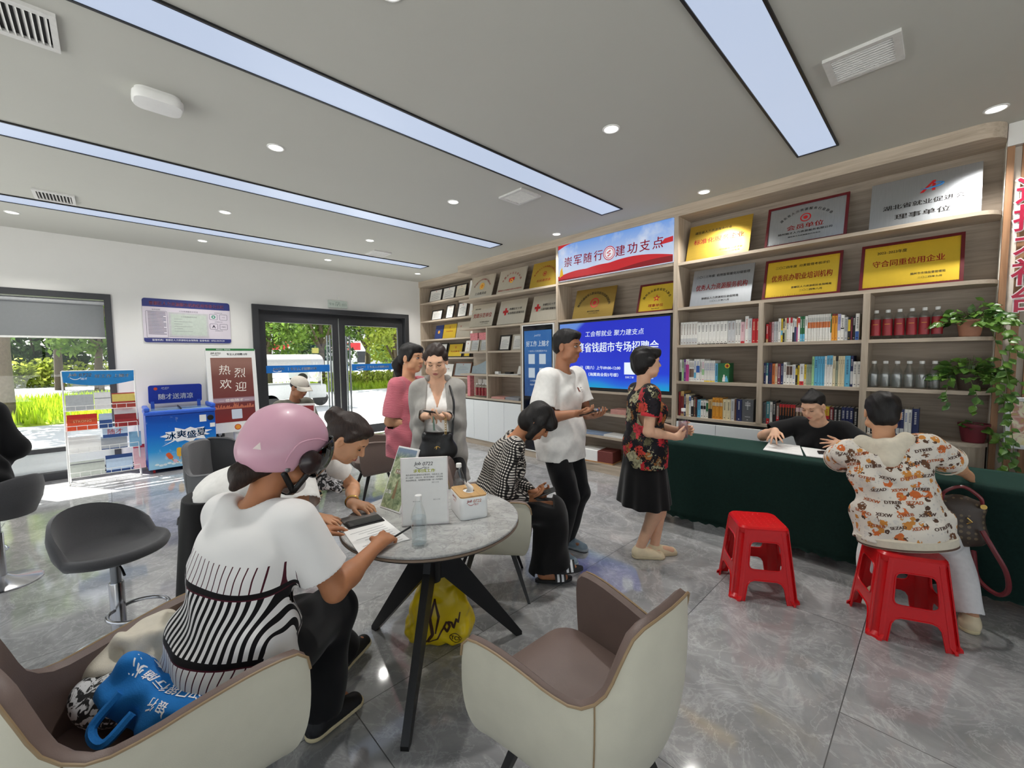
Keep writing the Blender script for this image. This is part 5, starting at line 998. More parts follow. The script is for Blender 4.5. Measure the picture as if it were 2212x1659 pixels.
sheets('printed_form', 'white printed form lying on the green cloth, left one before the woman in black', [(-1.0, 3.85), (-.72, 3.83), (-.82, 4.22), (-1.05, 4.21)]); sheets('printed_form', 'white printed form on the green cloth, next to the black wallet phone', [(-.7, 3.83), (-.47, 3.86), (-.57, 4.16), (-.8, 4.18)])
sheets('printed_form', 'white paper edge under the patterned sleeve on the green cloth', [(-.45, 3.8), (-.2, 3.84), (-.24, 3.98), (-.45, 3.96)], lines=2)
tag(MB().box((-.03, -.012, 0), (.03, .012, .002)).build('sticky_note', mat('yellow_sticky', (214, 206, 90), .7), loc=(-.55, 3.815, DZ), rz=.1, smooth=0), 'small yellow sticky tab by the papers on the green cloth', 'note')
p2 = thing('wallet_phone', 'black phone lying in a dark wallet case on the green cloth', 'phone', (-.575, 4.02, DZ + .0065), .25); MB().box((-.085, -.045, 0), (.085, .045, .012), ch=.004).build('case', M_BLACK, p2, smooth=0); MB().box((-.075, -.037, .012), (.075, .037, .013)).build('screen', mat('phone_glass_brown', (58, 48, 46), .1), p2, smooth=0)
# ---------------------------------------------------------------- brochure rack
rk = thing('brochure_rack', 'white wire brochure rack with a blue header in front of the window', 'rack', (-7.62, -.09, 0)); m = MB()
for y in (-.335, .335): m.tube([(.1, y, 0), (.06, y, .4), (.0, y, 1.43)], .009, 8); m.tube([(.1, y, .012), (-.16, y, .012), (-.02, y, .95)], .008, 8)
for z in (1.43, .02): m.tube([(.0 + (.1 if z < .1 else 0), -.335, z), (.0 + (.1 if z < .1 else 0), .335, z)], .008, 8)
m.build('frame', M_WHITE, rk)
TIER = [(.93, .01), (.68, .03), (.4, .055), (.1, .085)]
for z, xo in TIER:
    q = MB()
    for zz in (z, z + .06): q.tube([(xo + .05, -.33, zz), (xo + .05, .33, zz)], .004, 6); q.tube([(xo - .05, -.33, zz), (xo - .05, .33, zz)], .004, 6)
    for k in range(8): y = -.33 + .66 * k / 7; q.tube([(xo - .05, y, z + .06), (xo - .05, y, z), (xo + .05, y, z), (xo + .05, y, z + .06)], .003, 5)
    q.build('wire_shelf', M_WHITE, rk)
hd = MB(); hp = [(-.33, 1.29)] + [(-.33 + .66 * k / 20, 1.29 - .05 * math.sin(PI * k / 20) ** 1) for k in range(1, 20)] + [(.33, 1.29), (.33, 1.425), (-.33, 1.425)]; hd.prism(hp, .006, .011, M=np.array(((0, 0, 1, 0), (1, 0, 0, 0), (0, 1, 0, 0), (0, 0, 0, 1)), float)); h_ = hd.build('header', mat('header_blue', (22, 124, 190), .45), rk, smooth=0)
L = MB(); FX = lambda y, z: frame((.0125, y, z), (0, 1, 0), (0, 0, 1)); job_logo(L, lambda x, z: FX(x - .17, z + 1.355), .24); L.text('好工作 上随才', FX(.12, 1.36), width=.33, size=.045, bold=.02); L.build('header_lettering', M_WTXT, h_, smooth=0)
M_GB = mat('grey_booklet_cover', (168, 172, 176), .6, var=.1); M_OR = mat('orange_red_print', (214, 78, 40), .5, var=.1); M_RW = mat('maroon_print', (142, 28, 34), .5); M_BW = mat('blue_white_print', (190, 210, 232), .5); M_NB = mat('navy_print', (40, 72, 130), .5)
def leaflet(lb, y0, y1, z, h, face, band=None, b0=0, b1=.4, tier=0, thick=.012, txt=None, tc=M_WTXT, name='brochure', lean=.25, lift=0):
    xo = TIER[tier][1] - 7.62; t = thing(name, lb, 'brochure', (xo + .035, (y0 + y1) / 2 - .0, z + .005 + lift), A90, 'brochures on the white rack'); t.rotation_euler = (-lean, 0, A90); w = y1 - y0
    MB().box((-w / 2, 0, 0), (w / 2, thick, h)).build('pages', face, t, smooth=0)
    if band: MB().box((-w / 2 + .002, -.001, h * b0), (w / 2 - .002, .0, h * b1)).build('printed_band', band, t, smooth=0)
    if txt: MB().text(txt, frame((0, -.002, h * .55), (1, 0, 0), (0, 0, 1)), width=w * .6).build('lettering', tc, t, smooth=0)
leaflet('grey booklet on the top tier of the rack, left', -.41, -.16, .93, .2, M_GB, None); leaflet('whitish leaflet on the top tier of the rack, middle', -.155, -.0, .93, .22, mat('off_white_print', (212, 212, 212), .6), M_INKG, .62, .66); leaflet('red brochure with a yellow panel on the top tier of the rack, right', .01, .24, .93, .2, mat('brick_red_print', (150, 50, 40), .5), mat('straw_yellow', (196, 178, 92), .6), .42, .92)
leaflet('orange-red packet on the second tier of the rack', -.41, -.14, .68, .2, M_OR, mat('bright_red_print', (206, 40, 36), .5), .72, 1, 1, .05, 'STRONG', mat('pale_orange', (240, 190, 140), .6), 'snack_packet'); leaflet('navy and white leaflet on the second tier of the rack', -.125, .0, .68, .19, M_BW, M_NB, 0, .55, 1); leaflet('white over dark red board on the second tier of the rack, right', .02, .26, .68, .27, mat('pale_grey_print', (214, 214, 216), .5), M_RW, 0, .62, 1)
leaflet('blank white sheet on the third tier of the rack, left', -.41, -.12, .4, .2, M_PAPER, None, tier=2); leaflet('grey printed timetable on the third tier of the rack, middle', -.12, .13, .4, .17, mat('grey_table_print', (176, 180, 186), .6), M_NB, 0, .06, 2); leaflet('blue and white carton above the timetable on the third tier of the rack', -.1, .14, .47, .14, M_BW, M_NB, .0, .3, 2, .05, '随才', M_RED, 'carton', lift=.08); leaflet('pale blue leaflet on the third tier of the rack, right', .15, .27, .4, .2, mat('pale_blue_print', (130, 176, 206), .5), None, tier=2)
leaflet('pale grey-green folder on the lowest tier of the rack, left', -.41, -.1, .1, .19, mat('grey_green_print', (196, 202, 194), .6), M_INKG, .8, .86, 3); leaflet('blue edged booklet with two white panels on the lowest tier of the rack', -.09, .17, .1, .22, M_NB, M_BW, .12, .78, 3); leaflet('pink and red packet standing at the right of the lowest tier of the rack', .18, .3, .1, .32, mat('pink_print', (226, 180, 188), .5), mat('rose_red', (196, 40, 66), .5), .86, 1, 3, .04, name='packet')
# ---------------------------------------------------------------- ice cream freezer
fz = thing('ice_cream_freezer', 'blue ice cream freezer with a sign above it against the door wall', 'freezer', (-7.72, .71, 0)); M_FZB = mat('freezer_blue', (34, 78, 178), .35, var=.03)
tf = NT('freezer_front_print'); tf.set(.3); o = tf.obj(); x = tf.n('SeparateXYZ'); tf.t.links.new(o, x.inputs[0]); tf.base(tf.mix(tf.ramp(tf.noise(o, 14, 4), (.62, (0, 0, 0)), (.8, (.5, .5, .5))), tf.ramp(x.outputs[2], (.12, lin((150, 205, 235))), (.3, lin((40, 150, 220))), (.55, lin((14, 104, 206))), (.85, lin((16, 66, 170)))), lin((225, 240, 250))))
m = MB(); m.box((-.24, -.39, .05), (.245, .39, .8), ch=.01); m.build('cabinet', M_FZB, fz, smooth=0); m = MB(); m.box((.246, -.385, .055), (.249, .385, .79)); m.build('front_print', tf.m, fz, smooth=0)
m = MB(); m.box((-.25, -.4, .8), (.262, .4, .86), ch=.02); m.box((-.25, -.4, .86), (.262, -.34, .91), ch=.015); m.box((-.25, .34, .86), (.262, .4, .92), ch=.02); m.build('top_rim', mat('rim_blue', (44, 96, 206), .35), fz, smooth=0)
M_TINT = glass('freezer_glass', (.75, .85, .92), .02); m = MB(); m.quad([(-.2, -.34, .875), (.24, -.34, .866), (.24, .0, .866), (-.2, .0, .875)]); m.build('sliding_lid', M_TINT, fz, smooth=0); m = MB(); m.quad([(-.2, .0, .882), (.24, .0, .872), (.24, .34, .872), (-.2, .34, .882)]); m.build('sliding_lid', M_TINT, fz, smooth=0)
MB().tube([(-.2, .0, .885), (.24, .0, .876)], .008, 6).build('lid_handle', M_BLACK, fz); MB().box((-.2, -.34, .855), (.24, .34, .8605)).build('well', mat('freezer_well', (150, 170, 190), .6), fz, smooth=0)
m = MB(); pr = rrect(.62, .27, .03, 4); m.prism(pr, -.03, .03, M=np.array(((0, .25, 1, -.22), (1, 0, 0, -.01), (0, 1, 0, 1.06), (0, 0, 0, 1)), float)); hs = m.build('header_sign', mat('header_sign_blue', (28, 54, 160), .35), fz, smooth=0)
FH = lambda y, z: np.array(((0, .25, 1, -.188), (1, 0, 0, -.01), (0, 1, 0, 1.06), (0, 0, 0, 1)), float) @ frame((y, z, 0), (1, 0, 0), (0, 1, 0)); L = MB(); L.text('随才送清凉', FH(.0, -.035), width=.4, size=.085, bold=.025); job_logo(L, lambda x, z: FH(x - .12, z + .085), .1); L.build('header_lettering', M_WTXT, hs, smooth=0); L = MB(); L.prism([(-.23 + .022 * math.cos(2 * PI * k / 20), .085 + .022 * math.sin(2 * PI * k / 20)) for k in range(20)], 0, .001, M=FH(0, 0)); L.build('round_emblem', M_OR, hs, smooth=0)
m = MB(); 
for y in (-.28, .26): m.box((-.24, y - .02, .86), (-.2, y + .02, .96))
m.build('sign_post', M_FZB, fz, smooth=0)
FF = lambda y, z: frame((.2505, y, z), (0, 1, 0), (0, 0, 1)); L = MB(); rnd = random.Random(3); sp = []
for k in range(22): a = 2 * PI * k / 22; r_ = (1.0 if k % 2 else .72) * (1 + .25 * rnd.random()); sp.append((.27 * r_ * math.cos(a), .1 * r_ * math.sin(a)))
L.prism(sp, 0, .0008, M=FF(.05, .5)); L.add([(.2506, -.24, .36), (.2506, -.08, .45), (.2506, -.1, .42)], [(0, 1, 2)]); fb = L.build('starburst', M_WTXT, fz, smooth=0)
L = MB()
for k, ch in enumerate('冰爽盛夏'): L.text(ch, frame((.2518, -.13 + k * .115, .495 + .015 * (k % 2)), (0, 1, 0), (0, 0, 1)), size=.105, bold=.03)
L.build('starburst_lettering', mat('ice_blue_print', (30, 120, 190), .4), fb, smooth=0)
L = MB()
def pop(y, z, h, w, mi, tl=0):
    M = FF(y, z) @ np.array(((math.cos(tl), -math.sin(tl), 0, 0), (math.sin(tl), math.cos(tl), 0, 0), (0, 0, 1, .0004), (0, 0, 0, 1)), float); L.prism(rrect(w, h, w * .45, 5), 0, .0008, mi, M); L.prism(rrect(.014, h * .35, .006, 3, 0, -h * .65), 0, .0008, 4, M)
pop(-.16, .22, .1, .055, 0, .5); pop(-.05, .26, .13, .06, 1); pop(-.1, .14, .05, .05, 3, 1)
for y, z in ((.06, .25), (.17, .23)):
    for k, (w_, dz) in enumerate(((.09, 0), (.075, .03), (.055, .058), (.03, .085))): L.prism(rrect(w_, .035, .016, 4), .0004 + .0002 * k, .001 + .0002 * k, 2 if k % 2 else 3, FF(y, z + dz - .02))
    L.add([tuple((FF(y + a, z - .04 + b) @ np.array((0, 0, .0012, 1)))[:3]) for a, b in ((-.05, 0), (.05, 0), (.02, -.09), (-.02, -.09))], [(0, 1, 2, 3)], 4)
for k in range(14): L.prism([(.02 * math.cos(a) * (1 + .4 * rnd.random()), .016 * math.sin(a)) for a in np.linspace(0, 2 * PI, 7, endpoint=False)], .0002, .0009, 5, FF(-.3 + .045 * k, .1 + .02 * rnd.random()))
L.build('ice_lolly_artwork', [mat('lolly_orange', (226, 96, 40), .4), mat('lolly_gold', (232, 176, 50), .4), mat('cream_mint', (206, 228, 210), .4), mat('cream_pink', (230, 190, 206), .4), mat('cone_tan', (206, 160, 100), .5), mat('ice_white', (226, 240, 246), .4)], fz, smooth=0)
L = MB(); L.box((.2495, .2, .66), (.251, .28, .76)); L.box((.2495, .32, .57), (.251, .4 - .02, .63)); L.build('stickers', M_PAPER, fz, smooth=0); MB().lathe([(0, 0), (.04, 0), (.035, .006), (0, .007)], 18, M=FF(.33, .71)).build('control_knob', M_BLACK, fz)
for y in (-.33, .33):
    for xx in (-.2, .2): MB().lathe([(0, -.012), (.025, -.012), (.025, .012), (0, .012)], 14, M=frame((xx, y, .026), (1, 0, 0), (0, 0, 1))).build('castor', M_RED if xx > 0 else M_BLACK, fz)
# ---------------------------------------------------------------- tilted welcome display
wd = thing('welcome_display', 'white tilted standing display with a dark red welcome screen beside the doors', 'display', (-7.72, 1.4, 0)); TL = np.eye(4); TL[:3, :3] = R3('Y', -.1); B = np.array(((0, 0, 1, 0), (1, 0, 0, 0), (0, 1, 0, 0), (0, 0, 0, 1)), float); K = np.eye(4); K[2, 3] = .42; KW = K @ TL @ B
FW = lambda y, z, d=0: KW @ frame((y, z, .03 + d), (1, 0, 0), (0, 1, 0))
m = MB(); m.prism(rrect(.66, 1.32, .03, 5, 0, .66), -.03, .03, M=KW); m.build('housing', M_WHITE, wd, smooth=0)
def wsc(t):
    x = t.n('SeparateXYZ'); t.t.links.new(t.obj(), x.inputs[0]); z = x.outputs[2]; c = t.ramp(t.math('SUBTRACT', z, .5), (.05, lin((110, 30, 30))), (.3, lin((96, 34, 36))), (.8, lin((110, 62, 54))), (1, lin((140, 100, 88))))
    return t.mix(t.ramp(t.math('SINE', t.math('MULTIPLY', z, 8.5)), (.93, (0, 0, 0)), (.99, (.5, .5, .5))), c, lin((190, 176, 190)))
m = MB(); m.box((-.275, .16, .0305), (.275, 1.17, .032), M=KW); m.build('screen', pic_mat('welcome_slide', wsc, 1.49), wd, smooth=0)
L = MB(); M_WS = emis('welcome_white', (236, 226, 216), 1.31)
for ch, y, z, s_ in (('热', -.1, .98, .15), ('烈', .1, .93, .15), ('欢', -.1, .76, .15), ('迎', .1, .71, .15)): L.text(ch, FW(y, z, .003), size=s_, slant=.08)
L.text('— 莅临随才 —', FW(0, .5, .003), width=.4, size=.045); L.build('welcome_lettering', M_WS, wd, smooth=0)
L = MB(); rnd = random.Random(9)
for k in range(40): hh = .02 + .05 * rnd.random() * (1.6 if 18 < k < 24 else 1); L.prism([(-.26 + k * .013, .37), (-.25 + k * .013, .37), (-.25 + k * .013, .37 + hh), (-.26 + k * .013, .37 + hh)], .0325, .033, M=KW)
L.build('skyline_artwork', emis('skyline_red', (206, 120, 90), 1.05), wd, smooth=0)
MB().prism(rrect(.14, .15, .01, 3, .02, .28), .0325, .0332, M=KW).build('pale_panel', emis('pale_square', (196, 204, 216), 1.22), wd, smooth=0)
m = MB(); m.box((-.325, 1.28, .0302), (.325, 1.315, .031), M=KW); gsn = m.build('green_strip', mat('green_strip', (42, 116, 60), .5), wd, smooth=0); L = MB(); L.text('绿色出行  节能环保', FW(-.1, 1.298, .002), size=.02); L.build('green_strip_lettering', M_WTXT, gsn, smooth=0)
L = MB(); L.text('专注人才招聘15年', FW(.08, 1.225, .0015), width=.28, size=.035, bold=.02); job_logo(L, lambda x, z: FW(x - .2, z + 1.225, .0015), .15); L.build('heading_lettering', M_INK, wd, smooth=0)
L = MB()
for r0, r1, mi in ((.0, .045, 0), (.03, .036, 1), (.0, .018, 1)):
    n = 24; L.prism([(.02 + r1 * math.cos(2 * PI * k / n), .075 + r1 * math.sin(2 * PI * k / n)) for k in range(n)], .0302, .031 + .0004 * mi + (.0003 if r1 < .02 else 0), mi if r1 > .04 or r1 < .02 else 1, KW)
L.build('union_emblem', [mat('emblem_red', (196, 40, 30), .5), mat('emblem_yellow', (226, 150, 50), .5)], wd, smooth=0)
m = MB(); m.box((-.08, -.2, 0), (.08, .2, .02), ch=.005); m.tube([(-.02, 0, .02), (-.04, 0, .55)], .035, 12); m.box((-.22, -.25, 0), (.16, .25, .018), ch=.005); m.build('stand', M_WHITE, wd, smooth=40)
so = thing('wall_socket', 'dark wall socket box with a white plug below the welcome display', 'socket', (WX + .02, 1.2, .38)); MB().box((-.02, -.09, -.06), (.03, .09, .06), ch=.006).build('box', mat('dark_socket', (58, 60, 62), .5), so, smooth=0); MB().box((.03, -.0, -.03), (.06, .05, .03), ch=.008).build('plug', M_WHITE, so, smooth=0); MB().tube([(.05, .02, -.03), (.08, .03, -.15), (.05, .02, -.3), (.1, .1, -.372), (.3, .25, -.372)], .006, 8).build('cable', M_WHITE, so)
# ---------------------------------------------------------------- wall board, exit sign
nb = thing('notice_board', 'white and navy notice board on the wall between window and doors', 'notice board', (WX + .002, .92, 2.14)); BX_ = np.array(((0, 0, 1, 0), (1, 0, 0, 0), (0, 1, 0, 0), (0, 0, 0, 1)), float); Fb = lambda y, z, d=0: BX_ @ frame((y, z, .012 + d), (1, 0, 0), (0, 1, 0))
MB().prism(rrect(1.06, .64, .035, 5), 0, .012, M=BX_).build('board', mat('pale_lilac_board', (214, 206, 216), .4, var=.01), nb, smooth=0); M_NAVY = mat('board_navy', (44, 52, 118), .4)
hp = [p for p in rrect(1.06, .64, .035, 5) if p[1] > .2]; MB().prism(hp[:] , .0122, .0135, M=BX_).build('header_band', M_NAVY, nb, smooth=0); MB().prism([p for p in rrect(1.06, .64, .035, 5) if p[1] < -.25] + [], .0122, .0135, M=BX_).build('footer_band', M_NAVY, nb, smooth=0) if False else None
MB().box((-.53, .2, .0122), (.53, .286, .0134), M=BX_).build('header_fill', M_NAVY, nb, smooth=0); MB().box((-.53, -.285, .0122), (.53, -.255, .0134), M=BX_).build('footer_band', M_NAVY, nb, smooth=0); MB().prism([p for p in rrect(1.06, .64, .035, 5) if p[1] < -.28], .0122, .0134, M=BX_).build('footer_band', M_NAVY, nb, smooth=0)
L = MB(); L.text('曾都区人力资源服务机构信用等级公示栏', Fb(.0, .252, .003), width=.9, size=.055, bold=.02); L.build('header_lettering', mat('pale_red_print', (226, 128, 140), .5), nb, smooth=0)
L = MB(); L.text('监管机构：曾都区人力资源和社会保障局  监督电话：0722-3319129', Fb(-.0, -.283, .003), width=.88, size=.03); L.build('footer_lettering', M_WTXT, nb, smooth=0)
L = MB(); L.text('信用说明', Fb(-.38, .16, .001), size=.022); L.text('人力资源服务许可证', Fb(0, .15, .001), size=.024)
for k in range(17): L.box((-.475, .12 - k * .02, .0124), (-.27 - .03 * (k % 4 == 3), .128 - k * .02, .0128), M=BX_)
for (y, z) in ((.31, .09), (.44, .09), (.31, -.06), (.44, -.06)):
    L.ring([tuple((BX_ @ np.array((a, b, .0125, 1)))[:3]) for a, b in rrect(.1, .085, .012, 3, y, z)], .0022, 4)
L.ring([tuple((BX_ @ np.array((a, b, .0125, 1)))[:3]) for a, b in rrect(.24, .39, .015, 3, -.375, -.055)], .0018, 4); L.text('A', Fb(.31, -.06, .001), size=.045, bold=.03); L.text('人社', Fb(.44, .09, .001), size=.02); L.text('ABC', Fb(.44, -.06, .001), size=.022)
for z in (.155, .015, -.125): L.text('信用等级评定', Fb(.375, z, .001), size=.016)
L.build('print', mat('slate_print', (78, 76, 96), .6), nb, smooth=0); L = MB(); L.lathe([(.012, .0124), (.026, .0124), (.026, .013), (.012, .013)], 20, M=BX_ @ np.array(((1, 0, 0, .31), (0, 1, 0, .09), (0, 0, 1, 0), (0, 0, 0, 1)), float), caps=(False, False)); L.build('round_symbol', mat('teal_symbol', (40, 140, 110), .5), nb, smooth=0)
MB().box((-.24, -.23, .0124), (.24, .13, .018), M=BX_).build('licence_frame', mat('licence_frame', (190, 190, 192), .4), nb, smooth=0); MB().box((-.215, -.205, .018), (.215, .105, .019), M=BX_).build('licence', mat('licence_green_grey', (190, 200, 190), .4), nb, smooth=0)
L = MB(); L.text('人力资源服务许可证', Fb(0, .07, .008), size=.02)
for k in range(6): L.box((-.18, .03 - k * .036, .0192), (-.08 + .12 * (k % 2), .034 - k * .036, .0196), M=BX_)
L.build('licence_print', M_INKG, nb, smooth=0)
ex = thing('exit_sign', 'small pale exit sign above the glass doors', 'sign', (WX + .002, 3.19, 2.585)); MB().box((0, -.18, -.07), (.025, .18, .07), ch=.004).build('housing', mat('pale_sign_plastic', (196, 206, 198), .4), ex, smooth=0); L = MB(); Fe = lambda y, z: frame((.0262, y, z), (0, 1, 0), (0, 0, 1)); L.text('安全', Fe(-.115, 0), size=.045); L.text('出口', Fe(.115, 0), size=.045); L.tube([(.0262, -.04, -.03), (.0262, -.04, .035), (.0262, .035, .035), (.0262, .035, -.03)], .003, 4); L.tube([(.0262, -.015, -.03), (.0262, .0, .0), (.0262, .01, .02)], .005, 4); L.build('lettering', mat('sign_grey_green', (112, 132, 122), .5), ex, smooth=0); MB().tube([(.01, 0, .07), (.01, .0, .13), (.005, -.01, .17)], .004, 6).build('cable', M_WHITE, ex)
# ---------------------------------------------------------------- figures: signed-distance bodies meshed by surface nets
V3 = lambda *a: np.array(a, float)
class SDF:
    def __init__(s, lo, hi, h):
        s.h = h; s.lo = np.array(lo, float); s.n = np.ceil((np.array(hi) - s.lo) / h).astype(int) + 1; s.D = np.full(s.n, 9., np.float32)
        s.ax = [(s.lo[i] + h * np.arange(s.n[i])).astype(np.float32) for i in range(3)]
    def win(s, lo, hi):
        sl = []; c = []
        for i in range(3):
            a = max(0, int((lo[i] - s.lo[i]) / s.h)); b = min(s.n[i], int((hi[i] - s.lo[i]) / s.h) + 2)
            if b - a < 2: return None
            sl.append(slice(a, b)); c.append(s.ax[i][a:b])
        return tuple(sl), c[0][:, None, None], c[1][None, :, None], c[2][None, None, :]
    def put(s, sl, d, k, sub=False):
        A = s.D[sl]
        if sub:
            d = -d
            if k <= 0: s.D[sl] = np.maximum(A, d); return
            g = np.clip(.5 - .5 * (A - d) / k, 0, 1); s.D[sl] = A * (1 - g) + d * g + k * g * (1 - g) if True else A; return
        if k <= 0: s.D[sl] = np.minimum(A, d); return
        g = np.clip(.5 + .5 * (A - d) / k, 0, 1); s.D[sl] = A * (1 - g) + d * g - k * g * (1 - g)
    def cone(s, a, b, ra, rb, k=.02, sub=False, sq=None):
        a = np.array(a, float); b = np.array(b, float); m = max(ra, rb) * (sq[1] if sq is not None and sq[1] > 1 else 1) + max(k, 0) + 2 * s.h + .01
        w = s.win(np.minimum(a, b) - m, np.maximum(a, b) + m)
        if w is None: return s
        sl, X, Y, Z = w; ba = b - a; L = ba @ ba + 1e-9; t = np.clip(((X - a[0]) * ba[0] + (Y - a[1]) * ba[1] + (Z - a[2]) * ba[2]) / L, 0, 1)
        px, py, pz = X - a[0] - t * ba[0], Y - a[1] - t * ba[1], Z - a[2] - t * ba[2]
        q = px * px + py * py + pz * pz
        if sq is not None:
            ax, f = sq; p = px * ax[0] + py * ax[1] + pz * ax[2]; q = q + p * p * (1 / (f * f) - 1)
        s.put(sl, np.sqrt(np.maximum(q, 1e-12)) - (ra + (rb - ra) * t), k, sub); return s
    def ell(s, c, r, R=None, k=.03, sub=False):
        c = np.array(c, float); r = np.array(r, float); m = r.max() + max(k, 0) + 2 * s.h + .01; w = s.win(c - m, c + m)
        if w is None: return s
        sl, X, Y, Z = w; x, y, z = X - c[0], Y - c[1], Z - c[2]
        if R is not None: x, y, z = (x * R[0][0] + y * R[1][0] + z * R[2][0], x * R[0][1] + y * R[1][1] + z * R[2][1], x * R[0][2] + y * R[1][2] + z * R[2][2])
        k0 = np.sqrt((x / r[0]) ** 2 + (y / r[1]) ** 2 + (z / r[2]) ** 2) + 1e-9; k1 = np.sqrt((x / r[0] ** 2) ** 2 + (y / r[1] ** 2) ** 2 + (z / r[2] ** 2) ** 2) + 1e-9
        s.put(sl, k0 * (k0 - 1) / k1, k, sub); return s
    def fn(s, lo, hi, f, k=.01, sub=False):
        w = s.win(lo, hi)
        if w is None: return s
        sl, X, Y, Z = w; s.put(sl, f(X, Y, Z).astype(np.float32), k, sub); return s
    def cut(s, p, n, lo=None, hi=None):
        """drop everything on the +n side of the plane (inside an optional box)"""
        w = s.win(lo if lo is not None else s.lo, hi if hi is not None else s.lo + s.h * s.n); sl, X, Y, Z = w
        s.D[sl] = np.maximum(s.D[sl], (X - p[0]) * n[0] + (Y - p[1]) * n[1] + (Z - p[2]) * n[2]); return s
    def folds(s, amp, seed=0, sc=24.0, stretch=(1, 1, .75)):
        X, Y, Z = s.ax[0][:, None, None] * stretch[0], s.ax[1][None, :, None] * stretch[1], s.ax[2][None, None, :] * stretch[2]; o = seed * 1.7
        a = np.sin(sc * (X + .8 * Z) + 2.2 * np.sin(sc * .6 * (Y - Z) + o)) * np.sin(sc * .8 * (Y * 1.2 - X * .5) + o * 2 + 1.5 * np.sin(sc * .5 * Z + o)); b = np.sin(sc * 1.9 * (Z + .5 * Y) + 2.5 * np.sin(sc * .45 * X + o)) * np.sin(sc * .5 * (X + Y) + o)
        s.D += (1.7 * amp * (.75 * a + .7 * b)).astype(np.float32); return s
    def mesh(s):
        D = s.D; h = s.h; ins = D < 0; c = np.zeros(np.array(D.shape) - 1, np.int8)
        for i in (0, 1):
            for j in (0, 1):
                for k in (0, 1): c += ins[i:D.shape[0] - 1 + i, j:D.shape[1] - 1 + j, k:D.shape[2] - 1 + k]
        act = np.argwhere((c > 0) & (c < 8)); n = len(act); vals = np.stack([D[act[:, 0] + i, act[:, 1] + j, act[:, 2] + k] for i in (0, 1) for j in (0, 1) for k in (0, 1)], 1)
        P = np.zeros((n, 3)); cnt = np.zeros(n); cor = np.array([(i, j, k) for i in (0, 1) for j in (0, 1) for k in (0, 1)], float)
        for a in range(8):
            for b in range(a + 1, 8):
                if np.abs(cor[a] - cor[b]).sum() != 1: continue
                va, vb = vals[:, a], vals[:, b]; x = (va < 0) != (vb < 0); t = np.where(x, va / np.where(x, va - vb, 1), 0); P += x[:, None] * (cor[a] + t[:, None] * (cor[b] - cor[a])); cnt += x
        P = (act + P / cnt[:, None]) * h + s.lo; idx = np.full(c.shape, -1, np.int32); idx[tuple(act.T)] = np.arange(n); F = []
        for ax in range(3):
            A = ins.take(range(0, D.shape[ax] - 1), ax); B = ins.take(range(1, D.shape[ax]), ax); e = np.argwhere(A != B); u, v = [q for q in range(3) if q != ax]
            e = e[(e[:, u] > 0) & (e[:, v] > 0) & (e[:, u] < c.shape[u]) & (e[:, v] < c.shape[v])]; q = []
            for du, dv in ((1, 1), (0, 1), (0, 0), (1, 0)): f = e.copy(); f[:, u] -= du; f[:, v] -= dv; q.append(idx[tuple(f.T)])
            q = np.stack(q, 1); fl = A[tuple(e.T)] == (ax != 1); q[~fl] = q[~fl][:, ::-1]; F.append(q)
        F = np.concatenate(F); return P, F[(F >= 0).all(1)]
def sdf_obj(S, name, mats, parent, opens=(), relax=1, mfun=None):
    P, F = S.mesh() if isinstance(S, SDF) else S
    for _ in range(relax):   # light smoothing
        E = np.concatenate([F[:, [0, 1]], F[:, [1, 2]], F[:, [2, 3]], F[:, [3, 0]]]); A = np.zeros_like(P); n = np.zeros(len(P)); np.add.at(A, E[:, 0], P[E[:, 1]]); np.add.at(n, E[:, 0], 1); np.add.at(A, E[:, 1], P[E[:, 0]]); np.add.at(n, E[:, 1], 1); P = P * .5 + .5 * A / np.maximum(n, 1)[:, None]
    keep = np.ones(len(F), bool)
    for p, nn, r in opens:
        d = P - p; on = (d @ nn > -.004) & (np.linalg.norm(d, axis=1) < r); keep &= ~on[F].all(1)
    F = F[keep]; me = bpy.data.meshes.new(name); me.from_pydata(P.tolist(), [], F.tolist()); mats = mats if isinstance(mats, (list, tuple)) else [mats]
    for m in mats: me.materials.append(m)
    if mfun is not None: me.polygons.foreach_set('material_index', mfun(P[F].mean(1)).astype(np.int32))
    me.polygons.foreach_set('use_smooth', np.ones(len(F), bool)); me.update(); ob = bpy.data.objects.new(name, me); COL.objects.link(ob); ob.parent = parent; return ob
nrm = lambda v: np.array(v, float) / (np.linalg.norm(v) + 1e-9)
def ik(a, c, l1, l2, pole):
    d = c - a; L = np.linalg.norm(d); L2 = min(L, (l1 + l2) * .999); u = d / L; c = a + u * L2; x = (l1 * l1 - l2 * l2 + L2 * L2) / (2 * L2); h = math.sqrt(max(0, l1 * l1 - x * x)); p = pole - u * (pole @ u); return a + u * x + nrm(p) * h, c
M_SKIN = {}
def skin(name, c):
    t = NT(name); t.set(.52, 0, .4); L = lin(c); n = t.noise(t.obj(), 14, 4); t.base(t.ramp(n, (.3, tuple(x * .9 for x in L)), (.7, tuple(min(1, x * 1.06) for x in L)))); t.b.inputs['Subsurface Weight'].default_value = .08; t.b.inputs['Subsurface Radius'].default_value = (.8, .3, .15); t.b.inputs['Subsurface Scale'].default_value = .012; t.bump(t.noise(t.obj(), 260, 2), .05, .001); return t.m
SK1 = skin('skin_light_tan', (206, 154, 118)); SK2 = skin('skin_tan', (178, 120, 84)); SK3 = skin('skin_fair', (222, 176, 146)); SK4 = skin('skin_brown', (168, 116, 86))
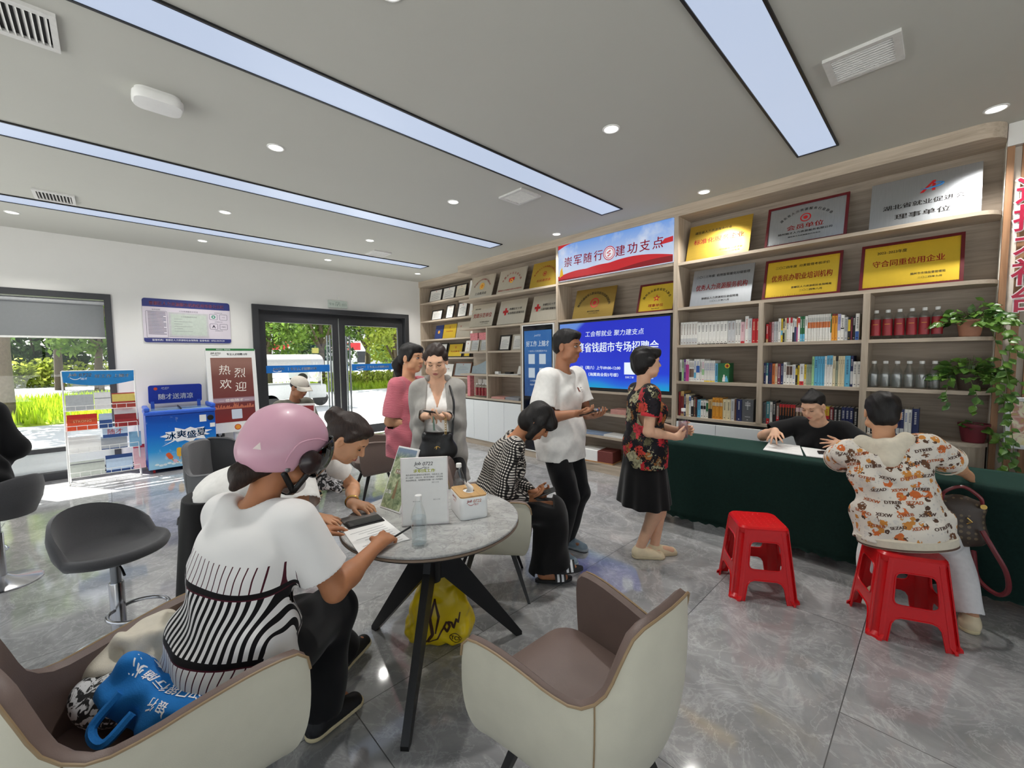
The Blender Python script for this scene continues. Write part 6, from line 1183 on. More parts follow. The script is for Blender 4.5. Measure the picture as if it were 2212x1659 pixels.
def hairmat(name, c):
    t = NT(name); t.set(.5, 0, .3); o = t.obj(); mp = t.n('Mapping'); mp.inputs['Scale'].default_value = (1, 1, .12); t.t.links.new(o, mp.inputs[0]); n = t.noise(mp.outputs[0], 160, 3, .7); L = lin(c); t.base(t.ramp(n, (.3, tuple(x * .5 for x in L)), (.7, tuple(x * 1.5 for x in L)))); t.bump(n, .5, .004); return t.m
HAIR = hairmat('black_hair', (24, 21, 20)); HAIRB = hairmat('dark_brown_hair', (44, 32, 27))
M_LIP = mat('lips', (168, 92, 86), .4); M_BROW = mat('eyebrow_hair', (38, 30, 28), .8); M_EYEW = mat('eye_white', (196, 188, 182), .3); M_IRIS = mat('iris_dark', (26, 18, 16), .1)
def hand_sdf(S, wr, d, n, side, curl=(.3, .35, .4, .45), spread=.16, thumb=.5, s=1.0):
    """palm + five fingers; d = pointing direction, n = palm normal (towards what it holds), side = +1 thumb on d x n"""
    d = nrm(d); n = nrm(np.array(n) - d * (np.array(n) @ d)); t = np.cross(d, n) * side; K = .085 * s
    S.cone(wr, wr + d * K * .35, .025 * s, .027 * s, .015, sq=(n, .72)); S.cone(wr + d * K * .25 + t * .008, wr + d * K * .9 + t * .024 * s, .021 * s, .0135 * s, .015); S.cone(wr + d * K * .25 - t * .006, wr + d * K * .85 - t * .027 * s, .020 * s, .0125 * s, .015); S.cone(wr + d * K * .3, wr + d * K * .92, .021 * s, .0145 * s, .015)
    for i, (o, L) in enumerate(((.029, .072), (.0095, .08), (-.0105, .074), (-.029, .058))):
        p = wr + d * K * (.96 if i in (1, 2) else .9) + t * o * s; a = (o / .03) * spread; dd = nrm(d * math.cos(a) + t * math.sin(a)); c = 0
        for j, (fl, r0, r1) in enumerate(((.45, .0092, .0085), (.32, .0085, .0076), (.25, .0076, .0064))):
            c += curl[i] * (1.0 if j else .7); v = dd * math.cos(c) + n * math.sin(c); q = p + v * L * fl * s; S.cone(p, q, r0 * s, r1 * s, .005 if j == 0 else .002); p = q
    p = wr + d * K * .28 + t * .022 * s; v = nrm(d * .55 + t * .75 + n * .35 * thumb); q = p + v * .036 * s; S.cone(p, q, .0145 * s, .0105 * s, .012); v2 = nrm(d * .85 + t * .3 + n * .6 * thumb); q2 = q + v2 * .03 * s; S.cone(q, q2, .0105 * s, .009 * s, .003); S.cone(q2, q2 + nrm(v2 + n * .3 * thumb) * .024 * s, .009 * s, .0072 * s, .003)
class Person:
    """local frame: x = the figure's right, y = forward, z = up; everything in metres"""
    def __init__(s, label, loc, yaw, skin_m, h=1.62, pz=None, lean=0, lean2=None, side=0, twist=0, head=(0, 0, 0), hands=None, feet=None, sitting=False, build=1.0, res=.0052, sh_w=.172, pole=None, knee=None, name='person', ear=True, female=True, shdrop=(0, 0)):
        s.k = k = h / 1.62; s.loc = np.array((loc[0], loc[1], 0.)); s.rz = math.radians(yaw) - A90; s.t = thing(name, label, 'person', tuple(s.loc), s.rz); s.skin = skin_m; s.b = build; s.res = res; s.sit = sitting; s.female = female
        pz = pz if pz is not None else .88 * k; s.P = V3(0, 0, pz); lean2 = lean if lean2 is None else lean2
        s.R0 = R3('X', -math.radians(lean)) @ R3('Y', math.radians(side)); s.R1 = R3('X', -math.radians(lean2)) @ R3('Y', math.radians(side)) @ R3('Z', math.radians(twist))
        s.W = s.P + s.R0 @ V3(0, 0, .17 * k); s.Cn = s.W + s.R1 @ V3(0, .0, .16 * k); s.N = s.W + s.R1 @ V3(0, -.008, .325 * k)
        s.sh = [s.W + s.R1 @ V3(sx * sh_w * k, -.005, (.275 - dr) * k) for sx, dr in ((1, shdrop[0]), (-1, shdrop[1]))]
        hp, hy, hr = head; s.H3 = R3('Z', math.radians(hy)) @ R3('X', -math.radians(hp)) @ R3('Y', math.radians(hr)); nd = nrm(s.R1 @ V3(0, .25, 1) * .5 + s.H3 @ V3(0, .05, 1) * .5); s.Hc = s.N + nd * .085 * k + s.H3 @ V3(0, .022, .095) * k
        s.hip = [s.P + s.R0 @ V3(sx * .09 * k, 0, -.02) for sx in (1, -1)]; toL = lambda q: R3('Z', -s.rz) @ (np.array(q, float) - s.loc) if q is not None else None; s.toL = toL
        s.elb = []; s.wr = []
        for i in (0, 1):
            hw = hands[i] if hands else None; q = toL(hw) if hw is not None else s.sh[i] + V3((1 - 2 * i) * .08, .05, -.5 * k); pl = V3((1 - 2 * i) * .5, -.6, -.7) if pole is None or pole[i] is None else np.array(pole[i], float); e, w = ik(s.sh[i], q, .285 * k, .245 * k, pl); s.elb.append(e); s.wr.append(w)
        s.kn = []; s.an = []
        for i in (0, 1):
            q = toL(feet[i]) if feet else V3((1 - 2 * i) * .09, 0, .085); pl = V3(0, 1, .3) if knee is None else np.array(knee, float); e, w = ik(s.hip[i], q, .41 * k, .40 * k, pl); s.kn.append(e); s.an.append(w)
        s.ear = ear
        pts = np.array([s.P, s.N, s.Hc] + s.sh + s.elb + s.wr + s.kn + s.an); s.lo = pts.min(0) - .26; s.hi = pts.max(0) + .26; s.lo[2] = max(-.01, s.lo[2])
    def torso(s, S, g=0.0, gz=0.0, k=.05):
        b = s.b; K = s.k; R0, R1 = s.R0, s.R1; f = 1.0 if s.female else .96
        S.ell(s.P + R0 @ V3(0, -.015, .0), ((.168 * f * b + g) * 1, .118 * b + g, .125 + gz), R0, k); S.ell(s.P + R0 @ V3(0, -.0, .13 * K), (.14 * b + g, .105 * b + g, .14 + gz), (R0 + R1) / 2 if False else R0, k); S.ell(s.Cn + R1 @ V3(0, -.01, -.01), (.15 * b + g, .104 * b + g, .165 + gz), R1, k)
        S.cone(s.sh[0] - R1 @ V3(.045, 0, -.005), s.sh[1] + R1 @ V3(.045, 0, .005), .052 * K + g * .8, .052 * K + g * .8, .045)
        if s.female:
            for sx in (1, -1): S.ell(s.Cn + R1 @ V3(sx * .07, .085 * b, -.03), (.06 + g * .6, .05 + g * .6, .06 + g * .6), R1, .04)
        return S
    def make_body(s, curls=None, hand_n=None, hand_d=None, mouth=True, eyes='down', legs=True, tone=None, spread=(.16, .16), thumb=(.5, .5), lipm=None):
        K = s.k; S = SDF(s.lo, s.hi, s.res); s.torso(S, -.008)
        for i in (0, 1):
            sx = 1 - 2 * i; S.cone(s.sh[i], s.elb[i], .047 * K * s.b, .037 * K * s.b, .03); S.cone(s.elb[i], s.elb[i] + (s.wr[i] - s.elb[i]) * .35, .037 * K * s.b, .0385 * K * s.b, .02); S.cone(s.elb[i] + (s.wr[i] - s.elb[i]) * .3, s.wr[i], .038 * K * s.b, .0255 * K, .02)
            d = (hand_d[i] if hand_d and hand_d[i] is not None else nrm(s.wr[i] - s.elb[i])); n = (hand_n[i] if hand_n and hand_n[i] is not None else V3(-sx, 0, -.2)); cu = curls[i] if curls else (.3, .35, .4, .45)
            d = np.array(d, float); n = np.array(n, float); td = np.cross(nrm(d), nrm(n - nrm(d) * (n @ nrm(d)))); sd = 1.0 if i == 0 else -1.0
            hand_sdf(S, s.wr[i], d, n, sd, cu, spread[i], thumb[i], K)
            if legs:
                S.cone(s.hip[i], s.kn[i], .082 * K * s.b, .054 * K, .04); S.cone(s.kn[i], s.kn[i] + (s.an[i] - s.kn[i]) * .35, .052 * K, .054 * K, .02); S.cone(s.kn[i] + (s.an[i] - s.kn[i]) * .3, s.an[i], .054 * K, .036 * K, .02); S.cone(s.an[i] + V3(0, -.02, -.03), s.an[i] + V3(0, .13, -.05), .034, .026, .02)
        S.cone(s.N - s.R1 @ V3(0, 0, .05), s.Hc + s.H3 @ V3(0, -.03, -.07) * K, .056 * K, .05 * K, .03); s.head(S)
        ob = sdf_obj(S, 'body', s.skin, s.t); s.face(eyes, mouth, lipm); return ob
    def hp(s, x, y, z): return s.Hc + s.H3 @ (V3(x, y, z) * s.k)
    def head(s, S):
        K = s.k; H = s.H3; e = lambda c, r, k=.02, sub=False: S.ell(s.hp(*c), np.array(r) * K, H, k, sub)
        e((0, -.012, .032), (.074, .093, .086)); e((0, .02, -.04), (.061, .066, .077), .03); e((0, .056, -.094), (.022, .022, .018), .03); e((0, .072, .028), (.05, .02, .014), .025)
        for sx in (1, -1): e((sx * .036, .056, -.03), (.027, .024, .024), .025); e((sx * .03, .092, .0), (.018, .013, .011), .012, True); e((sx * .055, .03, -.07), (.02, .03, .02), .03)
        S.cone(s.hp(0, .082, .012), s.hp(0, .104, -.026), .0075 * K, .0115 * K, .012)
        for sx in (1, -1): e((sx * .011, .094, -.03), (.008, .009, .007), .008)
        e((0, .084, -.058), (.023, .01, .007), .008); e((0, .083, -.071), (.02, .01, .008), .008); e((0, .098, -.0645), (.022, .008, .0016), .003, True)
        if s.ear:
            for sx in (1, -1): e((sx * .077, -.008, -.01), (.011, .019, .031), .008); e((sx * .086, -.0, -.008), (.006, .009, .017), .006, True)
    def face(s, eyes, mouth, lipm=None):
        K = s.k; H4 = np.eye(4); H4[:3, :3] = s.H3 * K; H4[:3, 3] = s.Hc
        for sx in (1, -1):
            if eyes == 'open':
                m = MB(); m.lathe([(0, -.0115), (.006, -.010), (.0105, -.0045), (.0115, 0), (.0105, .0045), (.006, .010), (0, .0115)], 14, M=H4 @ frame((sx * .03, .0785, .0005), (1, 0, 0), (0, 0, 1)) @ np.diag([1.1, .55, 1, 1.])); n0 = len(m.f)
                m.lathe([(0, .0), (.0058, .0), (.005, .0008), (0, .001)], 12, 1, M=H4 @ frame((sx * .03 + s_gaze * .004, .0907, .0015), (1, 0, 0), (0, 0, 1)) if False else H4 @ frame((sx * .03, .0898, .0005), (1, 0, 0), (0, 0, 1)) @ np.diag([1, .95, 1, 1.])); m.build('eye', [M_EYEW, M_IRIS], s.t)
                m = MB(); m.tube([(sx * .03 + q * .0155, .0905 - abs(q) * .007, .0065 - abs(q) ** 2 * .006) for q in np.linspace(-1, 1, 7)], [.001, .002, .0024, .0024, .0024, .002, .001], 6, M=H4); m.build('eyelid', M_BROW, s.t)
            elif eyes == 'down':
                m = MB(); m.tube([(sx * .03 + q * .016, .0865 - abs(q) * .008, -.0035 + abs(q) ** 2 * .004) for q in np.linspace(-1, 1, 7)], [.001, .002, .0023, .0024, .0023, .002, .001], 6, M=H4); m.build('eyelid', M_BROW, s.t)
            if eyes: m = MB(); m.tube([(sx * .03 + q * .02, .0905 - abs(q + sx * .2) * .009 - max(0, q * sx) * .006, .022 + .003 * (1 - q * q)) for q in np.linspace(-1, 1, 7)], [.0015, .003, .0034, .0034, .003, .0024, .001], 6, M=H4); m.build('eyebrow', M_BROW, s.t)
        if mouth:
            m = MB()
            for z, r in ((-.0595, .0042), (-.0695, .005)): m.tube([(q * .022, .0915 - abs(q) ** 2 * .01, z + abs(q) ** 2 * (-.0035 if z > -.064 else .0045)) for q in np.linspace(-1, 1, 9)], [r * (1 - .8 * abs(q) ** 2) for q in np.linspace(-1, 1, 9)], 8, M=H4)
            m.build('lips', lipm or M_LIP, s.t)
    def hair(s, build, m=HAIR, name='hair', res=.005, amp=.0025):
        S = SDF(s.Hc - .26, s.Hc + .26, res); build(S)
        X, Y, Z = S.ax[0][:, None, None], S.ax[1][None, :, None], S.ax[2][None, None, :]; S.D += (amp * np.sin(110 * (X * s.H3[0, 0] + Y * s.H3[1, 0]) + 5 * np.sin(14 * Z + 9 * Y)) * np.sin(40 * (Y - X) + 3 * np.sin(18 * Z))).astype(np.float32)
        return sdf_obj(S, name, m, s.t, relax=1)
    def he(s, S, c, r, k=.02, sub=False, R=None): S.ell(s.hp(*c), np.array(r) * s.k, s.H3 if R is None else s.H3 @ R, k, sub)
    def hc(s, S, a, b, ra, rb, k=.02, sub=False): S.cone(s.hp(*a), s.hp(*b), ra * s.k, rb * s.k, k, sub)
    def shirt(s, m, g=.022, hem=.1, sl=.62, slr=(.068, .078), neck=(.075, .0, .0), vneck=None, amp=.0035, seed=1, name='shirt', res=.0062, waist=0, open_hem=True, mfun=None, drop=None, long_sleeve=False, mats=None, extra=None, cuff=.045, hemg=.0):
        S = SDF(s.lo, s.hi, res); K = s.k; s.torso(S, g); S.cone(s.Cn - s.R1 @ V3(0, .01, .02), s.P + s.R0 @ V3(0, -.01, .0), .1 * s.b + g, .108 * s.b + g, .04, sq=(s.R0 @ V3(1, 0, 0), 1.34)); up = s.R0 @ V3(0, 0, 1); hp_ = s.P - up * hem
        if hem > .02: S.cone(s.P + up * .05, s.P - up * (hem + .06), .118 * s.b + g + .0 + hemg * .3, .122 * s.b + g + hemg, .06, sq=(s.R0 @ V3(1, 0, 0), 1.34))
        S.folds(amp, seed); op = []
        A = SDF(s.lo, s.hi, res)
        for i in (0, 1):
            if long_sleeve:
                A.cone(s.sh[i], s.elb[i], slr[0] * K, slr[1] * K, .03); A.cone(s.elb[i], s.wr[i], slr[1] * K, cuff * K, .03)
            else:
                e = s.sh[i] + (s.elb[i] - s.sh[i]) * (sl + .25); A.cone(s.sh[i], e, slr[0] * K, slr[1] * K + (slr[1] - slr[0]) * .3, .02)
        A.folds(amp * .9, seed + 3, 13)
        if not long_sleeve:
            for i in (0, 1):
                d = nrm(s.elb[i] - s.sh[i]); p = s.sh[i] + (s.elb[i] - s.sh[i]) * sl; lo = p - .16; hi_ = p + .16; A.cut(p, d, np.minimum(lo, p + d * .2 - .12), np.maximum(hi_, p + d * .2 + .12)); op.append((p, d, slr[1] * 1.5 * K))
        else:
            for i in (0, 1): d = nrm(s.wr[i] - s.elb[i]); p = s.wr[i] - d * .012; A.cut(p, d, p - .12, p + .12); op.append((p, d, cuff * 1.3))
        g2 = np.clip(.5 + .5 * (S.D - A.D) / .03, 0, 1); S.D = S.D * (1 - g2) + A.D * g2 - .03 * g2 * (1 - g2)
        S.cut(hp_, -up, s.P - .4, s.P + V3(.4, .4, .1)); op.append((hp_, -up, .35))
        if extra: extra(S)
        nk = s.N + s.R1 @ V3(0, .012, .012); S.ell(nk + s.R1 @ V3(0, neck[1], neck[2]), (neck[0] * K, neck[0] * .95 * K, .055 * K), s.R1, .012, True); S.cone(nk, nk + s.R1 @ V3(0, .0, .2), neck[0] * .9 * K, neck[0] * 1.2 * K, .0, True)
        if vneck:
            for q in np.linspace(0, 1, 6): S.ell(s.N + s.R1 @ V3(0, .075 + .05 * q, -.03 - vneck * q), (.05 * K * (1 - q) + .006, .06, .03), s.R1, .006, True)
        if not open_hem: op = op[:-1]
        return sdf_obj(S, name, mats or m, s.t, op, 1, mfun)
    def trousers(s, m, r=(.1, .078, .075), g=.016, amp=.004, seed=5, name='trousers', hemz=None, res=.0065, top=.09, flare=None):
        S = SDF(s.lo, s.hi, res); R0 = s.R0; K = s.k; S.ell(s.P + R0 @ V3(0, -.015, 0), (.168 * s.b + g, .118 * s.b + g, .13), R0, .04); op = []
        for i in (0, 1):
            S.cone(s.hip[i], s.kn[i], r[0] * K * s.b, r[1] * K, .045); d = nrm(s.an[i] - s.kn[i]); e = s.an[i] + d * (.04 if hemz is None else hemz); S.cone(s.kn[i], e + d * .05, r[1] * K, r[2] * K, .03)
        S.folds(amp, seed, 11)
        for i in (0, 1): d = nrm(s.an[i] - s.kn[i]); e = s.an[i] + d * (.04 if hemz is None else hemz); S.cut(e, d, e - .13, e + .13); op.append((e, d, .16))
        S.cut(s.P + R0 @ V3(0, 0, top), R0 @ V3(0, 0, 1), s.P - .3, s.P + .4); return sdf_obj(S, name, m, s.t, op)
    def skirt(s, m, r0, r1, z1, folds=.012, nf=9, name='skirt', seed=0, top=.06, fwd=0.0, res=.0065):
        z0 = s.P[2] + top; P = s.P
        def f(X, Y, Z):
            u = np.clip((z0 - Z) / (z0 - z1), 0, 1); cx = 0 * u; cyy = P[1] - .01 + fwd * u; x, y = X - P[0] - cx, Y - cyy; a = np.arctan2(y, x); rr = r0 + (r1 - r0) * u ** .8 + folds * u * np.sin(nf * a + seed + 1.2 * np.sin(2 * a)); q = np.sqrt(x * x + (y / .82) ** 2); return np.maximum((q - rr) * .8, np.maximum(Z - z0, z1 - Z))
        S = SDF(np.array((-r1 - .1, -r1 - .1 + min(0, fwd), z1 - .03)) + V3(P[0], P[1], 0), np.array((r1 + .1, r1 + .1 + max(0, fwd), z0 + .03)) + V3(P[0], P[1], 0), res); S.fn(S.lo, S.lo + S.n * res, f, 0); return sdf_obj(S, name, m, s.t, [(V3(P[0], P[1] + fwd, z1), V3(0, 0, -1), .7)])
    def shoe(s, i, up, sole, L=.25, w=.043, hgt=.062, dirv=None, pitch=0, kind='sneaker', lace=None):
        an = s.an[i]; d = nrm(dirv if dirv is not None else V3((1 - 2 * i) * .12, 1, 0)); z = V3(0, 0, 1); d = nrm(d * math.cos(pitch) + z * math.sin(pitch)); sd = nrm(np.cross(d, z)); upv = np.cross(sd, d); o = an - upv * .085 - d * .06; R = np.column_stack([sd, d, upv])
        S = SDF(o - .33, o + .33, .005); g = lambda x, y, zz: o + R @ V3(x, y, zz); S.cone(g(0, .04, .045), g(0, .06, .075), w * .85, w * .8, .02); S.cone(g(0, .035, .035), g(.004, L - w * 1.05, .018), w * .9, w * .88, .03, sq=(sd, 1.05)); S.cone(g(0, .05, .06), g(.0, L * .62, .035), w * .72, w * .6, .03); S.cut(g(0, 0, .016), -upv)
        if kind == 'sneaker': S.cone(g(0, .055, .1), g(0, .06, .14), .036, .036, .008, True)
        ob = sdf_obj(S, 'shoe', up, s.t, (), 1); Q = SDF(o - .33, o + .33, .005); Q.cone(g(0, .035, .012), g(.004, L - w * 1.0, .012), w * .98, w * .97, .02); Q.cut(g(0, 0, .0), -upv); Q.cut(g(0, 0, .022), upv); so_ = sdf_obj(Q, 'sole', sole, s.t, (), 1); so_.parent = ob; return ob
s_gaze = 0
# ---------------------------------------------------------------- garment materials
def cloth(name, c, **k): return mat(name, c, .85, spec=.2, var=.05, scale=40, bump=.12, bscale=900, sheen=.15, bdist=.0015, **k)
C_WHITE = cloth('white_cotton', (232, 230, 226)); C_BLK = cloth('black_cotton', (20, 20, 22)); C_BLK2 = cloth('black_crepe', (16, 15, 16)); C_GREY = cloth('heather_grey_knit', (158, 155, 150)); C_PINK = NT('pink_textured_knit'); C_PINK.set(.85, 0, .2, 0, .2)
_x = C_PINK.n('SeparateXYZ'); C_PINK.t.links.new(C_PINK.obj(), _x.inputs[0]); _w = C_PINK.math('SINE', C_PINK.math('ADD', C_PINK.math('MULTIPLY', _x.outputs[2], 520), C_PINK.math('MULTIPLY', C_PINK.noise(C_PINK.obj(), 18), 9))); C_PINK.base(C_PINK.ramp(_w, (.2, lin((196, 104, 118))), (.9, lin((214, 130, 140))))); C_PINK.bump(_w, .3, .002); C_PINK = C_PINK.m
C_OLIVE = cloth('grey_olive_shirt', (98, 96, 86)); C_CREAM = cloth('cream_hood', (218, 208, 188)); C_WHT2 = cloth('white_trouser_cotton', (226, 224, 224)); M_SOLE = mat('cream_rubber_sole', (214, 200, 160), .6); M_SNK = mat('black_sneaker', (24, 24, 26), .6, bump=.2, bscale=500); M_SNKB = mat('blue_grey_sneaker', (128, 146, 158), .75, bump=.3, bscale=500); M_CRSH = mat('cream_leather_shoe', (222, 206, 172), .5)
def striped():
    t = NT('striped_back_panel_cotton'); t.set(.85, 0, .2, 0, .1); x = t.n('SeparateXYZ'); t.t.links.new(t.obj(), x.inputs[0]); X, Y, Z = x.outputs; zc = t.math('ADD', Z, t.math('MULTIPLY', X, .16)); sx = t.math('ADD', X, t.math('MULTIPLY', Z, -.16))
    def stripe(per, duty): return t.math('LESS_THAN', t.math('FRACT', t.math('MULTIPLY', sx, 1 / per)), duty)
    def zone(a, b): return t.math('MULTIPLY', t.math('GREATER_THAN', zc, a), t.math('LESS_THAN', zc, b))
    W = lin((232, 230, 228)); K = lin((18, 16, 18)); Mr = lin((74, 22, 36)); thin = t.mix(stripe(.021, .16), W, Mr); thick = t.mix(stripe(.021, .5), W, K); c = t.mix(zone(.585, .925), W, thin); c = t.mix(zone(.675, .835), c, thick)
    for a in (.835, .665): c = t.mix(zone(a - .004, a + .012), c, K); c = t.mix(zone(a - .008, a - .004), c, Mr)
    body = t.math('MULTIPLY', t.math('LESS_THAN', t.math('ABSOLUTE', t.math('ADD', X, .0)), .2), 1.0); t.base(t.mix(body, W, c)); t.bump(t.noise(t.obj(), 900, 2), .1, .001); return t.m
def gingham():
    t = NT('black_white_gingham'); t.set(.8, 0, .25); x = t.n('SeparateXYZ'); t.t.links.new(t.obj(), x.inputs[0]); X, Y, Z = x.outputs; d = t.noise(t.obj(), 6, 2); w = t.math('MULTIPLY', d, .05)
    a = t.math('LESS_THAN', t.math('FRACT', t.math('MULTIPLY', t.math('ADD', Z, t.math('ADD', w, t.math('MULTIPLY', Y, .3))), 58)), .5); b = t.math('LESS_THAN', t.math('FRACT', t.math('MULTIPLY', t.math('ADD', t.math('ADD', X, t.math('MULTIPLY', Y, .9)), w), 58)), .5); s = t.math('MULTIPLY', t.math('ADD', a, b), .5); t.base(t.ramp(s, (.2, lin((228, 222, 212))), (.45, lin((66, 62, 60))), (.8, lin((16, 15, 16))))); return t.m
def floral():
    t = NT('floral_print'); t.set(.75, 0, .25); o = t.obj(); ds = t.n('VectorMath', operation='MULTIPLY_ADD'); nn = t.n('TexNoise', i_Scale=26, i_Detail=2); t.t.links.new(o, nn.inputs['Vector']); t.t.links.new(nn.outputs['Color'], ds.inputs[0]); ds.inputs[1].default_value = (.05, .05, .05); t.t.links.new(o, ds.inputs[2])
    c = lin((22, 20, 26))
    def layer(scale, thr, cols, base, off):
        mp = t.n('Mapping'); mp.inputs['Location'].default_value = off; t.t.links.new(ds.outputs[0], mp.inputs[0]); v = t.n('TexVoronoi', i_Scale=scale); t.t.links.new(mp.outputs[0], v.inputs['Vector']); r = t.n('SeparateColor'); t.t.links.new(v.outputs['Color'], r.inputs[0]); pet = t.noise(mp.outputs[0], scale * 4.5, 2, .6)
        m = t.math('LESS_THAN', t.math('ADD', v.outputs['Distance'], t.math('MULTIPLY', t.math('SUBTRACT', pet, .5), 1.1)), thr); rp = t.n('ValToRGB'); rp.color_ramp.interpolation = 'CONSTANT'; e = rp.color_ramp.elements
        while len(e) < len(cols): e.new(.5)
        for k, (el, cc) in enumerate(zip(e, cols)): el.position = k / len(cols); el.color = (*lin(cc), 1)
        t.t.links.new(r.outputs[0], rp.inputs[0]); sh = t.mix(t.ramp(pet, (.4, (0, 0, 0)), (.62, (.55, .55, .55))), rp.outputs[0], lin((40, 24, 24))); return t.mix(m, base, sh)
    c = layer(13, .42, [(150, 100, 52), (34, 32, 40), (96, 92, 66), (170, 110, 60)], c, (3, 1, 2)); c = layer(9.5, .46, [(186, 38, 48), (176, 170, 138), (200, 60, 70), (160, 156, 124), (206, 70, 60)], c, (0, 0, 0)); t.base(c); return t.m
def motif():
    t = NT('orange_brown_motif_print'); t.set(.8, 0, .2); o = t.obj(); c = lin((226, 218, 206))
    for sc, thr, cols, off in ((19, .46, [(206, 138, 66), (226, 218, 206), (112, 78, 56), (210, 110, 56), (226, 218, 206)], (0, 0, 0)), (27, .34, [(90, 66, 52), (226, 218, 206), (206, 138, 66), (214, 208, 200)], (4, 2, 1)), (60, .3, [(206, 200, 192), (226, 218, 206)], (2, 7, 3))):
        mp = t.n('Mapping'); mp.inputs['Location'].default_value = off; t.t.links.new(o, mp.inputs[0]); v = t.n('TexVoronoi', i_Scale=sc); t.t.links.new(mp.outputs[0], v.inputs['Vector']); r = t.n('SeparateColor'); t.t.links.new(v.outputs['Color'], r.inputs[0]); pet = t.noise(mp.outputs[0], sc * 3, 2, .6); m = t.math('LESS_THAN', t.math('ADD', v.outputs['Distance'], t.math('MULTIPLY', t.math('SUBTRACT', pet, .5), .5)), thr); rp = t.n('ValToRGB'); rp.color_ramp.interpolation = 'CONSTANT'; e = rp.color_ramp.elements
        while len(e) < len(cols): e.new(.5)
        for k, (el, cc) in enumerate(zip(e, cols)): el.position = k / len(cols); el.color = (*lin(cc), 1)
        t.t.links.new(r.outputs[0], rp.inputs[0]); c = t.mix(m, c, rp.outputs[0])
    t.base(c); t.bump(t.noise(o, 900, 2), .1, .001); return t.m
def projector(ob, d, off=.0015):
    """drops lettering points onto a garment along direction d (local)"""
    bv = BVHTree.FromPolygons([v.co[:] for v in ob.data.vertices], [p.vertices[:] for p in ob.data.polygons]); dv = Vector(d).normalized()
    def f(P):
        out = []
        for p in P:
            h = bv.ray_cast(Vector(p) - dv * .6, dv)
            if h[0] is None: return None
            out.append((h[0] - dv * off)[:])
        return np.array(out)
    return f
def phone_at(p, label, loc, rot, parent_name='smartphone'):
    o = thing('smartphone', label, 'phone', tuple(loc)); o.rotation_euler = rot; MB().box((-.037, -.077, -.004), (.037, .077, .004), ch=.003).build('body', M_BLACK, o, smooth=0); MB().box((-.034, -.073, .004), (.034, .073, .0046)).build('screen', mat('phone_glass', (22, 24, 28), .06), o, smooth=0); return o

# ---------------------------------------------------------------- man in the white T-shirt
p = Person('man in a white T-shirt and black trousers standing before the big screen with a phone', (-2.04, 2.5), 4, SK4, h=1.7, lean=2, head=(4, 8, 0), hands=[(-1.85, 2.43, 1.135), (-1.79, 2.56, 1.115)], feet=[(-2.02, 2.42, .09), (-2.1, 2.62, .09)], build=1.13, sh_w=.19, pole=[(.75, -.5, -.5), (-.7, -.5, -.5)], female=False)
p.make_body(curls=[(.55, .6, .65, .7), (.5, .55, .6, .6)], hand_n=[(-.35, .25, .9), (.2, .1, .97)], hand_d=[(-.35, .9, .05), (.45, .85, .12)], eyes='open')
def hr(S):
    p.he(S, (0, -.018, .045), (.081, .097, .084)); p.he(S, (0, .05, .085), (.062, .045, .03)); p.he(S, (0, -.05, .0), (.074, .06, .07)); p.he(S, (0, .1, -.03), (.09, .055, .088), .006, True); p.he(S, (0, .02, -.09), (.1, .085, .075), .01, True)
p.hair(hr, amp=.004)
s_ = p.shirt(C_WHITE, g=.024, hem=.15, sl=.7, slr=(.072, .09), neck=(.07, .006, .0), amp=.005, seed=2, hemg=.014)
L = MB(); pj = projector(s_, p.R1 @ V3(0, -1, 0)); cF = lambda x, z: frame(p.Cn + p.R1 @ V3(x, .2, z), p.R1 @ V3(-1, 0, 0), p.R1 @ V3(0, 0, 1))
L.text('R', cF(-.045, .035), size=.032, bold=.08, proj=pj); 
for k, (st_, w_) in enumerate((('PEACE', .03), ('Discovery', .036), ('JUST', .026))): L.text(st_, cF(-.095, .046 - .016 * k), size=.008, width=w_, mi=1, bold=.02, proj=pj)
L.build('chest_print', [mat('brown_print', (122, 62, 48), .7), mat('dark_print', (70, 66, 70), .7)], p.t, smooth=0)
p.trousers(C_BLK, r=(.092, .078, .084), g=.008, seed=3, hemz=.02)
for i in (0, 1): p.shoe(i, M_SNKB, mat('grey_rubber_sole', (150, 158, 164), .6), L=.27, w=.045)
phone_at(p, 'dark phone held by the man in the white T-shirt', (-1.75, 2.475, 1.15), (.3, .1, -1.15))

# ---------------------------------------------------------------- woman in the floral top
p = Person('woman in a red and black floral top holding a bottle by the desk', (-1.56, 2.93), 48, SK3, h=1.56, lean=1, lean2=-3, head=(-2, 2, 0), hands=[(-1.35, 2.975, .95), (-1.395, 3.12, .975)], feet=[(-1.56, 2.87, .085), (-1.5, 2.98, .085)], build=1.0, sh_w=.175, pole=[(.25, -.8, -.6), (-.5, -.6, -.6)])
p.make_body(curls=[(.7, .75, .8, .8), (.8, .85, .9, .9)], hand_n=[(-.85, .35, .3), (.9, .3, .0)], hand_d=[(-.3, .95, .05), (.35, .9, .1)], eyes='open', lipm=mat('lips_smile', (190, 96, 90), .4))
def hr(S):
    p.he(S, (0, -.025, .045), (.088, .104, .09)); p.he(S, (0, -.055, -.015), (.08, .07, .085)); p.he(S, (0, .055, .075), (.075, .055, .045)); p.hc(S, (-.072, .02, .01), (-.074, .03, -.02), .03, .012); p.hc(S, (.072, .0, .02), (.074, -.005, -.012), .034, .02); p.he(S, (0, .125, -.03), (.12, .07, .085), .006, True); p.he(S, (0, .03, -.115), (.1, .075, .075), .01, True)
p.hair(hr, amp=.004)
s_ = p.shirt(floral(), g=.016, hem=.13, sl=.58, slr=(.066, .064), neck=(.085, -.01, -.01), amp=.0045, seed=4, hemg=.02)
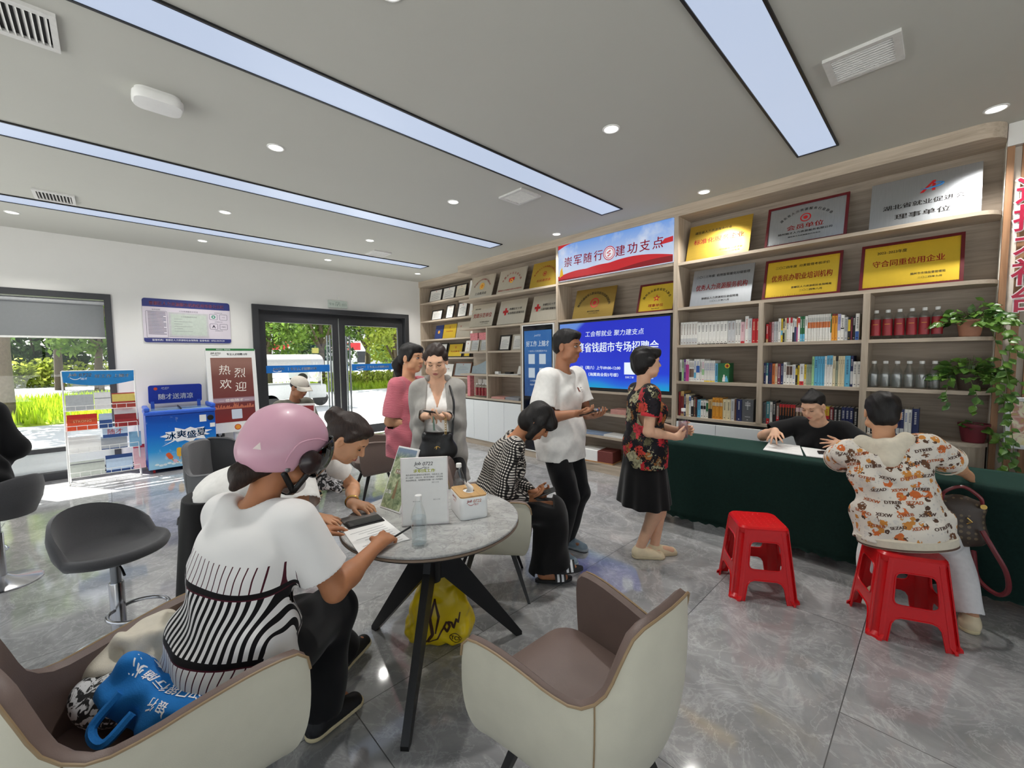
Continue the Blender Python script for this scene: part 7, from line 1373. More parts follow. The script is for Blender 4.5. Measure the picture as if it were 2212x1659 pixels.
for i in (0, 1):
    d = nrm(p.elb[i] - p.sh[i]); c = p.sh[i] + (p.elb[i] - p.sh[i]) * .54; q = MB(); n_ = [c + d * z for z in (-.012, .0, .014)]; q.tube(n_, [.064, .066, .063], 20, caps=(False, False)); q.build('red_cuff', mat('red_cuff_cloth', (200, 44, 54), .8), p.t)
p.skirt(C_BLK2, .16, .235, .42, folds=.013, nf=10, seed=1, top=.02)
for i in (0, 1): p.shoe(i, M_CRSH, mat('cream_sole', (196, 182, 150), .6), L=.245, w=.042, kind='flat')
bottle('water_bottle', 'clear bottle with pinkish water held by the woman in the floral top', (-1.335, 3.08, .93), .225, .036, False, None, .56, wm=M_WPINK)

# ---------------------------------------------------------------- seated woman in gingham
p = Person('woman in a black and white gingham blouse seated looking down at her phone', (-2.06, 1.8), 45, SK2, h=1.58, pz=.57, lean=12, lean2=26, head=(48, -6, 0), hands=[(-1.865, 1.925, .625), (-1.92, 2.05, .615)], feet=[(-1.8, 2.13, .15), (-1.84, 2.08, .09)], sh_w=.165, pole=[(.5, -.6, -.5), (-.5, -.6, -.6)], knee=(0, .6, .8), build=.96)
p.make_body(curls=[(.5, .55, .6, .65), (.6, .6, .65, .7)], hand_n=[(-.3, .2, .9), (.6, .2, .6)], hand_d=[(-.2, .95, .2), (.3, .9, .1)], eyes='down')
def hr(S):
    p.he(S, (0, -.02, .042), (.09, .106, .092)); p.he(S, (0, -.045, -.03), (.088, .08, .09)); p.he(S, (0, .06, .055), (.08, .055, .05))
    for sx in (1, -1): p.hc(S, (sx * .075, .01, .03), (sx * .078, .03, -.1), .034, .026)
    p.he(S, (0, .13, -.06), (.058, .075, .085), .008, True); p.he(S, (0, .06, -.17), (.11, .12, .05), .01, True)
p.hair(hr, amp=.0035)
p.shirt(gingham(), g=.018, hem=.1, slr=(.068, .066), neck=(.078, -.004, .0), vneck=.08, amp=.006, seed=6, long_sleeve=True, cuff=.042, hemg=.02)
p.trousers(C_BLK2, r=(.105, .1, .115), seed=8, hemz=.02, amp=.006)
M_SAND = mat('black_sandal', (30, 30, 31), .6)
for i in (0, 1):
    an = p.an[i]; d = nrm(V3(.05 if i == 0 else -.12, 1, .12 if i == 0 else 0)); zz = V3(0, 0, 1); sd = nrm(np.cross(d, zz)); up = np.cross(sd, d); o = an - up * .075 - d * .06; R = np.column_stack([sd, d, up]); M4 = np.eye(4); M4[:3, :3] = R; M4[:3, 3] = o
    q = MB(); q.prism([(.045 * math.sin(a) * (1 if math.cos(a) > 0 else .8), .12 - .13 * -math.cos(a) * 1) for a in np.linspace(0, 2 * PI, 24, endpoint=False)][::-1], -.004, .018, M=M4); sl_ = q.build('sandal', M_SAND, p.t, smooth=40)
    q = MB(); q.grid(lambda u, v: (.052 * math.cos(PI * u), .12 + .075 * v, .012 + .055 * math.sin(PI * u)), 14, 4, M=M4); q.build('strap', M_SAND, sl_)
    for v in (.135, .165): q = MB(); q.grid(lambda u, w: (.0535 * math.cos(PI * u), v + .016 * w, .012 + .0565 * math.sin(PI * u)), 14, 1, M=M4); q.build('white_stripe', M_WTXT, sl_)
phone_at(p, 'dark phone held by the seated woman in gingham', (-1.79, 2.02, .655), (.35, .05, -.75))

# ---------------------------------------------------------------- woman in the grey cardigan
p = Person('woman in an open grey cardigan over a white V-neck top, tapping her phone', (-2.63, 1.77), -38, SK3, h=1.62, lean=2, head=(24, -2, 0), hands=[(-2.55, 1.6, 1.14), (-2.42, 1.7, 1.14)], sh_w=.152, build=.94, pole=[(.22, -.6, -.9), (-.22, -.6, -.9)])
p.make_body(curls=[(.25, .5, .7, .75), (.55, .6, .65, .65)], hand_n=[(-.3, .2, -.9), (.3, .1, .95)], hand_d=[(-.75, .6, .1), (.7, .65, .05)], eyes='down')
def hr(S):
    p.he(S, (0, -.022, .04), (.08, .098, .084)); p.he(S, (0, .028, .084), (.06, .04, .03)); p.he(S, (0, -.075, -.02), (.066, .05, .06))
    for sx in (1, -1): p.hc(S, (sx * .066, .02, .045), (sx * .074, -.01, -.0), .024, .014)
    p.he(S, (0, .118, -.0), (.078, .06, .102), .006, True); p.he(S, (0, .03, -.11), (.1, .09, .085), .01, True); p.hc(S, (.012, .14, .06), (.012, .04, .118), .009, .006, .012, True)
p.hair(hr, HAIRB, amp=.003)
p.shirt(C_WHITE, g=.01, hem=.03, sl=.1, slr=(.042, .042), neck=(.075, .0, .0), vneck=.13, amp=.002, seed=9, name='white_top')
def openf(S):
    zs = np.array((.45, .8, 1.0, 1.12, 1.25, 1.36, 1.45)); ws = np.array((.1, .1, .09, .075, .07, .062, .05))
    S.fn(S.lo, S.lo + S.n * S.h, lambda X, Y, Z: np.maximum(np.abs(X - .005) - np.interp(Z, zs, ws).astype(np.float32), .035 - Y), .01, True)
p.shirt(C_GREY, g=.026, hem=.26, slr=(.06, .052), neck=(.085, .02, .02), amp=.004, seed=10, long_sleeve=True, cuff=.042, hemg=.03, name='cardigan', extra=openf)
S = SDF(p.N - .25, p.N + .25, .006)   # cardigan hood lying on the shoulders
S.cone(p.N + V3(.07, .0, .02), p.N + V3(.0, -.08, .0), .03, .045, .03); S.cone(p.N + V3(-.07, .0, .02), p.N + V3(.0, -.08, .0), .03, .045, .03); S.cone(p.N + V3(0, -.09, 0), p.N + V3(0, -.11, -.08), .05, .03, .04); sdf_obj(S, 'hood', C_GREY, p.t)
p.trousers(C_BLK, r=(.11, .125, .13), seed=11, hemz=-.25, amp=.006, name='wide_shorts')
for i in (0, 1): p.shoe(i, M_SNK, M_SOLE, L=.245, w=.042)
phone_at(p, 'black phone held by the woman in the grey cardigan', (-2.435, 1.585, 1.175), (-.25, .1, .62))
bg = thing('crossbody_bag', 'black gathered crossbody bag with a gold chain in front of the woman in grey', 'bag', (-2.46, 1.645, .13), math.radians(-38) - A90)
S = SDF((-.2, -.15, .62), (.2, .15, 1.0), .006); S.ell((0, 0, .79), (.125, .05, .1), None, .02); S.ell((0, 0, .74), (.13, .055, .07), None, .04); S.cone((-.08, 0, .87), (.08, 0, .87), .03, .03, .03); S.folds(.005, 4, 20); sdf_obj(S, 'pouch', mat('black_leather', (22, 22, 24), .4, bump=.2, bscale=120), bg)
q = MB(); q.tube(spl([(-.1, .0, .87), (-.11, -.02, .98), (-.115, -.05, 1.1), (-.09, -.12, 1.2), (-.07, -.17, 1.23)]), .008, 8); q.build('strap', M_BLACK, bg); M_GLD = mat('gold_metal', (206, 170, 96), .25, 1)
q = MB()
for k in range(9): q.ring([(-.06 + .006 * math.cos(a), .055, .9 + k * .016 + .01 * math.sin(a)) for a in np.linspace(0, 2 * PI, 8, endpoint=False)], .0018, 5)
q.build('chain', M_GLD, bg); q = MB(); q.ring([(.0 + .02 * math.cos(a), .056, .79 + .016 * math.sin(a)) for a in np.linspace(0, 2 * PI, 12, endpoint=False)], .003, 6); q.tube([(.0, .058, .81), (.012, .06, .77), (-.01, .06, .75), (.02, .058, .755)], .003, 6); q.build('gold_clasp', M_GLD, bg); q = MB(); q.tube([(.02, .05, 1.03), (.022, .055, .98), (.018, .055, .92)], .006, 8); q.build('phone_charm', mat('green_charm', (96, 130, 110), .3), bg)

# ---------------------------------------------------------------- woman in pink
p = Person('woman in a pink knit top with a low ponytail, standing behind the woman in grey', (-3.12, 1.79), 22, SK1, h=1.62, lean=3, head=(2, 0, 0), hands=[(-2.98, 1.82, 1.0), (-2.95, 1.93, 1.02)], sh_w=.168, build=1.02, pole=[(.6, -.6, -.6), (-.6, -.6, -.6)])
p.make_body(curls=[(.4, .5, .5, .5), (.4, .5, .5, .5)], eyes='open')
def hr(S):
    p.he(S, (0, -.02, .042), (.081, .1, .086)); p.he(S, (0, .05, .072), (.066, .045, .04)); p.he(S, (0, -.07, -.02), (.06, .05, .055)); p.hc(S, (0, -.115, -.01), (0, -.15, -.06), .035, .045, .02); p.hc(S, (0, -.15, -.06), (0, -.135, -.15), .042, .03, .02)
    for sx in (1, -1): p.hc(S, (sx * .066, .04, .04), (sx * .074, .02, -.02), .02, .012)
    p.he(S, (0, .115, -.025), (.085, .05, .082), .006, True); p.he(S, (0, .03, -.115), (.1, .07, .08), .01, True)
p.hair(hr, amp=.003); q = MB(); q.ring([tuple(p.hp(.03 * math.cos(a), -.108 + .0, -.008 + .03 * math.sin(a))) for a in np.linspace(0, 2 * PI, 14, endpoint=False)], .008, 6); q.build('hair_tie', M_BLACK, p.t); q = MB(); q.lathe([(0, -.006), (.005, 0), (0, .006)], 8, M=np.array([[1, 0, 0, p.hp(.088, -.01, -.045)[0]], [0, 1, 0, p.hp(.088, -.01, -.045)[1]], [0, 0, 1, p.hp(.088, -.01, -.045)[2]], [0, 0, 0, 1]])); q.build('earring', mat('pearl', (236, 226, 206), .2), p.t)
p.shirt(C_PINK, g=.018, hem=.14, sl=.86, slr=(.066, .07), neck=(.07, .0, .0), amp=.006, seed=12, hemg=.01); p.trousers(C_BLK, seed=13); [p.shoe(i, M_SNK, M_SOLE) for i in (0, 1)]

# ---------------------------------------------------------------- man in the cap
p = Person('man in a pale cap and grey-green shirt sitting at the far table by the doors', (-5.42, 1.52), 22, SK4, h=1.66, pz=.56, lean=8, lean2=14, head=(20, 4, 0), hands=[(-5.12, 1.45, .8), (-5.05, 1.7, .8)], feet=[(-5.0, 1.6, .085), (-5.02, 1.85, .085)], female=False, build=1.05, sh_w=.185, res=.007)
p.make_body(eyes='down')
p.hair(lambda S: (p.he(S, (0, -.018, .035), (.08, .098, .08)), p.he(S, (0, .1, -.03), (.09, .06, .09), .006, True), p.he(S, (0, .02, -.1), (.1, .085, .075), .01, True)))
S = SDF(p.Hc - .25, p.Hc + .25, .005); p.he(S, (0, -.008, .055), (.09, .106, .078)); S.cut(p.hp(0, 0, .028), p.H3 @ V3(0, -.12, -1)); cap = sdf_obj(S, 'cap', mat('pale_beige_cap', (206, 200, 188), .85, bump=.1, bscale=600), p.t)
q = MB(); H4 = np.eye(4); H4[:3, :3] = p.H3; H4[:3, 3] = p.Hc; q.grid(lambda u, v: (.082 * math.cos(PI * u) * (1 - .1 * v), .05 + (.06 + .075 * v) * math.sin(PI * u) ** .7, .045 - .02 * v - .03 * math.cos(PI * u) ** 2 * v), 18, 5, M=H4); vz = q.build('visor', mat('pale_beige_cap', ()), cap); m_ = vz.modifiers.new('thickness', 'SOLIDIFY'); m_.thickness = .004
p.shirt(C_OLIVE, g=.026, hem=.1, sl=.7, slr=(.075, .085), neck=(.06, .0, .0), amp=.006, seed=14, res=.008); q = MB()
for sx in (1, -1): q.add([tuple(p.N + p.R1 @ V3(*c)) for c in ((0, .085, -.035), (sx * .06, .06, .0), (sx * .085, .0, .02), (sx * .1, .03, -.02), (sx * .045, .115, -.06))], [(0, 1, 2, 3, 4)])
q.build('collar', C_OLIVE, p.t); p.trousers(C_BLK, seed=2, res=.009); [p.shoe(i, M_SNK, M_SOLE) for i in (0, 1)]
rs = thing('table_sign', 'white acrylic sign with a red print standing on the far table', 'sign', (-4.62, 1.4, .7705), 1.0); MB().box((-.15, -.006, 0), (.15, .006, .32), ch=.002).build('acrylic_panel', M_WACR, rs, smooth=0); q = MB(); q.box((-.02, -.007, .04), (.14, -.0063, .3), 0); q.box((-.14, -.007, .04), (-.09, -.0063, .28), 1); q.box((-.085, -.007, .12), (-.03, -.0063, .28), 2); q.box((-.14, -.0071, .02), (.14, -.0064, .1), 0); q.build('printed_blocks', [M_RW, mat('print_taupe', (150, 120, 110), .6), mat('print_pale_pink', (226, 200, 196), .6)], rs, smooth=0); q = MB(); q.text('招聘', frame((.09, -.0076, .22), (1, 0, 0), (0, 0, 1)), size=.05); q.build('lettering', M_WTXT, rs, smooth=0); MB().box((-.1, -.05, 0), (.1, .05, .008)).build('foot', M_CLEAR, rs, smooth=0)

# ---------------------------------------------------------------- woman behind the desk
p = Person('woman in a black T-shirt seated behind the green desk, hands over the forms', (-.69, 4.46), -98, SK3, h=1.6, pz=.5, lean=8, lean2=20, head=(26, -12, 0), hands=[(-.97, 4.06, .905), (-.52, 4.16, .835)], feet=[(-.8, 4.1, .085), (-.6, 4.1, .085)], sh_w=.185, build=1.12, pole=[(.7, -.4, -.4), (-.8, -.3, -.5)])
p.make_body(curls=[(.15, .2, .25, .3), (.1, .15, .2, .25)], hand_n=[(-.1, .1, -1), (.8, .2, -.5)], hand_d=[(-.25, .75, -.45), (.65, .75, .0)], spread=(.5, .4), thumb=(.1, -.3), eyes='down', lipm=mat('lips_pink', (192, 112, 106), .4))
def hr(S):
    p.he(S, (0, -.024, .04), (.079, .096, .082)); p.he(S, (0, .04, .082), (.062, .04, .026)); p.hc(S, (.012, -.04, .1), (.012, -.05, .118), .03, .024); p.he(S, (0, .105, -.02), (.088, .052, .094), .006, True); p.he(S, (0, .03, -.1), (.1, .09, .085), .01, True)
p.hair(hr, amp=.0015); s_ = p.shirt(C_BLK, g=.026, hem=.1, sl=.72, slr=(.076, .085), neck=(.075, .0, .0), amp=.005, seed=15)
L = MB(); pj = projector(s_, p.R1 @ V3(0, -1, 0)); L.text('be yourself', frame(p.Cn + p.R1 @ V3(-.02, .25, -.05), p.R1 @ V3(-1, 0, 0), p.R1 @ V3(0, 0, 1)), width=.075, proj=pj); L.build('chest_print', M_WTXT, p.t, smooth=0); p.trousers(C_BLK, seed=2, res=.009)
cs = thing('desk_stool', 'low black seat hidden behind the green desk under the woman in black', 'stool', (-.69, 4.47, 0)); MB().lathe([(0, .36), (.15, .36), (.16, .375), (.15, .39), (0, .395)], 24).build('seat', M_BLACK, cs); 
for k in range(3): a = 2 * PI * k / 3; MB().tube([(.1 * math.cos(a), .1 * math.sin(a), .365), (.13 * math.cos(a), .13 * math.sin(a), 0)], .012, 8).build('leg', M_STEEL, cs)

# ---------------------------------------------------------------- woman on the red stool
p = Person('woman in a patterned hooded top and white trousers on a red stool, seen from behind', (-.12, 3.19), 97, SK1, h=1.6, pz=.56, lean=2, lean2=14, side=-11, head=(14, 4, 2), hands=[(.14, 3.74, .8), (-.42, 3.7, .8)], feet=[(.165, 3.4, .085), (-.28, 3.5, .085)], sh_w=.185, build=1.04, pole=[(.9, -.4, -.4), (-.9, -.4, -.4)], knee=(0, .8, .6))
p.make_body(eyes=None, mouth=False)
def hr(S):
    p.he(S, (0, -.018, .04), (.086, .104, .09)); p.he(S, (0, -.06, -.02), (.074, .052, .075)); p.he(S, (0, .06, .06), (.075, .05, .05))
    for sx in (1, -1): p.he(S, (sx * .088, .02, -.035), (.03, .035, .045), .008, True)
    p.he(S, (0, .12, -.03), (.1, .06, .09), .006, True); p.he(S, (0, .04, -.13), (.12, .1, .06), .01, True)
p.hair(hr, amp=.003); mo = motif(); s_ = p.shirt(mo, g=.026, hem=.05, sl=.74, slr=(.074, .084), neck=(.07, .0, .0), amp=.007, seed=16, hemg=.006)
pj = projector(s_, V3(0, 1, 0)); rn = random.Random(5); Ls = [MB(), MB()]
for r_ in range(9):
    for c_ in range(6):
        w_ = ('XEXW', 'DTREB', 'SEZAD', 'XEXW', 'OTREB')[(r_ * 2 + c_) % 5]; x = -.22 + c_ * .088 + .04 * (r_ % 2); z = -.36 + r_ * .066; q_ = p.Cn + p.R1 @ V3(x, -.5, z - .04); Ls[(r_ + c_) % 2].text(w_, frame(q_, p.R1 @ nrm(V3(1, 0, rn.uniform(-.25, .2))), p.R1 @ V3(0, 0, 1)), size=.016, bold=.05, slant=.2 * (c_ % 2), proj=pj)
for L, mm in zip(Ls, (mat('dark_brown_print', (84, 60, 50), .8), mat('rust_print', (176, 92, 46), .8))): L.build('printed_words', mm, p.t, smooth=0)
for i in (0, 1): d = nrm(p.elb[i] - p.sh[i]); c = p.sh[i] + (p.elb[i] - p.sh[i]) * .73; q = MB(); q.tube([c - d * .008, c + d * .012], [.0875, .0885], 22, caps=(False, False)); q.build('sleeve_binding', C_CREAM, p.t)
S = SDF(p.N - .32, p.N + .28, .006); R1 = p.R1; g = lambda x, y, z: p.N + R1 @ V3(x, y, z)
for sx in (1, -1): S.cone(g(sx * .085, .06, .0), g(sx * .1, -.04, -.005), .026, .034, .03); S.cone(g(sx * .1, -.04, -.01), g(0, -.115, -.12), .032, .034, .03); S.cone(g(sx * .09, -.05, .01), g(0, -.1, -.04), .026, .03, .03)
S.cone(g(0, -.1, -.03), g(0, -.125, -.125), .035, .022, .04); S.folds(.003, 3, 22); sdf_obj(S, 'hood', C_CREAM, p.t)
up = p.R0 @ V3(0, 0, 1); q = MB(); cc = p.P - up * .05
for dz, mm, nm in ((0, C_CREAM, 'waistband'),): q = MB(); q.loft([[tuple(cc + p.R0 @ V3((.214 + e_) * math.cos(a), -.012 + (.162 + e_) * math.sin(a), z_)) for a in np.linspace(0, 2 * PI, 40, endpoint=False)] for z_, e_ in ((-.035, -.014), (-.03, .0), (.02, .004), (.03, -.008))], caps=(False, False)); q.build(nm, mm, p.t)
q = MB(); q.loft([[tuple(cc + p.R0 @ V3(.2155 * math.cos(a), -.012 + .1635 * math.sin(a), z_)) for a in np.linspace(0, 2 * PI, 40, endpoint=False)] for z_ in (-.028, -.018)], caps=(False, False)); q.build('brown_trim', mat('brown_trim', (96, 72, 60), .8), p.t)
p.trousers(C_WHT2, r=(.1, .078, .062), seed=17, hemz=.0, amp=.006); [p.shoe(i, M_CRSH, M_SOLE, kind='flat', L=.235) for i in (0, 1)]
hb = thing('handbag', 'brown patterned handbag with dark red straps beside the woman on the stool', 'bag', (.1, 3.5, 0), .2); th = NT('brown_monogram_canvas'); th.set(.45); o = th.obj(); v = th.n('TexVoronoi', i_Scale=32, i_Randomness=.1); th.t.links.new(o, v.inputs['Vector']); th.base(th.mix(th.math('LESS_THAN', v.outputs['Distance'], .28), lin((62, 50, 42)), lin((112, 96, 72))))
S = SDF((-.14, -.12, .4), (.14, .12, .8), .006); S.ell((0, 0, .58), (.11, .06, .15), None, .02); S.cone((-.075, 0, .5), (.075, 0, .5), .05, .05, .05); S.cone((-.08, 0, .67), (.08, 0, .67), .03, .03, .04); sdf_obj(S, 'body', th.m, hb); q = MB(); q.tube(spl([(-.08, -.04, .69), (-.07, -.05, .75), (.0, -.05, .79), (.07, -.05, .74), (.085, -.04, .69)]), .009, 8); q.build('handle', mat('dark_red_leather', (112, 34, 40), .35), hb); q = MB(); q.tube(spl([(.08, -.07, .56), (.12, -.1, .47), (.17, -.1, .36), (.19, -.07, .25), (.16, -.03, .2), (.1, .03, .25), (.08, .04, .4)]), .012, 8); q.build('long_strap', mat('dark_red_leather', ()), hb); q = MB(); q.lathe([(0, -.006), (.014, -.006), (.014, .006), (0, .006)], 12, M=frame((.085, -.05, .69), (1, 0, 0), (0, 0, 1))); q.tube([(.02, -.068, .62), (.04, -.07, .6), (.02, -.07, .585)], .004, 6); q.build('gold_fittings', M_GLD, hb)

# ---------------------------------------------------------------- bending woman
p = Person('woman in a white top and long black skirt bending over the table at the phone', (-2.42, .38), 52, SK1, h=1.6, pz=.86, lean=58, lean2=72, head=(38, -6, 0), hands=[(-2.06, .66, .795), (-2.1, .87, .8)], feet=[(-2.5, .22, .085), (-2.58, .38, .085)], build=.92, sh_w=.165, pole=[(.9, .2, .1), (-.6, .3, -.6)], res=.0045)
p.make_body(curls=[(.35, .4, .45, .5), (.45, .5, .5, .55)], hand_n=[(0, 0, -1), (0, 0, -1)], hand_d=[(.05, 1, -.12), (.3, .95, -.1)], eyes='down', spread=(.22, .2))
def hr(S):
    p.he(S, (0, -.025, .042), (.082, .1, .087)); p.he(S, (0, .04, .082), (.066, .048, .03)); p.he(S, (0, -.06, .0), (.07, .06, .06)); p.he(S, (0, -.125, .05), (.05, .045, .05), .015)
    for sx in (1, -1): p.hc(S, (sx * .064, .03, .05), (sx * .074, .012, .012), .022, .012)
    p.he(S, (0, .115, -.03), (.09, .055, .09), .006, True); p.he(S, (0, .03, -.11), (.1, .08, .085), .01, True)
p.hair(hr, HAIRB, amp=.0025, res=.0045); q = MB(); q.ring([tuple(p.hp(.042 * math.cos(a), -.096, .047 + .042 * math.sin(a))) for a in np.linspace(0, 2 * PI, 16, endpoint=False)], .008, 6); q.build('hair_tie', mat('blue_hair_tie', (50, 70, 140), .6), p.t)
p.shirt(C_WHITE, g=.02, hem=.02, sl=.62, slr=(.064, .08), neck=(.07, .0, .0), amp=.006, seed=18, hemg=.012)
p.skirt(C_BLK2, .185, .235, .1, folds=.012, nf=8, seed=2, top=.05, fwd=-.02)
d = nrm(p.wr[1] - p.elb[1]); c = p.wr[1] - d * .025; a_ = nrm(np.cross(d, V3(0, 0, 1))); b_ = np.cross(d, a_); q = MB(); q.ring([tuple(c + (a_ * math.cos(x) + b_ * math.sin(x)) * .033) for x in np.linspace(0, 2 * PI, 20, endpoint=False)], .0045, 7); q.build('gold_bracelet', mat('gold_metal', ()), p.t)
S = SDF(p.N - .3, p.N + .3, .006); c = p.N + V3(0, .03, -.13); S.ell(c, (.036, .036, .03), None, .02); S.cone(c, c + V3(.03, .07, -.025), .026, .01, .02); S.cone(c, c + V3(-.03, .06, -.01), .024, .012, .02); S.cone(c, p.N + V3(0, -.02, -.03), .025, .03, .02); S.folds(.005, 7, 40)
tz = NT('black_white_scarf'); tz.set(.5); nz = tz.noise(tz.obj(), 46, 2, .5, 1.2); tz.base(tz.ramp(nz, (.47, lin((30, 30, 32))), (.53, lin((220, 220, 222))))); sdf_obj(S, 'neck_scarf', tz.m, p.t)
[p.shoe(i, M_SNK, M_SOLE) for i in (0, 1)]

# ---------------------------------------------------------------- woman in the pink helmet
p = Person('woman in a pink helmet and white striped-back T-shirt writing at the round table', (-1.6, .25), 118, SK2, h=1.62, pz=.57, lean=8, lean2=20, twist=0, head=(22, -14, 0), hands=[(-1.57, .745, .79), (-1.9, .62, .78)], feet=[(-1.74, .56, .09), (-2.0, .76, .12)], sh_w=.168, build=1.06, pole=[(.25, -.5, -.9), (-.4, -.4, -.8)], knee=(0, .6, .8), res=.0045)
p.make_body(curls=[(.45, .75, .85, .9), (.4, .5, .6, .6)], hand_n=[(-.25, -.05, -.95), (.1, 0, -1)], hand_d=[(-.05, .95, .1), (.35, .9, 0)], eyes=None, mouth=False, thumb=(.9, .5))
p.hair(lambda S: (p.he(S, (0, -.02, .03), (.08, .098, .085)), p.he(S, (0, -.07, -.04), (.065, .05, .06), .03), p.hc(S, (0, -.09, -.06), (0, -.125, -.095), .042, .04, .02), p.hc(S, (0, -.125, -.095), (.01, -.14, -.14), .034, .012, .02), p.he(S, (0, .1, -.04), (.09, .065, .1), .006, True)), HAIRB, amp=.004, res=.0045)
M_HEL = mat('dusty_pink_shell', (206, 158, 176), .42, var=.03, scale=8, coat=.15); K = 1.0
S = SDF(p.Hc - .3, p.Hc + .3, .004); p.he(S, (0, -.012, .058), (.128, .15, .128), 0); p.he(S, (0, -.05, .0), (.118, .118, .1), .03); p.he(S, (0, .135, -.045), (.2, .1, .115), .012, True)
for sx in (1, -1): p.he(S, (sx * .13, .045, -.06), (.07, .055, .06), .01, True)
S.cut(p.hp(0, 0, -.055), p.H3 @ nrm(V3(0, .22, -1))); p.he(S, (0, 0, .03), (.113, .135, .115), .004, True)
hl = sdf_obj(S, 'helmet', M_HEL, p.t, (), 2); H4 = np.eye(4); H4[:3, :3] = p.H3 * p.k; H4[:3, 3] = p.Hc
bvh = BVHTree.FromPolygons([v.co[:] for v in hl.data.vertices], [q.vertices[:] for q in hl.data.polygons])
def on_helmet(pts, off=.001):
    o = []; c0 = Vector(p.hp(0, -.012, .05))
    for q in pts:
        d = (Vector(p.hp(*q)) - c0).normalized(); h = bvh.ray_cast(c0 + d * .5, -d); o.append((h[0] + d * off)[:] if h[0] else (c0 + d * .14)[:])
    return o
for sx in (1, -1): q = MB(); q.tube(on_helmet(spl([(sx * .13, y, z) for y, z in ((-.062, -.04), (-.058, .0), (-.035, .045), (.02, .072), (.08, .08), (.125, .085))], 5), -.0005), .0035, 6); q.build('raised_ridge', M_HEL, hl)
q = MB(); tri = on_helmet([(.073, -.12, .004), (.063, -.12, .026), (.05, -.125, .006), (.062, -.122, .012)], .001); q.add(tri, [(0, 1, 3), (1, 2, 3), (2, 0, 3)]); q.build('emblem', mat('pale_emblem', (226, 210, 206), .4), hl, smooth=0)
q = MB(); rim = [(.0, 0, 0)]
tv_ = bpy.data.materials.new('smoked_visor'); tv_.use_nodes = True; MATS['smoked_visor'] = glass('smoked_visor_sheet', (.05, .035, .032), .03)
q.grid(lambda u, v: (lambda a, e: (.134 * math.sin(a) * math.cos(e), .0 + .172 * math.cos(a) * math.cos(e), .03 + .15 * math.sin(e)))(-1.42 + 2.84 * u, (-.72 + .34 * abs(2 * u - 1) ** 2) * (1 - v) + (.52 - .62 * abs(2 * u - 1) ** 3) * v), 36, 14, M=H4); vsr = q.build('visor', MATS['smoked_visor'], hl); sm_ = vsr.modifiers.new('thickness', 'SOLIDIFY'); sm_.thickness = .003
for sx in (1, -1): q = MB(); q.lathe([(0, .014), (.03, .012), (.042, .004), (.044, -.004)], 24, M=H4 @ frame((sx * .126, .03, -.012), (0, sx, 0), (0, 0, 1))); q.build('visor_pivot', mat('dark_brown_plastic', (44, 32, 32), .25), hl)
for sx in (1, -1): q = MB(); q.lathe([(0, .004), (.009, .003), (.01, 0)], 12, M=np.array(frame(on_helmet([(sx * .11, -.035, -.06)])[0], p.H3 @ V3(0, sx, 0), p.H3 @ V3(0, 0, 1)))); q.build('rivet', M_STEEL, hl)
def ribbon(pts, w, nrm_):
    q = MB(); P = [np.array(x, float) for x in pts]; V = []
    for i, x in enumerate(P): t_ = nrm(P[min(i + 1, len(P) - 1)] - P[max(0, i - 1)]); s_ = nrm(np.cross(t_, nrm_)); V += [x - s_ * w, x + s_ * w]
    q.add(V, [(2 * i, 2 * i + 1, 2 * i + 3, 2 * i + 2) for i in range(len(P) - 1)]); return q
for sx in (1, -1):
    for a, b in (((sx * .094, -.04, -.062), (sx * .07, .035, -.125)), ((sx * .092, .065, -.035), (sx * .07, .035, -.125))): q = ribbon([p.hp(*(np.array(a) * (1 - u) + np.array(b) * u)) for u in np.linspace(0, 1, 6)], .0105, p.H3 @ V3(sx, 0, .1)); o_ = q.build('chin_strap', M_BLACK, hl); m_ = o_.modifiers.new('thickness', 'SOLIDIFY'); m_.thickness = .003
q = ribbon([p.hp(x, .035 + .03 * (1 - abs(x) / .07), -.125 - .02 * (1 - (x / .07) ** 2)) for x in np.linspace(-.07, .07, 9)], .0105, p.H3 @ V3(0, .2, -1)); o_ = q.build('chin_strap', M_BLACK, hl); m_ = o_.modifiers.new('thickness', 'SOLIDIFY'); m_.thickness = .003
S = SDF(p.Hc - .25, p.Hc + .25, .005); p.he(S, (0, .055, -.1), (.062, .052, .042)); p.he(S, (0, .03, -.09), (.058, .05, .05), .004, True); sdf_obj(S, 'face_mask', mat('white_mask', (226, 222, 220), .8, bump=.3, bscale=60), p.t)
p.shirt(striped(), g=.022, hem=.1, sl=.72, slr=(.068, .084), neck=(.085, -.005, .0), amp=.005, seed=19, hemg=.028, res=.0055)
p.trousers(C_BLK, r=(.112, .09, .085), seed=20, hemz=.0, amp=.006)
for i in (0, 1):
    sh_ = p.shoe(i, M_SNK, M_SOLE, L=.255, w=.044, dirv=V3(.28 if i == 0 else -.05, 1, 0)); an = p.an[i]; q = MB(); q.tube([tuple(an + V3(.02 * math.cos(a), .05 + .012 * math.sin(a), -.008 + .012 * math.sin(a * 2))) for a in np.linspace(0, 2 * PI, 12)], .003, 6); lc = q.build('lace', M_BLACK, p.t); lc.parent = sh_
pn = thing('pen', 'black pen held by the woman in the pink helmet', 'pen', (-1.6, .865, .795)); pn.rotation_euler = (0, -.42, 1.25); MB().lathe([(0, -.068), (.002, -.064), (.0042, -.05), (.0045, .05), (.0035, .064), (0, .066)], 10, M=np.array(((0, 0, 1, 0), (0, 1, 0, 0), (-1, 0, 0, 0), (0, 0, 0, 1)), float)).build('barrel', M_BLACK, pn); MB().tube([(-.05, 0, .0055), (-.02, 0, .0058)], .001, 5).build('clip', M_STEEL, pn)

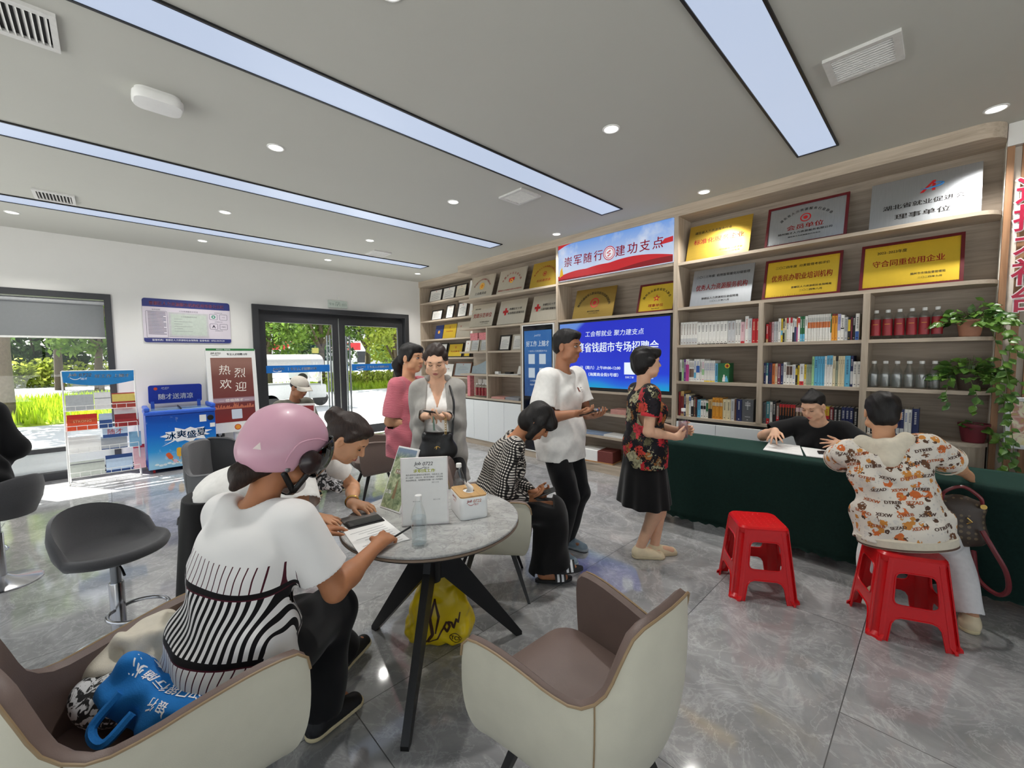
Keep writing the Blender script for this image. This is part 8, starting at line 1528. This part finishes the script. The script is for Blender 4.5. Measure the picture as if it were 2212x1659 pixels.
# ---------------------------------------------------------------- person in black at the left edge
p = Person('person in black, cut by the left edge of the photo, sitting on a bar stool', (-4.72, -.8), 205, SK1, h=1.66, pz=.73, lean=4, lean2=10, head=(10, 0, 0), hands=[(-4.95, -.75, .98), (-4.8, -.98, .95)], feet=[(-5.0, -.95, .36), (-4.88, -1.06, .36)], build=1.12, sh_w=.185, res=.0065, knee=(0, .8, .5))
p.make_body(eyes='down'); p.hair(lambda S: (p.he(S, (0, -.02, .035), (.086, .104, .09)), p.he(S, (0, -.06, -.04), (.075, .06, .08)), p.he(S, (0, .115, -.04), (.085, .06, .09), .006, True))); p.shirt(C_BLK, g=.04, hem=.1, slr=(.085, .08), neck=(.065, 0, 0), amp=.008, seed=21, long_sleeve=True, cuff=.05, hemg=.03, name='jacket', res=.0075); p.trousers(C_BLK2, r=(.115, .095, .09), seed=22, res=.0075); [p.shoe(i, M_SNK, M_SNK) for i in (0, 1)]
# ---------------------------------------------------------------- trailing plants
def leaf_mat(name, a, b):
    t = NT(name); t.set(.32, 0, .5); o = t.obj(); c = t.ramp(t.noise(o, 9, 4), (.35, lin(a)), (.65, lin(b))); t.base(c); return t.m
M_LF = leaf_mat('pothos_leaf', (44, 84, 32), (104, 142, 58)); M_VINE = mat('pothos_vine', (96, 112, 56), .6); M_SOIL = mat('soil', (48, 38, 30), .95, bump=.6, bscale=60)
def pothos(label, loc, pot_c, n, seed, spread, vines, pot=True, size=.055, potr=.075, poth=.13):
    t = thing('potted_plant', label, 'plant', loc, 0, 'trailing plants on the shelves'); rnd = random.Random(seed); m = MB(); vn = MB(); fl = [(0, 0), (.16, .1), (.3, .32), (.3, .55), (.16, .8), (0, 1.05)]
    def leaf(p, d, nrm_, s):
        d = Vector(d).normalized(); nn = Vector(nrm_); nn = (nn - d * nn.dot(d)).normalized(); sd = d.cross(nn); V = []
        for x, y in fl: z = -.25 * (y - .3) ** 2; V.append((Vector(p) + d * (y * s) + nn * (z * s))[:]);
        n0 = len(fl)
        for x, y in fl: z = .1 * x - .25 * (y - .3) ** 2; V.append((Vector(p) + d * ((y - (.12 if y == 0 else 0)) * s) + sd * (x * s * 1.15) + nn * ((z + .1) * s * .8))[:])
        for x, y in fl: z = .1 * x - .25 * (y - .3) ** 2; V.append((Vector(p) + d * ((y - (.12 if y == 0 else 0)) * s) - sd * (x * s * 1.15) + nn * ((z + .1) * s * .8))[:])
        F = [(i, i + 1, n0 + i + 1, n0 + i) for i in range(n0 - 1)] + [(i + 1, i, 2 * n0 + i, 2 * n0 + i + 1) for i in range(n0 - 1)]; m.add(V, F)
    for k in range(n):
        a = rnd.uniform(0, 2 * PI); r_ = rnd.random() ** .5; x, y, z = spread[0] * r_ * math.cos(a), spread[1] * r_ * math.sin(a), poth + spread[2] * (1 - r_ * r_ * .9) * rnd.uniform(.25, 1) - .05 * r_; y = min(y, .05)
        leaf((x, y - .02, z), (math.cos(a) * 1, min(.3, math.sin(a)) - .35, rnd.uniform(-.9, .25)), (rnd.uniform(-.3, .3), -.7, rnd.uniform(.3, 1)), size * rnd.uniform(.75, 1.35)); 
        if k % 3 == 0: vn.tube([(x * .2, y * .2, poth - .01), (x * .6, y * .6, z + .02), (x, y - .02, z)], .0016, 4)
    for path, ln in vines:
        P = [Vector(q) for q in path]; vn.tube([q[:] for q in P], .0022, 5)
        for k in range(ln):
            u = (k + rnd.random()) / ln * (len(P) - 1); i = min(len(P) - 2, int(u)); q = P[i].lerp(P[i + 1], u - i); a = rnd.uniform(-1, 1); leaf(q, (a, -.5 + .4 * rnd.random(), -.7 + .5 * rnd.random()), (a * .3, -1, .5), size * rnd.uniform(.7, 1.2))
    m.build('foliage', M_LF, t, smooth=60); vn.build('vines', M_VINE, t)
    q = MB(); q.lathe([(0, 0), (potr * .72, 0), (potr * .76, .01), (potr * .98, poth * .86), (potr * 1.06, poth * .87), (potr * 1.08, poth), (potr * .98, poth), (potr * .92, poth * .9)], 28, caps=(True, False)); q.build('pot', pot_c, t, smooth=50); q = MB(); q.lathe([(0, poth * .88), (potr * .94, poth * .88)], 20, caps=(False, False)); q.build('soil', M_SOIL, t)
    return t
M_POTR = mat('crimson_pot', (112, 36, 48), .5, var=.15, scale=12); M_POTC = mat('terracotta_pot', (170, 120, 96), .7); M_POTD = mat('dark_pot', (70, 58, 48), .6)
pothos('leafy trailing plant on the upper shelf beside the red-labelled bottles', (.14, 4.77, 1.672), M_POTC, 110, 1, (.2, .15, .17), [([(.05, -.05, .14), (.14, -.12, .1), (.19, -.16, -.05), (.2, -.16, -.25)], 12), ([(0, -.05, .14), (.1, -.14, .05), (.17, -.17, -.2), (.21, -.17, -.4), (.22, -.17, -.5)], 14), ([(.1, -.02, .12), (.2, -.08, .02), (.24, -.12, -.15)], 9)])
pothos('leafy trailing plant on the middle shelf beside the clear bottles', (.15, 4.77, 1.262), M_POTD, 120, 2, (.2, .15, .16), [([(.05, -.05, .14), (.13, -.12, .08), (.2, -.15, -.1), (.22, -.16, -.3), (.24, -.16, -.52)], 20), ([(-.1, -.08, .1), (-.12, -.15, -.02), (-.1, -.16, -.12)], 8), ([(.1, -.06, .12), (.17, -.14, -.05), (.19, -.17, -.35), (.18, -.17, -.6), (.2, -.17, -.78)], 22), ([(.0, -.1, .1), (.04, -.17, -.03), (.03, -.17, -.15)], 8), ([(.1, -.02, .12), (.22, -.08, .1), (.3, -.1, .0), (.32, -.1, -.2)], 12)])
pothos('plant in a crimson pot on the lowest shelf next to the slatted wall', (.19, 4.765, .862), M_POTR, 10, 3, (.07, .06, .05), [([(.06, -.03, .13), (.12, -.1, .05), (.15, -.14, -.15), (.14, -.14, -.34)], 14), ([(.07, -.02, .12), (.16, -.1, .0), (.22, -.12, -.2), (.23, -.12, -.33)], 13)], potr=.082, poth=.145)

# ---------------------------------------------------------------- bags in and under the furniture
yb = thing('plastic_bag', 'yellow plastic carrier bag with brown brush lettering under the round table', 'bag', (-1.86, 1.235, 0), math.radians(-38) + A90)
S = SDF((-.22, -.2, 0), (.22, .2, .5), .006); S.cone((-.1, 0, .08), (.1, 0, .08), .085, .085, .05); S.ell((0, 0, .17), (.165, .1, .17), None, .03); S.ell((.0, 0, .3), (.11, .07, .12), None, .05)
for sx in (1, -1): S.cone((sx * .06, 0, .36), (sx * .085, .0, .46), .03, .014, .03)
S.folds(.009, 5, 24, (1, 1, .5)); S.folds(.003, 8, 55, (1, 1, .6)); S.cut((0, 0, .004), (0, 0, -1)); bgy = sdf_obj(S, 'bag', mat('yellow_plastic_film', (226, 196, 22), .3, var=.12, scale=6), yb, (), 1)
pj = projector(bgy, V3(0, 1, 0), .002); L = MB(); F = lambda x, z: frame((x, -.3, z), (1, 0, 0), (0, 0, 1))
def stroke(pts, w):
    P = []
    for i in range(len(pts) - 1):
        for u in np.linspace(0, 1, 8, endpoint=False): P.append(np.array(pts[i]) * (1 - u) + np.array(pts[i + 1]) * u)
    P.append(np.array(pts[-1])); V = []
    for i, q in enumerate(P):
        t_ = nrm(P[min(i + 1, len(P) - 1)] - P[max(0, i - 1)]); nn_ = np.array((-t_[1], t_[0])); ww = w * (.6 + .5 * math.sin(PI * i / (len(P) - 1))); V += [(q[0] - nn_[0] * ww, -.3, q[1] - nn_[1] * ww), (q[0] + nn_[0] * ww, -.3, q[1] + nn_[1] * ww)]
    L.add(pj(np.array(V)), [(2 * i, 2 * i + 1, 2 * i + 3, 2 * i + 2) for i in range(len(P) - 1)])
stroke([(-.02, .28), (-.045, .2), (-.035, .1), (-.06, .06), (-.1, .04)], .008); stroke([(-.02, .28), (-.0, .2), (-.02, .1)], .006); stroke([(-.06, .05), (-.01, .07), (.02, .12), (.04, .16), (.025, .13), (.04, .1), (.055, .13), (.045, .155), (.065, .15), (.075, .12), (.09, .17), (.1, .15), (.11, .2)], .006)
L.text('TCS', F(.085, .07), size=.02, bold=.03, proj=pj); stroke([(.085 + .032 * math.cos(a), .07 + .022 * math.sin(a)) for a in np.linspace(0, 2 * PI, 12)], .002); L.build('brush_lettering', mat('dark_brown_ink', (64, 34, 18), .5), yb, smooth=0)
tb_ = thing('tote_bag', 'blue non-woven tote bag with white bank lettering in the chair at lower left', 'bag', (-1.6, .04, .47), math.radians(30)); S = SDF((-.26, -.2, -.0), (.26, .22, .26), .006); S.cone((-.12, .02, .06), (.13, .0, .05), .06, .055, .03); S.ell((-.05, -.01, .1), (.11, .07, .09), None, .03); S.ell((.1, .02, .07), (.12, .09, .06), None, .04); S.cone((-.12, -.05, .1), (-.06, -.02, .17), .03, .02, .03); S.folds(.01, 9, 32); S.cut((0, 0, .004), (0, 0, -1)); tt = sdf_obj(S, 'bag', mat('blue_nonwoven', (22, 118, 196), .85, bump=.3, bscale=260), tb_)
pj = projector(tt, V3(0, 0, -1), .002); L = MB(); TF = lambda x, y, a=.15: frame((x, y, .4), (-math.cos(a), -math.sin(a), 0), (math.sin(a), -math.cos(a), 0))

for st_, x_, y_, sz, dx in (('汉口银行随州', .17, .01, .032, .037), ('汉口银行', .18, -.04, .024, .03), ('定期存款', .05, .06, .03, .036)):
    for k, ch in enumerate(st_): L.text(ch, TF(x_ - k * dx, y_ - .15 * k * dx), size=sz, bold=.02, proj=pj)
L.build('white_lettering', M_WTXT, tb_, smooth=0); q = MB(); q.tube(spl([(-.02, -.06, .14), (-.04, -.12, .08), (.02, -.13, .06), (.04, -.07, .1)]), .012, 6); q.build('handle', mat('blue_nonwoven', ()), tb_)
wb_ = thing('cloth_bag', 'cream cloth bag slumped over the inner side of the lower left chair', 'bag', (-1.83, .02, .465), math.radians(-15)); S = SDF((-.2, -.24, 0), (.22, .26, .36), .006); S.ell((.0, -.02, .09), (.09, .12, .1), None, .02); S.ell((-.01, .08, .15), (.08, .11, .07), None, .04); S.cone((-.01, .14, .18), (-.02, .22, .24), .05, .018, .03); S.folds(.014, 12, 34); S.cut((0, 0, .003), (0, 0, -1)); sdf_obj(S, 'bag', mat('cream_muslin', (214, 206, 190), .9, bump=.2, bscale=300), wb_)
sc_ = thing('folded_scarf', 'black and white bundled cloth beside the blue tote in the chair', 'cloth', (-1.73, -.05, .468), .3); S = SDF((-.18, -.14, 0), (.18, .14, .2), .006); S.ell((0, 0, .05), (.13, .08, .06), None, .02); S.ell((.05, .03, .09), (.07, .05, .05), None, .04); S.folds(.01, 15, 22); S.cut((0, 0, .003), (0, 0, -1)); sdf_obj(S, 'cloth', tz.m, sc_)
